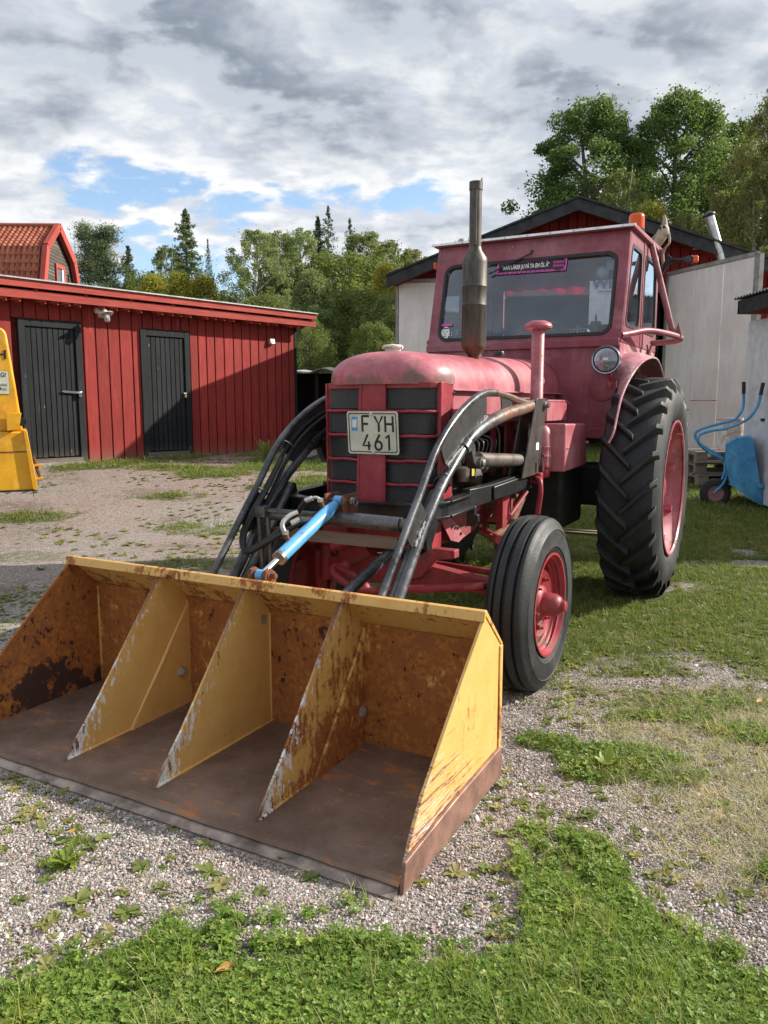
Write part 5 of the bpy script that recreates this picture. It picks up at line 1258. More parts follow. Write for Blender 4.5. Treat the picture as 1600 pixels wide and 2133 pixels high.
l2 = leaf(4.92, -.04, angR, 1.90, [(0, .66, 1.20, 3.44), (.663, 1.27, 1.35, 3.44), (1.273, 1.90, 1.05, 3.44), (0, .66, .44, 1.197), (.663, 1.27, .44, 1.347), (1.273, 1.90, .44, 1.047)], 'right')
c = MB(); c.box(1.97, 2.02, -.05, .03, .5, 3.46); c.build('edge_post', bpy.data.materials['grey_door_frame'], l2)
# tilted stove pipe
c = MB(); c.tube([(5.75, -.42, 3.30), (5.42, -.46, 4.28)], .075, 18); sp = c.build('stove_pipe', flat('galvanised_pipe', (.55, .57, .57), .3, .9, .12), gar)
c = MB(); c.lathe([(.10, .0), (.10, .02), (.02, .07)], (5.41, -.46, 4.30), (-.32, 0, .95), 18); c.build('pipe_cap', M_gblk, sp)
c = MB(); c.bar((5.2, -.42, 3.80), (5.95, -.42, 3.72), .02, .02); c.build('pipe_stay', M_zinc, sp)
# banner in the doorway
bn = empty('banner', (3.93, 13.42, 3.18), GA, 'white banner reading WiLLYS hanging in the garage doorway behind the cab', 'banner')
c = MB(); c.grid(lambda u, v: (-.50 + 1.0 * u, .01 * math.sin(u * 7), -.56 + 1.12 * v), 12, 4, .004); c.build('cloth', flat('white_banner_cloth', (.66, .62, .62), .7, 0, .05), bn)
M_navy = flat('navy_print', (.05, .06, .16), .6); M_redp = flat('red_print', (.5, .03, .06), .6)
for ch_, x_, mm in (('W', -.33, M_navy), ('i', -.17, M_navy), ('L', -.07, M_redp), ('L', .05, M_redp), ('Y', .18, M_redp), ('S', .32, M_navy)):
    text_mesh(ch_, .24, mm, 'banner_letter', bn, (x_, -.02, .10), (R(90), 0, 0), .002, bold=.008, sx=1.05)
c = MB(); c.box(-.36, .36, -.022, -.018, -.035, -.02); c.build('printed_line', M_navy, bn)

# ---------------------------------------------------------------- small building on the right
rb_ = empty('outbuilding', (4.30, 7.55, 0), 0, 'small red outbuilding with a black fascia at the right edge of the yard', 'building')
c = MB(); c.box(.22, 3.6, .0, 1.90, .0, 2.36); c.build('wall', M_gard, rb_)
y = .02
while y < 1.8:
    c = MB(); c.box(.195, .222, y, y + .14, .05, 2.33); c.build('wall_board', M_gard, rb_, bevel=.004, seg=1); y += .15
c = MB(); c.box(-.12, -.09, -.3, 1.97, 2.345, 2.50); c.box(-.12, 3.9, 1.94, 1.97, 2.345, 2.50); c.box(-.12, 3.9, -.3, -.27, 2.345, 2.50); c.build('fascia', M_gblk, rb_)
c = MB(); c.grid(lambda u, v: (-.15 + 4.0 * v, -.32 + 2.33 * u, 2.525 + .012 * math.sin(u * 2.33 / .076 * 2 * math.pi) + .18 * v), 130, 2, .006); c.build('corrugated_roof', flat('grey_corrugated_sheet', (.13, .13, .13), .6, .2), rb_)
c = MB(); c.box(-.08, .2, -.2, 1.93, 2.34, 2.352); c.build('soffit', M_gard, rb_)
sh_ = empty('wall_sheet', (4.36, 8.05, 0), 0, 'tall pale grey sheet leaning against the outbuilding wall behind the wheelbarrow', 'board')
c = MB(); c.prism([(-.1, .12), (1.50, .16), (1.56, 2.27), (-.1, 2.25)], 'x', 0, .03); o_ = c.build('sheet', M_greysheet, sh_, bevel=.004)
c = MB(); c.box(-.012, -.001, 1.0, 1.08, 1.10, 1.13); c.build('hook', M_dark, sh_)

# ---------------------------------------------------------------- pallets, sack, wheelbarrow
def pallet(x, y, z, rz, lab):
    e = empty('pallet', (x, y, z), rz, lab, 'pallet', 'pallets stacked behind the wheelbarrow')
    for i in range(5):
        c = MB(); c.box(-.6, .6, -.4 + i * .175, -.4 + i * .175 + .10, .12, .142); c.build('deck_board', M_pallet, e)
    for yy in (-.4, -.05, .3):
        for xx in (-.6, -.07, .46):
            c = MB(); c.box(xx, xx + .14, yy, yy + .10, .022, .098); c.build('block', M_pallet, e)
        c = MB(); c.box(-.6, .6, yy, yy + .10, .0, .022); c.build('bottom_board', M_pallet, e)
    for xx in (-.6, -.07, .46):
        c = MB(); c.box(xx, xx + .14, -.4, .4, .098, .119); c.build('stringer_board', M_pallet, e)
    return e
gp = gzf(4.6, 10.4)
pallet(4.60, 10.45, gp - .01, R(3), 'weathered grey pallet at the bottom of the stack behind the blue wheelbarrow')
pallet(4.63, 10.47, gp + .135, R(-2), 'weathered grey pallet in the middle of the stack behind the blue wheelbarrow')
pallet(4.58, 10.42, gp + .28, R(1), 'weathered grey pallet on top of the stack behind the blue wheelbarrow')
def sack_mat():
    m = Mt('printed_sack'); n = m.noise(9, 6, .7); c = m.mix(m.rg(n, .4, .6), (.66, .64, .60), (.40, .38, .33)); c = m.mix(m.rg(m.noise(14, 4), .6, .66), c, (.35, .22, .16)); return m.set(c, .7, 0, .3, m.bump(n, .5, .01))
c = MB(); c.grid(lambda u, v: ((.17 - .03 * v) * math.cos(2 * math.pi * u) * (1 + .1 * math.sin(5 * u * 6.28)), (.11 - .02 * v) * math.sin(2 * math.pi * u), .42 * v + .0), 20, 6, 0.0)
c.add([(.14 * math.cos(i * .314), .09 * math.sin(i * .314), .42) for i in range(20)], [tuple(range(20))])
so = c.build('sack', sack_mat(), None, loc=(4.62, 10.45, gp + .42)); tag(so, 'white printed paper sack standing on the pallet stack behind the wheelbarrow', 'sack')

# wheelbarrow tipped up on its nose: wheel and tray lip on the ground, handles in the air
M_wb = worn_paint('wheelbarrow_blue', (.06, .30, .60), (.11, .42, .72), dirt_tint=(.06, .08, .10), rust=(.09, .05, .04), dirt_at=.64, chip_at=.72, rough=.42, sc=3)
wb = empty('wheelbarrow', (0, 0, 0), 0, 'blue wheelbarrow tipped up on end with its black handles in the air', 'wheelbarrow')
Yb = 9.2; gb = .125
def wq(u, v, dy=0.0):  # side-view sketch coordinates in metres (origin at the wheel), depth offset dy
    return (3.905 + u + dy * .42, Yb + dy, gb + v)
M_wt = M_tyre
c = MB(); c.lathe([(.03, -.04), (.04, 0), (.03, .04)], wq(0, .13), (.25, 1, 0), 16); w_o = c.build('wheel', flat('faded_red_rim', (.30, .12, .11), .6), wb)
c = MB(); c.lathe([(.09, -.038), (.125, -.045), (.165, -.03), (.175, 0), (.165, .03), (.125, .045), (.09, .038)], wq(0, .13), (.25, 1, 0), 32, cap=False); c.build('tyre', M_wt, w_o)
c = MB(); c.lathe([(.02, -.02), (.06, -.028), (.095, -.036), (.10, -.04), (.095, -.03)], wq(0, .13), (.25, 1, 0), 28); c.build('rim', bpy.data.materials['faded_red_rim'], w_o)
for dy in (-.20, .20):
    sx = .0 if dy < 0 else -.03
    P_ = [(-.02, .13), (.09, .25), (.13, .38), (.11, .50), (-.10, .62), (-.21, .71), (-.235, .775), (-.20, .83), (-.10, .865), (.10, .90), (.30, .985), (.375, 1.06), (.43, 1.16), (.45, 1.28)] if dy < 0 else \
         [(-.02, .13), (.07, .28), (.10, .42), (.05, .54), (-.15, .66), (-.25, .74), (-.28, .81), (-.24, .86), (-.10, .91), (.10, .96), (.20, 1.0), (.265, 1.10), (.275, 1.2), (.27, 1.3)]
    dyf = lambda t: dy * min(1, .15 + t * 2.2)
    n = len(P_)
    pts = [wq(a, b, dyf(i / n)) for i, (a, b) in enumerate(P_)]
    c = MB(); c.tube(smooth_path(pts, 4), .0165, 10); fo = c.build('frame_tube', M_wb, wb)
    a, b = Vector(pts[-1]), Vector(pts[-2]); d = (a - b).normalized(); c = MB(); c.tube([a - d * .01, a + d * .13], .021, 12); c.build('hand_grip', M_rub, wb)
c = MB(); c.tube([wq(.06, .88, -.2), wq(.06, .90, .2)], .014, 8); c.tube([wq(.10, .38, -.2), wq(.10, .72, -.2)], .014, 8); c.build('cross_tube', M_wb, wb)
# tray: open side turned away to the right, nose on the ground
T0 = [(.09, .60), (.10, .72), (.20, .79), (.36, .81), (.40, .76), (.57, .02), (.54, .0), (.16, .25), (.11, .42)]
def tray(dy, k): return [wq(.30 + (a - .30) * k, .4 + (b - .4) * k, dy) for a, b in T0]
c = MB(); A0 = tray(-.24, .98); B0 = tray(.28, .98); n = len(T0)
c.add(A0 + B0, [tuple(range(n)), tuple(range(n, 2 * n))[::-1]] + [(i, (i + 1) % n, n + (i + 1) % n, n + i) for i in (6, 7, 8, 0, 1, 2, 3)])
to_ = c.build('tray', M_wb, wb, smooth=30); so_ = to_.modifiers.new('solidify', 'SOLIDIFY'); so_.thickness = .004; b_ = to_.modifiers.new('bevel', 'BEVEL'); b_.width = .02; b_.segments = 3; b_.limit_method = 'ANGLE'
c = MB(); c.obox(wq(.52, .24, -.252), (.10, .012, .045)); c.obox(wq(.565, .24, -.252), (.02, .02, .07)); c.build('tray_bracket', M_wb, wb)

# ---------------------------------------------------------------- yellow machine at the left edge
M_yel = worn_paint('yellow_machine_paint', (.74, .36, .012), (.80, .42, .02), dirt_tint=(.42, .20, .02), rust=(.16, .07, .03), dirt_at=.70, chip_at=.76, rough=.35, sc=1.5)
YD = 8.0
ym = empty('yellow_machine', (-3.6, YD, gzf(-3.7, YD)), R(25), 'bright yellow machine with a warning sign reaching in at the left edge', 'machine')
k0 = -gzf(-3.7, YD)
def yb(px, z): return (px + 3.6, z + k0)
c = MB(); c.prism([yb(-5.2, 2.06), yb(-3.83, 2.05), yb(-3.775, 2.03), yb(-3.75, 1.98), yb(-3.70, 1.5), yb(-3.655, 1.02), yb(-5.2, 1.02)], 'y', .0, .55); ymb = c.build('body', M_yel, ym, bevel=.02, seg=3)
c = MB(); c.prism([yb(-5.2, 1.02), yb(-3.65, 1.02), yb(-3.62, .90), yb(-3.585, .46), yb(-3.60, .43), yb(-5.2, .43)], 'y', -.10, .62); lb = c.build('lower_box', M_yel, ym, bevel=.012)
c = MB(); c.prism([yb(-3.655, 1.03), yb(-3.62, 1.03), yb(-3.555, .46), yb(-3.575, .43), yb(-3.60, .44)], 'y', -.125, .64); c.build('edge_plate', M_yel, lb, bevel=.004)
c = MB(); c.prism([yb(-5.2, .815), yb(-3.60, .815), yb(-3.60, .825), yb(-5.2, .825)], 'y', -.104, .0); c.build('seam', M_rust, lb)
c = MB(); c.prism([yb(-5.2, .42), yb(-3.58, .42), yb(-3.57, .434), yb(-5.2, .434)], 'y', -.12, .6); c.build('bottom_edge', M_blk, lb)
c = MB(); c.prism([yb(-3.80, 1.21), yb(-3.66, 1.205), yb(-3.665, 1.19), yb(-3.69, 1.06), yb(-3.72, 1.04), yb(-3.80, 1.03)], 'y', -.16, -.02); br = c.build('bracket', M_yel, ym, bevel=.004)
c = MB(); c.lathe([(.045, 0), (.045, .08)], (yb(-3.665, 1.12)[0], -.1, yb(0, 1.12)[1]), (0, 1, 0), 18); c.build('roller', M_blk, br)
c = MB(); 
for z in (.68, .545): c.box(.0 - .0 + yb(-3.575, 0)[0], yb(-3.50, 0)[0], -.10, -.05, z + k0 - .012, z + k0 + .012)
c.build('lug', M_yel, ym, bevel=.003)
c = MB(); c.tube([(yb(-3.575, 0)[0], -.07, .76 + k0), (yb(-3.545, 0)[0], -.07, .63 + k0), (yb(-3.525, 0)[0], -.07, .56 + k0)], .018, 10); c.build('pin', M_rust, ym)
c = MB(); c.tube([(yb(-3.60, 0)[0], -.1, .44 + k0), (yb(-3.595, 0)[0], -.1, .36 + k0)], .003, 6); c.build('cable_end', M_rub, ym)
for px_, py_ in ((-1.2, .1), (-1.2, .5)):
    c = MB(); c.box(px_ - .06, px_ + .06, py_ - .06, py_ + .06, .0, .45 + k0 + .1); c.box(px_ - .2, px_ + .2, py_ - .15, py_ + .15, -.01, .02); c.build('support_leg', M_yel, ym)
c = MB(); c.box(-.55, -.157, -.006, .0, 1.393 + k0, 1.617 + k0); sg = c.build('warning_sign', flat('sign_cream', (.60, .62, .50), .5, 0, .06), ym)
c = MB(); c.box(-.552, -.155, -.004, -.001, 1.390 + k0, 1.620 + k0); c.build('sign_edge', M_rub, sg)
text_mesh('G!', .062, M_stkd, 'sign_text', sg, (-.173, -.008, 1.580 + k0), (R(90), 0, 0), .001, 'RIGHT', sx=.9)
text_mesh('VENS', .034, flat('faded_print', (.25, .25, .2), .6), 'sign_text', sg, (-.168, -.008, 1.482 + k0), (R(90), 0, 0), .0008, 'RIGHT')
text_mesh('DE.', .034, bpy.data.materials['faded_print'], 'sign_text', sg, (-.168, -.008, 1.440 + k0), (R(90), 0, 0), .0008, 'RIGHT')
c = MB(); c.lathe([(.013, 0), (.013, .003)], (-.24, -.008, 1.445 + k0), (0, -1, 0), 14); c.build('sign_hole', M_dark, sg)
text_mesh('H', .125, M_stkd, 'body_letter', ymb, (-.215, -.004, 1.775 + k0), (R(90), 0, 0), .0015, bold=.002, sx=1.3)
# ---------------------------------------------------------------- ground cover masks (world metres)
LUSH = [(-1.4, 1.55), (-.86, 1.68), (-.70, 1.76), (-.55, 1.79), (-.43, 1.87), (-.30, 1.90), (-.12, 1.90), (.04, 1.83), (.19, 1.79), (.33, 1.84), (.365, 2.14), (.42, 2.24), (.60, 2.19), (.69, 2.06), (.68, 1.87), (.76, 1.83), (.84, 1.72), (.90, 1.60), (.95, 1.48), (3.0, 1.35)]
PATCH = [(.86, 2.72, .20, .10, .6), (.74, 2.60, .10, .08, .75), (1.0, 2.58, .12, .05, .4), (.62, 2.88, .10, .07, .5), (1.12, 3.12, .25, .07, .5), (1.5, 2.95, .2, .10, .5),
         (1.28, 1.95, .13, .16, .9), (1.18, 2.02, .10, .08, .8), (1.6, 2.3, .2, .15, .6), (-.92, 2.06, .07, .04, .6),
         (-2.6, 9.6, .5, .25, .6), (-2.2, 10.9, .8, .3, .75), (-3.0, 11.4, .6, .3, .7), (-1.2, 11.5, .9, .5, .8), (-.9, 10.2, .7, .6, .8), (-1.6, 12.3, .7, .35, .8), (-3.9, 8.6, .5, .3, .6), (-2.0, 8.0, .5, .3, .35), (-3.0, 6.6, .6, .25, .4), (-1.6, 6.3, .5, .3, .4), (.85, 2.43, .12, .07, .55)]
BARE = [(1.35, 3.52, .50, .10), (.85, 3.34, .30, .10), (1.0, 2.35, .3, .12), (.62, 2.42, .28, .14), (1.55, 2.45, .35, .12), (3.1, 6.3, .30, .18), (1.9, 3.0, .3, .10), (.5, 5.9, .30, .35)]
def masks(x, y):
    """grass density, dry straw, gravel redness, each 0..1"""
    x = np.asarray(x, float); y = np.asarray(y, float)
    n1 = fbm(x, y, 2.2, 4, 21); n2 = fbm(x, y, 9, 3, 33); n0 = fbm(x, y, .6, 3, 44)
    yl = np.interp(x, [p[0] for p in LUSH], [p[1] for p in LUSH])
    n3 = fbm(x, y, 26, 2, 57); lush = sstep((((yl - .03 - y) / .20) + .18 + (n1 - .5) * 1.5 + (n2 - .5) * 1.8 + (n3 - .5) * 2.0) * .75)
    # lawn to the right of and under the tractor
    edge = np.interp(y, [2.6, 3.2, 4.2, 6.0, 9.0, 13], [1.2, .55, -.15, -.1, -.2, -.5])
    lawn = sstep((x - edge) / .5 + .5) * sstep((y - 3.1) / .6 + .2) * sstep((18 - y) / 2)
    lawn = lawn * np.clip(.62 + (n1 - .48) * 2.2 + (n0 - .5) * 1.0 + .38 * sstep((y - 3.6) / 2.0), 0, 1)
    g = np.maximum(lush, lawn)
    for px, py, rx, ry, w in PATCH:
        d = ((x - px) / rx) ** 2 + ((y - py) / ry) ** 2; g = np.maximum(g, w * sstep(1.5 - d + (n1 - .5) * 2.5 + (n2 - .5) * 1.5))
    for px, py, rx, ry in BARE:
        d = ((x - px) / rx) ** 2 + ((y - py) / ry) ** 2; g = g * (1 - .85 * sstep(1.4 - d + (n1 - .5) * 2))
    dry = sstep((x - .62) / .5) * sstep((y - 1.80) / .3) * sstep((3.7 - y) / .8) * np.clip(n1 * 2.6 - .42, 0, 1)
    dry = np.maximum(dry, .55 * sstep((x + 4) / 2) * sstep((y - 5.2) / 2) * np.clip(n1 * 3 - 1.35, 0, 1))
    far = sstep((y - 19) / 6); g = np.maximum(g, far * .9)
    # moss and weeds along the wall of the shed
    dw = (x + 3.6) * math.cos(AZ) - (y - 13.0) * math.sin(AZ)
    near_w = sstep((1.5 - np.abs(dw)) / 1.0) * sstep((y - 8.5) / 2)
    g = np.maximum(g, near_w * np.clip(n1 * 2.8 - 1.05, 0, .8))
    red = sstep((y - 5.5) / 2.5) * np.clip(n0 * 2.2 - .55, 0, 1) * sstep((1.0 - x) / 2)
    red = np.maximum(red, .8 * sstep(1.3 - ((x + .42) / .22) ** 2 - ((y - 2.12) / .12) ** 2))
    return g, dry, red
def ground():
    xs = np.concatenate([np.linspace(-400, -30, 14), np.linspace(-28, -6, 30), np.linspace(-5.8, -2.2, 45), np.linspace(-2.15, 3.2, 190), np.linspace(3.25, 8, 50), np.linspace(8.5, 30, 28), np.linspace(35, 400, 14)])
    ys = np.concatenate([np.linspace(-30, -1, 12), np.linspace(-.5, 1.0, 8), np.linspace(1.03, 4.6, 150), np.linspace(4.65, 14, 140), np.linspace(14.2, 30, 50), np.linspace(32, 100, 30), np.linspace(120, 900, 20)])
    X, Y = np.meshgrid(xs, ys); Z = gz(X, Y)
    g, d, r = masks(X, Y)
    fine = (fbm(X, Y, 14, 3, 9) - .5) * .008 * (np.hypot(X, Y) < 8); Z = Z + fine
    nx, ny = len(xs), len(ys); idx = np.arange(nx * ny).reshape(ny, nx)
    f = np.stack([idx[:-1, :-1], idx[:-1, 1:], idx[1:, 1:], idx[1:, :-1]], -1).reshape(-1, 4)
    me = bpy.data.meshes.new('ground'); me.from_pydata(np.stack([X, Y, Z], -1).reshape(-1, 3).tolist(), [], f.tolist())
    for nm, a in (('grass', g), ('dry', d), ('red', r)):
        at = me.attributes.new(nm, 'FLOAT', 'POINT'); at.data.foreach_set('value', a.reshape(-1).astype(np.float32))
    me.polygons.foreach_set('use_smooth', [True] * len(me.polygons))
    m = Mt('gravel_and_turf'); v = m.co(kind='Object')
    st1 = m.vor(95, v, out='Color'); sd1 = m.vor(95, v); st2 = m.vor(210, v, out='Color'); sd2 = m.vor(210, v)
    sp = m.n('ShaderNodeSeparateColor'); m.L.new(st1, sp.inputs[0]); sp2 = m.n('ShaderNodeSeparateColor'); m.L.new(st2, sp2.inputs[0])
    n1 = m.noise(1.6, 6, .6, v); n2 = m.noise(12, 6, .7, v)
    val = m.ma('ADD', m.ma('MULTIPLY', sp.outputs[0], .6), m.ma('MULTIPLY', sp2.outputs[0], .4))
    gr = m.mix(m.rg(val, .15, .85), (.125, .11, .098), (.43, .395, .36))
    gr = m.mix(m.rg(sp.outputs[1], .6, .9, 0, .5), gr, (.36, .26, .225))
    gr = m.mix(m.rg(sp2.outputs[2], .93, .97), gr, (.66, .64, .60))
    redm = m.attr('red'); gr = m.mix(m.ma('MULTIPLY', redm, .60), gr, m.mix(val, (.20, .105, .085), (.42, .275, .235)))
    soil = m.rg(m.ma('ADD', m.ma('MULTIPLY', n2, .5), m.ma('MULTIPLY', n1, .5)), .50, .62, 0, .55); gr = m.mix(soil, gr, (.105, .085, .062))
    tf = m.mix(m.rg(n2, .3, .7), (.050, .066, .018), (.11, .12, .040)); tf = m.mix(m.rg(m.noise(45, 4, .7, v), .4, .75, 0, .6), tf, (.18, .17, .075))
    a = m.attr('grass'); k = m.rg(m.ma('ADD', a, m.ma('MULTIPLY', m.ma('SUBTRACT', n2, .5), .9)), .22, .62)
    c = m.mix(k, gr, tf)
    dr = m.attr('dry'); k2 = m.rg(m.ma('ADD', dr, m.ma('MULTIPLY', m.ma('SUBTRACT', m.noise(30, 5, .7, v), .5), 1.2)), .4, .9, 0, .35)
    c = m.mix(k2, c, m.mix(n2, (.22, .18, .10), (.36, .31, .19)))
    h = m.ma('ADD', m.ma('MULTIPLY', sd1, -1.0), m.ma('MULTIPLY', sd2, -.5)); nb = m.bump(h, .9, .010); nb = m.bump(n2, .5, .03, nb)
    m.set(c, .92, 0, .2, nb); me.materials.append(m.m)
    o = bpy.data.objects.new('ground', me); COL.objects.link(o); o['kind'] = 'structure'
ground()

# ---------------------------------------------------------------- scatter: one object per kind of ground cover, instanced on real points
LIB = bpy.data.collections.new('scatter_library')
def lib(objs, nm):
    c = bpy.data.collections.new(nm)
    for o in objs: c.objects.link(o)
    return c
def src(mb, nm, mat, smooth=0):
    o = bpy.data.objects.new(nm, mb.mesh(nm, mat, smooth)); return o
def scatter(name, pts, rot, scl, coll, kind='stuff', label=None, cat=None):
    n = len(pts); me = bpy.data.meshes.new(name); me.vertices.add(n); me.vertices.foreach_set('co', np.asarray(pts, np.float32).reshape(-1))
    a = me.attributes.new('rot', 'FLOAT_VECTOR', 'POINT'); a.data.foreach_set('vector', np.asarray(rot, np.float32).reshape(-1))
    a = me.attributes.new('scl', 'FLOAT', 'POINT'); a.data.foreach_set('value', np.asarray(scl, np.float32))
    a = me.attributes.new('pick', 'INT', 'POINT'); a.data.foreach_set('value', rng.integers(0, len(coll.objects), n).astype(np.int32))
    o = bpy.data.objects.new(name, me); COL.objects.link(o)
    ng = bpy.data.node_groups.new(name, 'GeometryNodeTree'); ng.interface.new_socket('Geometry', in_out='INPUT', socket_type='NodeSocketGeometry'); ng.interface.new_socket('Geometry', in_out='OUTPUT', socket_type='NodeSocketGeometry')
    N = ng.nodes; L = ng.links; gi = N.new('NodeGroupInput'); go = N.new('NodeGroupOutput'); ip = N.new('GeometryNodeInstanceOnPoints')
    ci = N.new('GeometryNodeCollectionInfo'); ci.inputs['Collection'].default_value = coll; ci.inputs['Separate Children'].default_value = True; ci.inputs['Reset Children'].default_value = True
    def at(nm, t):
        x = N.new('GeometryNodeInputNamedAttribute'); x.data_type = t; x.inputs[0].default_value = nm; return [q for q in x.outputs if q.name == 'Attribute' and q.enabled][0]
    L.new(gi.outputs[0], ip.inputs['Points']); L.new(ci.outputs[0], ip.inputs['Instance']); ip.inputs['Pick Instance'].default_value = True
    L.new(at('pick', 'INT'), ip.inputs['Instance Index']); er = N.new('FunctionNodeEulerToRotation'); L.new(at('rot', 'FLOAT_VECTOR'), er.inputs[0]); L.new(er.outputs[0], ip.inputs['Rotation']); L.new(at('scl', 'FLOAT'), ip.inputs['Scale'])
    L.new(ip.outputs[0], go.inputs[0]); md = o.modifiers.new('scatter', 'NODES'); md.node_group = ng
    return tag(o, label, cat, None, kind)
def sample(n, x0, x1, y0, y1, dens, power=1.0):
    x = rng.uniform(x0, x1, n); y = y0 + (y1 - y0) * rng.uniform(0, 1, n) ** power
    inside = np.abs(x) < .56 * y + .6          # keep to what the yard in view could show, with a margin
    x, y = x[inside], y[inside]; keep = rng.uniform(0, 1, len(x)) < dens(x, y); return x[keep], y[keep]
def blocked(x, y):
    """under the bucket floor"""
    c_, s_ = math.cos(.49878), math.sin(.49878); dx, dy = x + .0356, y - 3.8298; tx = c_ * dx - s_ * dy; ty = s_ * dx + c_ * dy
    b = (np.abs(tx) < .995) & (ty > -1.675) & (ty < -.87)
    for wx, wy, r in ((.80, .04, .12), (-.47, .04, .12), (.88, 2.19, .28), (-.68, 2.19, .28)): b |= (np.abs(tx - wx) < (.10 if wy < 1 else .2)) & (np.abs(ty - wy) < r)
    return b
def leafmat(name, c1, c2, c3=None, rough=.5, trans=.25, dead=None):
    m = Mt(name); oi = m.n('ShaderNodeObjectInfo'); r = oi.outputs['Random']; pn = m.noise(2.6, 4, .6, oi.outputs['Location']); c = m.mix(m.rg(m.ma('ADD', m.ma('MULTIPLY', r, .55), m.ma('MULTIPLY', pn, .9)), .30, 1.05), c1, c2)
    c = m.mix(m.rg(m.noise(7, 3, .6, oi.outputs['Location']), .56, .66, 0, .55), c, tuple(v * q for v, q in zip(c2, (1.7, 1.25, 1.2))))
    if c3: c = m.mix(m.rg(m.ma('FRACT', m.ma('MULTIPLY', r, 17.3)), .80, .9), c, c3)
    b = m.b; m.set(c, rough, 0, .35)
    tl = m.n('ShaderNodeBsdfTranslucent'); hs = m.mix(.35, c, (.35, .50, .03)); m.L.new(hs, tl.inputs[0]); mx = m.n('ShaderNodeMixShader'); mx.inputs[0].default_value = trans
    out = [n for n in m.N if n.type == 'OUTPUT_MATERIAL'][0]; m.L.new(b.outputs[0], mx.inputs[1]); m.L.new(tl.outputs[0], mx.inputs[2]); m.L.new(mx.outputs[0], out.inputs[0]); return m.m
M_gr1 = leafmat('grass_blade', (.12, .20, .025), (.25, .33, .055), (.42, .38, .17), .5, .35)
M_gr2 = leafmat('dull_grass_blade', (.095, .145, .026), (.19, .235, .055), (.34, .29, .13), .6, .3)
M_dry = leafmat('dry_grass_blade', (.46, .40, .22), (.60, .54, .33), (.20, .20, .07), .6, .3)
M_clo = leafmat('clover_leaf', (.085, .17, .022), (.20, .31, .05), (.30, .36, .09), .5, .35)
M_wee = leafmat('weed_leaf', (.13, .17, .040), (.24, .26, .085), (.34, .30, .13), .55, .35)
M_peb = None
def pebm():
    m = Mt('gravel_pebble'); r = m.rnd(); r2 = m.ma('FRACT', m.ma('MULTIPLY', r, 13.7)); c = m.mix(r, (.17, .155, .14), (.49, .455, .42))
    c = m.mix(m.rg(r2, .55, .6), c, (.37, .27, .235)); c = m.mix(m.rg(r2, .90, .91), c, (.66, .64, .61)); c = m.mix(m.rg(r2, .05, .10, 1, 0), c, (.15, .16, .17)); c = m.mix(m.noise(60, 3), c, (.22, .2, .18)) if False else c
    return m.set(c, .85, 0, .3)
M_peb = pebm()
def blade(mb, x, y, a, h, w, lean, sg=3):
    ca, sa = math.cos(a), math.sin(a); vs = []
    for i in range(sg + 1):
        t = i / sg; r = lean * t * t; z = h * (t - .15 * lean / max(h, .01) * t * t); ww = w * (1 - t) ** .6 if i < sg else 0
        cx, cy = x + ca * r, y + sa * r; vs += [(cx - sa * ww, cy + ca * ww, z), (cx + sa * ww, cy - ca * ww, z)]
    mb.add(vs, [(2 * i, 2 * i + 1, 2 * i + 3, 2 * i + 2) for i in range(sg)])
def tuft(k, h, w, spread, lean):
    m = MB()
    for _ in range(k): blade(m, random.gauss(0, spread), random.gauss(0, spread), random.uniform(0, 6.28), h * random.uniform(.5, 1.15), w * random.uniform(.7, 1.2), lean * random.uniform(.3, 1.4))
    return m
def leaf_blade(m, base, a, l, w, up, fold=.25, droop=.3):
    """a broad leaf: 3 cross rows"""
    ca, sa = math.cos(a), math.sin(a); rows = []
    for t, ww in ((0, .18), (.3, .8), (.6, 1.0), (.85, .7), (1, .05)):
        r = l * t; z = base[2] + up * l * t - droop * l * t * t; rows.append([(base[0] + ca * r - sa * w * ww * q, base[1] + sa * r + ca * w * ww * q, z + abs(q) * w * fold) for q in (-1, 0, 1)])
    vs = [p for r_ in rows for p in r_]; m.add(vs, [(3 * i + j, 3 * i + j + 1, 3 * i + j + 4, 3 * i + j + 3) for i in range(4) for j in range(2)])
def clover(k=3):
    m = MB()
    for _ in range(k):
        x, y, h = random.gauss(0, .010), random.gauss(0, .010), random.uniform(.004, .026); a0 = random.uniform(0, 6.28)
        for j in range(3):
            a = a0 + j * 2.094; r = random.uniform(.0030, .0050); c0 = Vector((x + r * .9 * math.cos(a), y + r * .9 * math.sin(a), h + random.uniform(-.001, .003)))
            tl = random.uniform(-.35, .35); vs = [(x, y, h)] + [(c0.x + r * math.cos(a + b), c0.y + r * math.sin(a + b), c0.z + tl * r * math.sin(b)) for b in (-1.9, -.9, -.25, 0, .25, .9, 1.9)]
            vs[4] = tuple(Vector(vs[4]) * .9 + Vector((x, y, h)) * .1); m.add(vs, [(0, i, i + 1) for i in range(1, 7)])
        m.add([(x - .0006, y, 0), (x + .0006, y, 0), (x, y, h)], [(0, 1, 2)])
    return m
def rosette(n, l, w, up=.35):
    m = MB()
    for i in range(n): leaf_blade(m, (0, 0, .002), i * 6.283 / n + random.uniform(-.3, .3), l * random.uniform(.6, 1.15), w * random.uniform(.8, 1.2), up * random.uniform(.4, 1.5), .3, random.uniform(.1, .5))
    return m
def pebble():
    m = MB(); bm = bmesh.new(); bmesh.ops.create_icosphere(bm, subdivisions=1, radius=1)
    sx, sy, sz = random.uniform(.8, 1.3), random.uniform(.7, 1.1), random.uniform(.45, .8)
    for v in bm.verts: q = 1 + random.uniform(-.22, .22); v.co = Vector((v.co.x * sx, v.co.y * sy, v.co.z * sz)) * q
    m.add([tuple(v.co) for v in bm.verts], [tuple(v.index for v in f.verts) for f in bm.faces]); bm.free(); return m

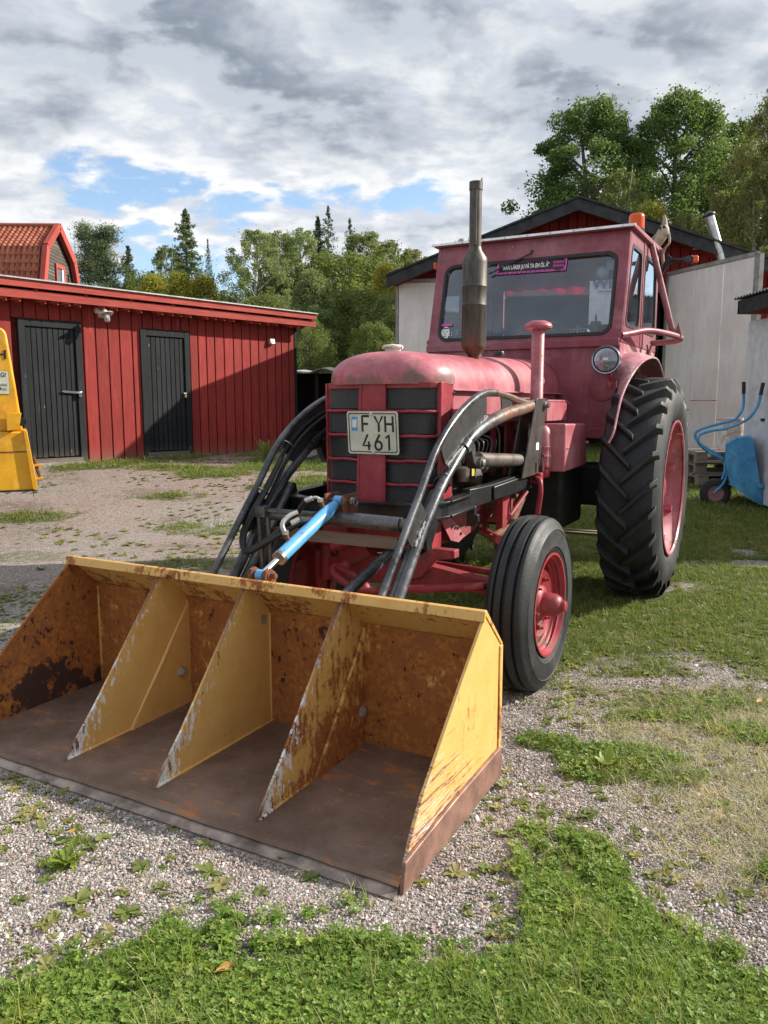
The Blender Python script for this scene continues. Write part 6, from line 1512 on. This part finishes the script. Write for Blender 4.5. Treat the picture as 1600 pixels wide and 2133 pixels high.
L_peb = lib([src(pebble(), 'pebble_source', M_peb) for _ in range(8)], 'pebbles')
L_clo = lib([src(clover(3), 'clover_source', M_clo) for _ in range(6)], 'clovers')
L_gr = lib([src(tuft(5, .045, .0012, .008, .025), 'grass_source', M_gr1) for _ in range(6)], 'grasses')
L_gr2 = lib([src(tuft(9, .038, .0016, .018, .025), 'dull_grass_source', M_gr2) for _ in range(6)] + [src(rosette(5, .035, .008), 'small_leaf_source', M_wee) for _ in range(2)], 'dull_grasses')
L_dry = lib([src(tuft(7, .05, .0011, .015, .06), 'dry_source', M_dry) for _ in range(5)], 'dry_grasses')
L_far = lib([src(tuft(14, .05, .0035, .05, .04), 'far_grass_source', M_gr2) for _ in range(5)], 'far_grasses')

def Z(x, y): return gz(x, y)
def R3(n, tiltv=.0): return np.stack([rng.normal(0, tiltv, n), rng.normal(0, tiltv, n), rng.uniform(0, 6.283, n)], -1)
# pebbles: thick near the camera, thinning where the turf takes over
x, y = sample(330000, -2.4, 2.2, 1.35, 4.4, lambda x, y: np.clip((1.05 - masks(x, y)[0] * 1.25), .02, 1) * np.clip(2.3 / y, 0, 1) ** 2.0 * (~blocked(x, y)))
n = len(x); scatter('gravel', np.stack([x, y, Z(x, y) + .001], -1), R3(n, .5), rng.gamma(5, .00046, n) + .0011, L_peb)
x, y = sample(900, -2.0, 2.0, 1.5, 4.5, lambda x, y: (1 - masks(x, y)[0]) * (~blocked(x, y)))
scatter('larger_stones', np.stack([x, y, Z(x, y) + .002], -1), R3(len(x), .4), rng.uniform(.006, .012, len(x)), L_peb)
# clover and grass of the lush strip
def lushd(x, y): return np.clip(masks(x, y)[0] * 1.2 - .15, 0, 1) * (~blocked(x, y)) * np.clip(1.9 / y, 0, 1) ** 1.2 * np.clip(-.25 + 2.1 * fbm(x, y, 9, 3, 77), .12, 1.2)
x, y = sample(230000, -1.7, 2.0, 1.30, 3.3, lushd, 1.5)
scatter('clover_cover', np.stack([x, y, Z(x, y)], -1), R3(len(x), .25), rng.uniform(.5, 1.25, len(x)), L_clo)
x, y = sample(150000, -1.7, 2.0, 1.30, 3.3, lambda x, y: lushd(x, y) * (.35 + fbm(x, y, 3, 2, 71)), 1.5)
scatter('lush_grass', np.stack([x, y, Z(x, y)], -1), R3(len(x), .15), rng.uniform(.4, 1.05, len(x)), L_gr)
x, y = sample(100000, -2.2, 5.2, 2.5, 8.5, lambda x, y: np.clip(masks(x, y)[0] * 1.3 - .2, 0, 1) * (~blocked(x, y)), 1.5)
scatter('yard_grass', np.stack([x, y, Z(x, y)], -1), R3(len(x), .2), rng.uniform(.45, 1.2, len(x)) * np.clip(.75 + y * .06, 0, 1.2), L_gr2)
x, y = sample(60000, -6, 8, 8.0, 19, lambda x, y: np.clip(masks(x, y)[0] * 1.3 - .25, 0, 1), 1.2)
scatter('far_grass', np.stack([x, y, Z(x, y)], -1), R3(len(x), .2), rng.uniform(.6, 1.3, len(x)), L_far)
x, y = sample(34000, -1.5, 3.0, 1.6, 4.4, lambda x, y: np.clip(masks(x, y)[1] * 1.1 + .012, 0, 1) * (~blocked(x, y)))
scatter('dry_grass', np.stack([x, y, Z(x, y)], -1), R3(len(x), .5), rng.uniform(.4, 1.1, len(x)), L_dry)
x, y = sample(24000, -1.7, 2.0, 1.30, 3.3, lambda x, y: lushd(x, y) * np.clip((fbm(x, y, 4, 2, 15) - .4) * 4, .1, 1), 1.5)
L_long = lib([src(tuft(4, .085, .0016, .010, .06), 'long_grass_source', M_gr1) for _ in range(5)], 'long_grasses')
scatter('long_grass', np.stack([x, y, Z(x, y)], -1), R3(len(x), .25), rng.uniform(.4, 1.1, len(x)), L_long)
# scattered low weeds in the gravel that nobody would count
L_w = lib([src(rosette(6, .022, .007, .3), 'weed_source', M_wee) for _ in range(5)], 'small_weeds')
x, y = sample(2600, -5.5, .5, 5.0, 12.5, lambda x, y: np.clip((fbm(x, y, 1.3, 3, 191) - .45) * 5, .03, 1))
scatter('yard_weeds', np.stack([x, y, Z(x, y)], -1), R3(len(x), .15), rng.uniform(.8, 2.2, len(x)), L_w)
x, y = sample(7500, -2.6, 2.2, 1.5, 5.5, lambda x, y: np.clip((fbm(x, y, 2.5, 3, 91) - .42) * 5, .02, 1) * (~blocked(x, y)))
scatter('small_weeds', np.stack([x, y, Z(x, y)], -1), R3(len(x), .15), rng.uniform(.5, 1.3, len(x)), L_w)

# rosettes one can pick out in the gravel: individuals
ros = [(-.85, 1.80, 1.0), (-.80, 1.895, 1.1), (-.925, 1.99, .8), (-.68, 2.05, .9), (-.48, 2.02, 1.2), (-.44, 1.965, 1.0), (-.33, 1.94, .8), (-.20, 2.0, .9), (-.10, 2.14, .9), (-.28, 2.10, .8), (-.60, 1.96, .8), (-.66, 1.85, 1.0), (.10, 1.98, .8), (.20, 2.02, .9),
       (-.96, 1.90, .8), (-.38, 2.28, .7), (-.52, 2.16, .8), (.02, 2.06, .7), (.66, 2.35, .9), (.72, 2.48, .8), (.98, 2.18, 1.0), (1.1, 2.4, 1.1), (.56, 2.05, .9), (-1.25, 2.55, .8), (-1.05, 2.25, .9), (-.90, 2.18, .8)]
ORD = ['leftmost', 'second', 'third', 'fourth', 'fifth', 'sixth', 'seventh', 'eighth', 'ninth', 'tenth', 'eleventh', 'twelfth']
def ros_zone(a, b):
    if a > .5: return 'in the gravel right of the bucket'
    if b < 1.93: return 'beside the lower edge of the gravel'
    if b < 2.06: return 'halfway between the clover and the bucket'
    return 'close below the bucket edge'
def ros_label(i):
    zn = ros_zone(*ros[i][:2]); row = sorted([r[0] for r in ros if ros_zone(*r[:2]) == zn]); k = row.index(ros[i][0])
    return ('leftmost pale green rosette weed ' if k == 0 else ORD[k] + ' rosette weed from the left ') + zn
rm_ = [rosette(k, .050, .0125, .35).mesh('rosette_weed', M_wee, 40) for k in (6, 7, 8, 9)]
for i, (a, b, s) in enumerate(ros):
    o = bpy.data.objects.new('rosette_weed', rm_[i % 4]); COL.objects.link(o); o.location = (a, b, gzf(a, b)); o.rotation_euler = (0, 0, random.uniform(0, 6)); o.scale = (s * .82,) * 3
    tag(o, ros_label(i), 'weed', 'rosette weeds scattered in the gravel')
def bushy(name, x, y, k, l, w, label, mat=None, up=.9):
    m = rosette(k, l, w, up); o = m.build(name, mat or M_wee, None, 40, loc=(x, y, gzf(x, y))); return tag(o, label, 'weed')
bushy('broadleaf_weed', .80, 2.66, 30, .055, .013, 'dense bright green broadleaf weed against the rear corner of the bucket side', M_clo, .8)
bushy('broadleaf_weed', 1.27, 1.94, 14, .085, .022, 'large green broadleaf weed at the right edge of the gravel in front', M_clo, .7)
bushy('broadleaf_weed', -.90, 2.07, 20, .055, .011, 'dark green leafy weed clump in the gravel left of the bucket edge', M_clo, .8)
bushy('dock_plant', -1.86, 12.32, 14, .17, .028, 'tall dock plant growing against the red shed wall right of the doors', M_wee, 1.6)
m = MB(); m.tube([(0, 0, 0), (.004, .004, .12), (-.004, .0, .26)], .0018, 6)
for i in range(22): t = i / 22; leaf_blade(m, (0, 0, .03 + .21 * t), i * 2.4, .045 * (1.2 - t), .005, .5)
m.ball((-.004, 0, .262), .006, 6)
tag(m.build('flowering_stalk', leafmat('stalk_green', (.16, .24, .04), (.22, .28, .06), (.4, .42, .1)), None, 40, loc=(.74, 3.02, gzf(.74, 3.02))), 'tall thin pale green weed stalk in the gravel in front of the front wheel', 'weed')
for (a, b, s, lab) in ((-.357, 1.61, .020, 'curled yellow brown fallen leaf lying in the clover near the bottom edge'), (1.62, 3.22, .022, 'pale yellow fallen leaf on the grass at the right'), (-.93, 2.19, .014, 'small orange fallen leaf on the gravel left of the bucket')):
    m = MB(); leaf_blade(m, (-s, 0, 0), .4, s * 2, s * .7, .25, .5, .1); tag(m.build('fallen_leaf', flat('dead_leaf', (.50, .28, .06), .6) if 'dead_leaf' not in bpy.data.materials else bpy.data.materials['dead_leaf'], None, 40, loc=(a, b, gzf(a, b) + .022)), lab, 'leaf')

# ---------------------------------------------------------------- trees
def bark():
    m = Mt('bark'); n = m.noise(6, 5, .7, m.co((3, 3, .6))); return m.set(m.mix(n, (.07, .055, .045), (.20, .17, .15)), .9)
M_bark = bark()
def birchbark():
    m = Mt('birch_bark'); n = m.noise(5, 5, .7, m.co((1, 1, 3))); return m.set(m.mix(m.rg(n, .5, .6), (.55, .53, .50), (.06, .05, .045)), .8)
M_birch = birchbark()
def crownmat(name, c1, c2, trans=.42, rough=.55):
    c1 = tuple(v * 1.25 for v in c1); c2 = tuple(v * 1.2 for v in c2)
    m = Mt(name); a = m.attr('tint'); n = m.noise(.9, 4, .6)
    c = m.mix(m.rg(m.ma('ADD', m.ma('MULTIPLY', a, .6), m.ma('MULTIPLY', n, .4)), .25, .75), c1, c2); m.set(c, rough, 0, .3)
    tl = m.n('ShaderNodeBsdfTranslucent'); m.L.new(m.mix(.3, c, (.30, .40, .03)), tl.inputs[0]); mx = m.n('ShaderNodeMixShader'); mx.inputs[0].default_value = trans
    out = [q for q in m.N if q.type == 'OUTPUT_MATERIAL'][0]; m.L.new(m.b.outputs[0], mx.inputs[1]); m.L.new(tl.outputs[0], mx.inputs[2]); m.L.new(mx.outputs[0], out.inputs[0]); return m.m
C_asp = crownmat('aspen_foliage', (.050, .095, .028), (.125, .185, .058))
C_bir = crownmat('birch_foliage', (.105, .13, .042), (.22, .24, .090))
C_yel = crownmat('yellowing_foliage', (.19, .20, .035), (.42, .36, .060))
C_olv = crownmat('olive_foliage', (.12, .125, .045), (.24, .22, .080))
C_grn = crownmat('bush_foliage', (.080, .112, .030), (.18, .205, .060))
C_spr = crownmat('spruce_needles', (.026, .048, .022), (.065, .095, .040), .1)
C_pin = crownmat('pine_needles', (.045, .070, .032), (.12, .15, .062), .12)
C_grb = crownmat('willow_foliage', (.13, .17, .065), (.27, .32, .14))
def leaves(P, size, tint, name, mat, droop=0.0, asp=.55):
    """P: n x 3 leaf centres. each leaf a small folded rhombus, random facing"""
    n = len(P); a = rng.uniform(0, 2 * np.pi, n); el = rng.normal(0, .55, n) - droop
    d = np.stack([np.cos(a) * np.cos(el), np.sin(a) * np.cos(el), np.sin(el)], -1); q = rng.normal(0, 1, (n, 3)); s = np.cross(d, q); s /= np.linalg.norm(s, axis=1)[:, None] + 1e-9
    L_ = (size * rng.uniform(.6, 1.3, n))[:, None]; w = L_ * asp
    V = np.stack([P - d * L_ * .5, P + s * w * .5, P + d * L_ * .5, P - s * w * .5], 1).reshape(-1, 3)
    F = np.arange(4 * n).reshape(-1, 4); me = bpy.data.meshes.new(name); me.vertices.add(4 * n); me.vertices.foreach_set('co', V.astype(np.float32).reshape(-1))
    me.loops.add(4 * n); me.loops.foreach_set('vertex_index', F.reshape(-1).astype(np.int32)); me.polygons.add(n); me.polygons.foreach_set('loop_start', (np.arange(n) * 4).astype(np.int32)); me.polygons.foreach_set('loop_total', np.full(n, 4, np.int32))
    me.update(calc_edges=True); at = me.attributes.new('tint', 'FLOAT', 'POINT'); at.data.foreach_set('value', np.repeat(tint, 4).astype(np.float32)); me.materials.append(mat); return me
def broad(h, r, n, size, mat, tr_h=.25, top=1.0, open_=.5, wood=None, seed=0, shape='egg', droop=.0):
    """returns (crown mesh, trunk mesh). clumps hang on limb ends; gaps between clumps stay open"""
    rs = np.random.default_rng(seed); limbs = MB(); limbs.tube([(0, 0, -.2), (.02 * h * rs.normal(), .02 * h * rs.normal(), h * .45), (.03 * h * rs.normal(), .03 * h * rs.normal(), h * .93)], [h * .016, h * .010, h * .002], 8)
    P = []; T = []; k = int(210 + 110 * open_)
    for i in range(k):
        t = (i + rs.uniform()) / k; z = h * (tr_h + (1 - tr_h) * t * .90)
        if shape == 'egg': rr = r * (math.sin(math.pi * min(1, (t * .86 + .12))) ** .62)
        elif shape == 'cone': rr = r * (1 - t) ** .7 * 1.05 + .06 * r
        else: rr = r * (1 - max(0, t - .55) ** 1.6 * 2.2) * (.75 + .25 * rs.uniform())
        a = i * 2.39996 + rs.normal() * .4; d = rr * (rs.uniform(.35, 1.0) ** .5) * (.82 + .36 * rs.uniform()); c = np.array([d * math.cos(a), d * math.sin(a), z])
        if i % 7 == 0: limbs.tube([(0, 0, max(.1 * h, z - d * .7)), (c[0] * .5, c[1] * .5, z - d * .25), tuple(c)], [h * .005, h * .003, h * .001], 5)
        cr = r * rs.uniform(.16, .30) * (1 - .35 * t); m = int(n / k * rs.uniform(.6, 1.4)); v = rs.normal(0, 1, (m, 3)); v /= np.linalg.norm(v, axis=1)[:, None]; v *= (rs.uniform(0, 1, (m, 1)) ** .45) * cr
        v[:, 2] *= .75
        if droop: v[:, 2] = -np.abs(v[:, 2]) * (1 + 2.4 * droop) * rs.uniform(.3, 1, m) + cr * .4; v[:, :2] *= .7
        P.append(c + v); T.append(np.clip(rs.uniform(.0, 1.0) * .5 + .25 + rs.normal(0, .2, m), 0, 1))
    # thin twigs poking out of the outline
    m = max(20, int(n * .006)); a = rs.uniform(0, 6.283, m); t = rs.uniform(.05, .94, m); prof = np.sin(np.pi * np.clip(t * .86 + .12, 0, 1)) ** .62 if shape == 'egg' else np.clip(1 - t, 0, 1) ** .7
    rr = r * prof * rs.uniform(.6, 1.10, m); P.append(np.stack([rr * np.cos(a), rr * np.sin(a), h * (tr_h + (1 - tr_h) * t)], -1)); T.append(rs.uniform(.3, .9, m))
    P = np.concatenate(P); T = np.concatenate(T)
    return leaves(P, size, T, 'crown', mat, droop * .9), limbs.mesh('trunk', wood or M_bark, 60)
def spruce(h, r, n, size, mat, seed=0, sparse=0.0, low=.05):
    rs = np.random.default_rng(seed); tm = MB(); tm.tube([(0, 0, -.2), (0, 0, h * .5), (0, 0, h)], [h * .014, h * .008, .01], 7); P = []; T = []
    nb = int(h / .17)
    for i in range(nb):
        t = i / nb; z = h * (low + (1 - low) * t); L_ = r * (1 - t) ** .88 + .06 + .25 * (t < .93)
        for j in range(6):
            a = rs.uniform(0, 6.283); l = L_ * rs.uniform(.35, 1.15); m = max(3, int(n / nb / 6 * (1.3 - t) * (1 - sparse * t))); u = rs.uniform(.1 + .3 * sparse, 1, m) ** .8; w = (1 - u) * l * .22 + .03
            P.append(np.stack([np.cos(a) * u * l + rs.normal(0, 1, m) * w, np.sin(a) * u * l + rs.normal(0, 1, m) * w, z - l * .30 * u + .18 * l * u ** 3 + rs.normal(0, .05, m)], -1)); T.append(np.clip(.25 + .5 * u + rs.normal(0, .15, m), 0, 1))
    return leaves(np.concatenate(P), size, np.concatenate(T), 'crown', mat, .2, .35), tm.mesh('trunk', M_bark, 60)
def pine(h, r, n, size, mat, seed=0):
    rs = np.random.default_rng(seed); tm = MB(); tm.tube([(0, 0, -.2), (.1, 0, h * .5), (0, .1, h * .95)], [h * .016, h * .011, .03], 8); P = []; T = []; k = 30
    for i in range(k):
        t = i / k; z = h * (.32 + .66 * t); L_ = r * (1 - t * .72) * rs.uniform(.3, 1.1); a = i * 2.4 + rs.normal() * .3
        e = np.array([math.cos(a) * L_, math.sin(a) * L_, z + L_ * .22]); tm.tube([(0, 0, z - .2), tuple(e * np.array([.5, .5, 1]) - np.array([0, 0, .1])), tuple(e)], [h * .005, h * .003, .01], 5)
        for q in range(5):
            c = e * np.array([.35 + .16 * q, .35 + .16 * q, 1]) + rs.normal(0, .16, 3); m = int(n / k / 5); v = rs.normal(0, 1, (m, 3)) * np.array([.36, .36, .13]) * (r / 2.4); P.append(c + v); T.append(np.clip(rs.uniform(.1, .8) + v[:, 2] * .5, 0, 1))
    return leaves(np.concatenate(P), size, np.concatenate(T), 'crown', mat, -.3, .22), tm.mesh('trunk', M_bark, 60)
PR = {}
def proto(k, f): PR[k] = f
proto('aspen1', broad(13, 2.7, 84000, .115, C_asp, .18, seed=1, open_=.7)); proto('aspen2', broad(13, 2.9, 88000, .115, C_asp, .16, seed=2, open_=.8)); proto('aspen3', broad(12, 1.9, 42000, .115, C_asp, .15, seed=3, open_=.5))
proto('birch1', broad(9, 2.1, 46000, .085, C_bir, .08, seed=4, wood=M_birch, droop=.5, shape='egg')); proto('birch2', broad(9, 2.2, 46000, .085, C_grb, .06, seed=5, wood=M_birch, droop=.7))
proto('yellow', broad(6, 1.7, 32000, .075, C_yel, .06, seed=6, shape='cone')); proto('olive', broad(11, 2.6, 52000, .095, C_olv, .08, seed=7, droop=.8, wood=M_birch))
proto('bush1', broad(5, 1.9, 40000, .075, C_grn, .0, seed=8, shape='col')); proto('bush2', broad(5, 2.0, 40000, .075, C_bir, .0, seed=9, shape='egg')); proto('willow', broad(7, 2.0, 50000, .085, C_grb, .0, seed=10, shape='cone'))
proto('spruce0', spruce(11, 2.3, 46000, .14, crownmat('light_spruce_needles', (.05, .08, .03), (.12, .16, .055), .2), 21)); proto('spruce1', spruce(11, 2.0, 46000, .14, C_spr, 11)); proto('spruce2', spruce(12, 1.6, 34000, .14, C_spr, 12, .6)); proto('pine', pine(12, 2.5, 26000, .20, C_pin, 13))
used_p = {}
def tree(kind, x, y, h, sxy, label, group=None, cat='tree', name=None):
    cr, tr = PR[kind]; base = {'aspen1': 13, 'aspen2': 13, 'aspen3': 12, 'birch1': 9, 'birch2': 9, 'yellow': 6, 'olive': 11, 'bush1': 5, 'bush2': 5, 'willow': 7, 'spruce0': 11, 'spruce1': 11, 'spruce2': 12, 'pine': 12}[kind]
    gnd = gzf(x, y) - .05; s = (h - gnd) / base
    e = empty(name or {'a': 'aspen_tree', 'b': 'birch_tree', 'y': 'birch_tree', 'o': 'birch_tree', 's': 'spruce_tree', 'p': 'pine_tree', 'w': 'willow_tree'}[kind[0]], (x, y, gnd), random.uniform(0, 6.28), label, cat, group)
    e.scale = (sxy * s, sxy * s, s)
    for nm, me in (('crown', cr), ('trunk', tr)):
        o = bpy.data.objects.new(nm, me); COL.objects.link(o); o.parent = e
    return e
def W(px, d): return (px - 800) / 1635.6 * d
G1 = 'mixed trees behind the red shed'; G2 = 'tall trees behind the garage'
def zt(py, d): return 1.29 + (843 - py) / 1635.6 * d
TR = [('pine', 203, 484, 52, .8, 'left one of two pines rising behind the tiled house roof', G1), ('pine', 240, 484, 50, .8, 'right one of two pines rising behind the tiled house roof', G1),
      ('spruce1', 285, 525, 60, .9, 'small dark conifer between the pines and the yellow green bushes', G1), ('bush1', 318, 560, 50, 1.0, 'low dark tree right of the small dark conifer behind the shed', G1),
      ('birch1', 362, 500, 40, .75, 'loose airy birch just left of the pointed spruce behind the shed', G1), ('spruce0', 403, 455, 38, .95, 'pointed green spruce standing alone above the middle of the shed roof', G1),
      ('spruce2', 446, 512, 42, .5, 'thin sparse spruce top right of the pointed spruce', G1), ('yellow', 335, 560, 34, 1.0, 'yellow green bush above the left half of the shed roof, left of the spruce', G1),
      ('yellow', 385, 556, 33, 1.0, 'yellow green bush in front of the pointed spruce', G1), ('yellow', 435, 560, 34, 1.1, 'yellow green bush right of the pointed spruce above the shed roof', G1), ('bush2', 480, 600, 36, .7, 'small green bush in the dip between the two tree groups', G1),
      ('birch2', 545, 462, 34, .95, 'tall pale drooping birch at the left end of the large tree group', G1), ('birch1', 590, 470, 38, .9, 'birch second from the left in the large tree group', G1), ('birch2', 632, 462, 36, .9, 'pale birch left of the dark spruces in the large tree group', G1),
      ('spruce1', 668, 468, 40, .7, 'dark spruce with a thin tip, left of the tallest one', G1), ('spruce2', 688, 448, 40, .85, 'tallest dark spruce of the large tree group', G1), ('spruce2', 732, 472, 42, .8, 'thin pointed spruce right of the tallest one', G1),
      ('birch1', 762, 470, 40, 1.0, 'broad dull green birch right of the dark spruces', G1), ('birch1', 808, 490, 42, 1.0, 'dull green birch next to the left corner of the garage roof', G1), ('olive', 858, 505, 44, .9, 'yellowish birch just left of the garage roof corner', G1),
      ('willow', 655, 545, 24, 1.0, 'pale silvery green bush tree at the right end of the shed roof', G1), ('yellow', 800, 535, 27, .75, 'yellow leaved young birch left of the garage eave', G1), ('bush1', 745, 590, 25, 1.0, 'green bush between the shed and the garage, middle', G1), ('bush1', 700, 620, 28, 1.1, 'dark green bush behind the lean-to', G1),
      ('bush2', 820, 600, 24, .8, 'green bush against the left corner of the garage', G1), ('bush1', 640, 640, 22, .7, 'low dark bush beside the end of the shed', G1), ('bush1', 780, 660, 22, .8, 'low dark bush in front of the garage corner', G1), ('bush2', 560, 600, 30, .9, 'bush peeping over the right part of the shed roof', G1),
      ('bush1', 720, 520, 36, 1.4, 'dense dark tree filling the gap under the spruces', G1), ('bush1', 610, 560, 36, 1.3, 'dense green tree under the pale birches', G1), ('bush1', 860, 560, 36, 1.2, 'dense dark tree behind the garage corner', G1),
      ('birch1', 960, 470, 34, .7, 'sparse birch behind the garage roof just left of the exhaust stack', G2), ('birch1', 1030, 492, 36, .7, 'sparse birch behind the garage roof right of the exhaust stack', G2),
      ('aspen1', 1212, 180, 27, 1.05, 'tall round dark green tree left of the others behind the garage ridge', G2), ('aspen2', 1382, 168, 27, 1.0, 'tallest dark green tree in the middle behind the garage roof', G2), ('aspen3', 1502, 218, 28, 1.0, 'narrow dark green tree third from the left behind the garage roof', G2),
      ('aspen3', 1140, 350, 30, .9, 'lower dark green tree at the left foot of the tall round one', G2), ('aspen3', 1450, 300, 31, 1.2, 'dark green tree filling the gap between the tall ones', G2), ('aspen1', 1300, 380, 31, 1.0, 'dark tree seen low between the two tallest ones', G2),
      ('birch1', 1272, 318, 22, .72, 'light green birch in front of the dark trees above the garage roof', G2), ('yellow', 1335, 385, 20.5, .8, 'bright yellow autumn birch just above the garage roof', G2), ('olive', 1400, 405, 20.5, .5, 'small orange tinged tree right of the yellow one', G2),
      ('olive', 1590, 140, 22, .85, 'tall drooping brownish birch at the right edge', G2), ('olive', 1548, 330, 21, .85, 'olive birch behind the stove pipe', G2), ('olive', 1660, 200, 22, 1.0, 'drooping birch just beyond the right edge', G2), ('aspen3', 1230, 330, 29, 1.0, 'dark green tree low behind the light birch', G2)]
for (k, px, py, d, sx, lab, grp) in TR:
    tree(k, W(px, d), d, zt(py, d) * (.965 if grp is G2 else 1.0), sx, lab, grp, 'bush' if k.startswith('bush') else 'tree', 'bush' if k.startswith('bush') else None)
# far-off wood all round, reads as one mass
far_l = lib([bpy.data.objects.new('far_crown', PR[k][0]) for k in ('spruce1', 'spruce2', 'birch1', 'aspen3')], 'far_wood_source')
n = 150; a = np.concatenate([np.linspace(-1.5, 1.5, n)]); dd = rng.uniform(68, 92, n)
scatter('distant_wood', np.stack([np.sin(a) * dd, np.cos(a) * dd, gz(np.sin(a) * dd, np.cos(a) * dd) - .3], -1), R3(n, .0), rng.uniform(.75, 1.05, n) * .85, far_l)

# ---------------------------------------------------------------- things in and on the cab
c_, s_ = math.cos(.49878), math.sin(.49878)
def TW(x, y, z): return (-.0356 + c_ * x + s_ * y, 3.8298 - s_ * x + c_ * y, z)
g_ = empty('hanging_balls', TW(.53, 2.33, 2.20), -.49878, 'pair of white fluffy balls hanging on a string inside the windscreen', 'ornament')
fz_ = flat('white_fluff', (.75, .77, .78), .8, 0, .1, .5)
for dx, dz, r in ((-.028, .0, .042), (.034, .045, .040)):
    c = MB(); c.ball((dx, 0, dz), r, 18); c.build('ball', fz_, g_)
c = MB(); c.tube([(.0, -.01, .10), (.0, 0, .04), (.0, 0, -.06), (.004, 0, -.2)], .002, 5); c.build('string', M_white, g_)
c = MB(); c.lathe([(.034, 0), (.036, .05), (.038, .11), (.030, .118), (.0, .116)], (0, 0, 0), (0, 0, 1), 20); cd = c.build('candle', flat('brown_candle', (.14, .05, .03), .3, 0, .1), None, loc=TW(.50, 2.20, 1.737)); tag(cd, 'thick brown candle ornament standing on the dashboard inside the windscreen', 'candle')
c = MB(); c.lathe([(.004, .116), (.010, .135), (.006, .155), (0, .175)], (0, 0, 0), (0, 0, 1), 10); c.build('wick_flame', flat('dull_gold', (.5, .27, .12), .5), cd)
c = MB()
for i in range(7):
    x = (i - 3) * .022; h = .085 - abs(i - 3) * .018; c.tube([(x, 0, h * .35), (x, 0, h)], .0035, 6); c.tube([(x, 0, h * .4), (x * 1.0 + (.022 if i < 3 else -.022 if i > 3 else 0), 0, h * .4 + .012)], .004, 6)
c.box(-.085, .085, -.01, .01, -.0, .008); tag(c.build('candle_arch', M_white, None, loc=TW(.385, 2.16, 1.745)), 'small white pointed candle arch on the dashboard behind the windscreen', 'ornament'); bpy.data.objects['candle_arch'].rotation_euler = (0, 0, -.49878)
# skull ornament on the rear edge of the cab roof
sk_ = empty('animal_skull', TW(.745, 3.20, 2.58), -.49878, 'pale animal skull with jawbone wired to the rear corner of the cab roof', 'skull')
M_bone = flat('old_bone', (.42, .36, .27), .7, 0, .25, .4)
c = MB(); c.tube(smooth_path([(.0, 0, .15), (.01, 0, .10), (.0, 0, .04), (-.02, 0, -.02), (-.05, 0, -.07), (-.085, 0, -.11)], 4), [.010, .012, .014, .016, .018, .022, .028, .034, .038, .042, .044, .044, .042, .040, .038, .036, .034, .030, .026, .022, .016], 12)
c.ball((.012, -.012, .03), .040, 12, (.9, 1, 1.2)); c.build('cranium', M_bone, sk_)
c = MB(); c.tube(smooth_path([(.03, 0, .05), (.045, 0, -.0), (.05, 0, -.06), (.02, 0, -.10), (.0, 0, -.16)], 4), .009, 8); c.tube(smooth_path([(-.02, 0, .04), (-.07, 0, -.01), (-.11, 0, -.06)], 4), .008, 8)
for i in range(7): c.obox((.005 - i * .010, -.035, -.02 - i * .014), (.007, .012, .014))
c.tube([(.0, 0, -.1), (.01, 0, -.2), (.02, .0, -.26)], .012, 8); c.build('jawbone', M_bone, sk_)
c = MB(); c.ball((.014, -.046, .052), .011, 8); c.ball((-.016, -.036, .05), .010, 8); c.build('eye_socket', M_dark, sk_)
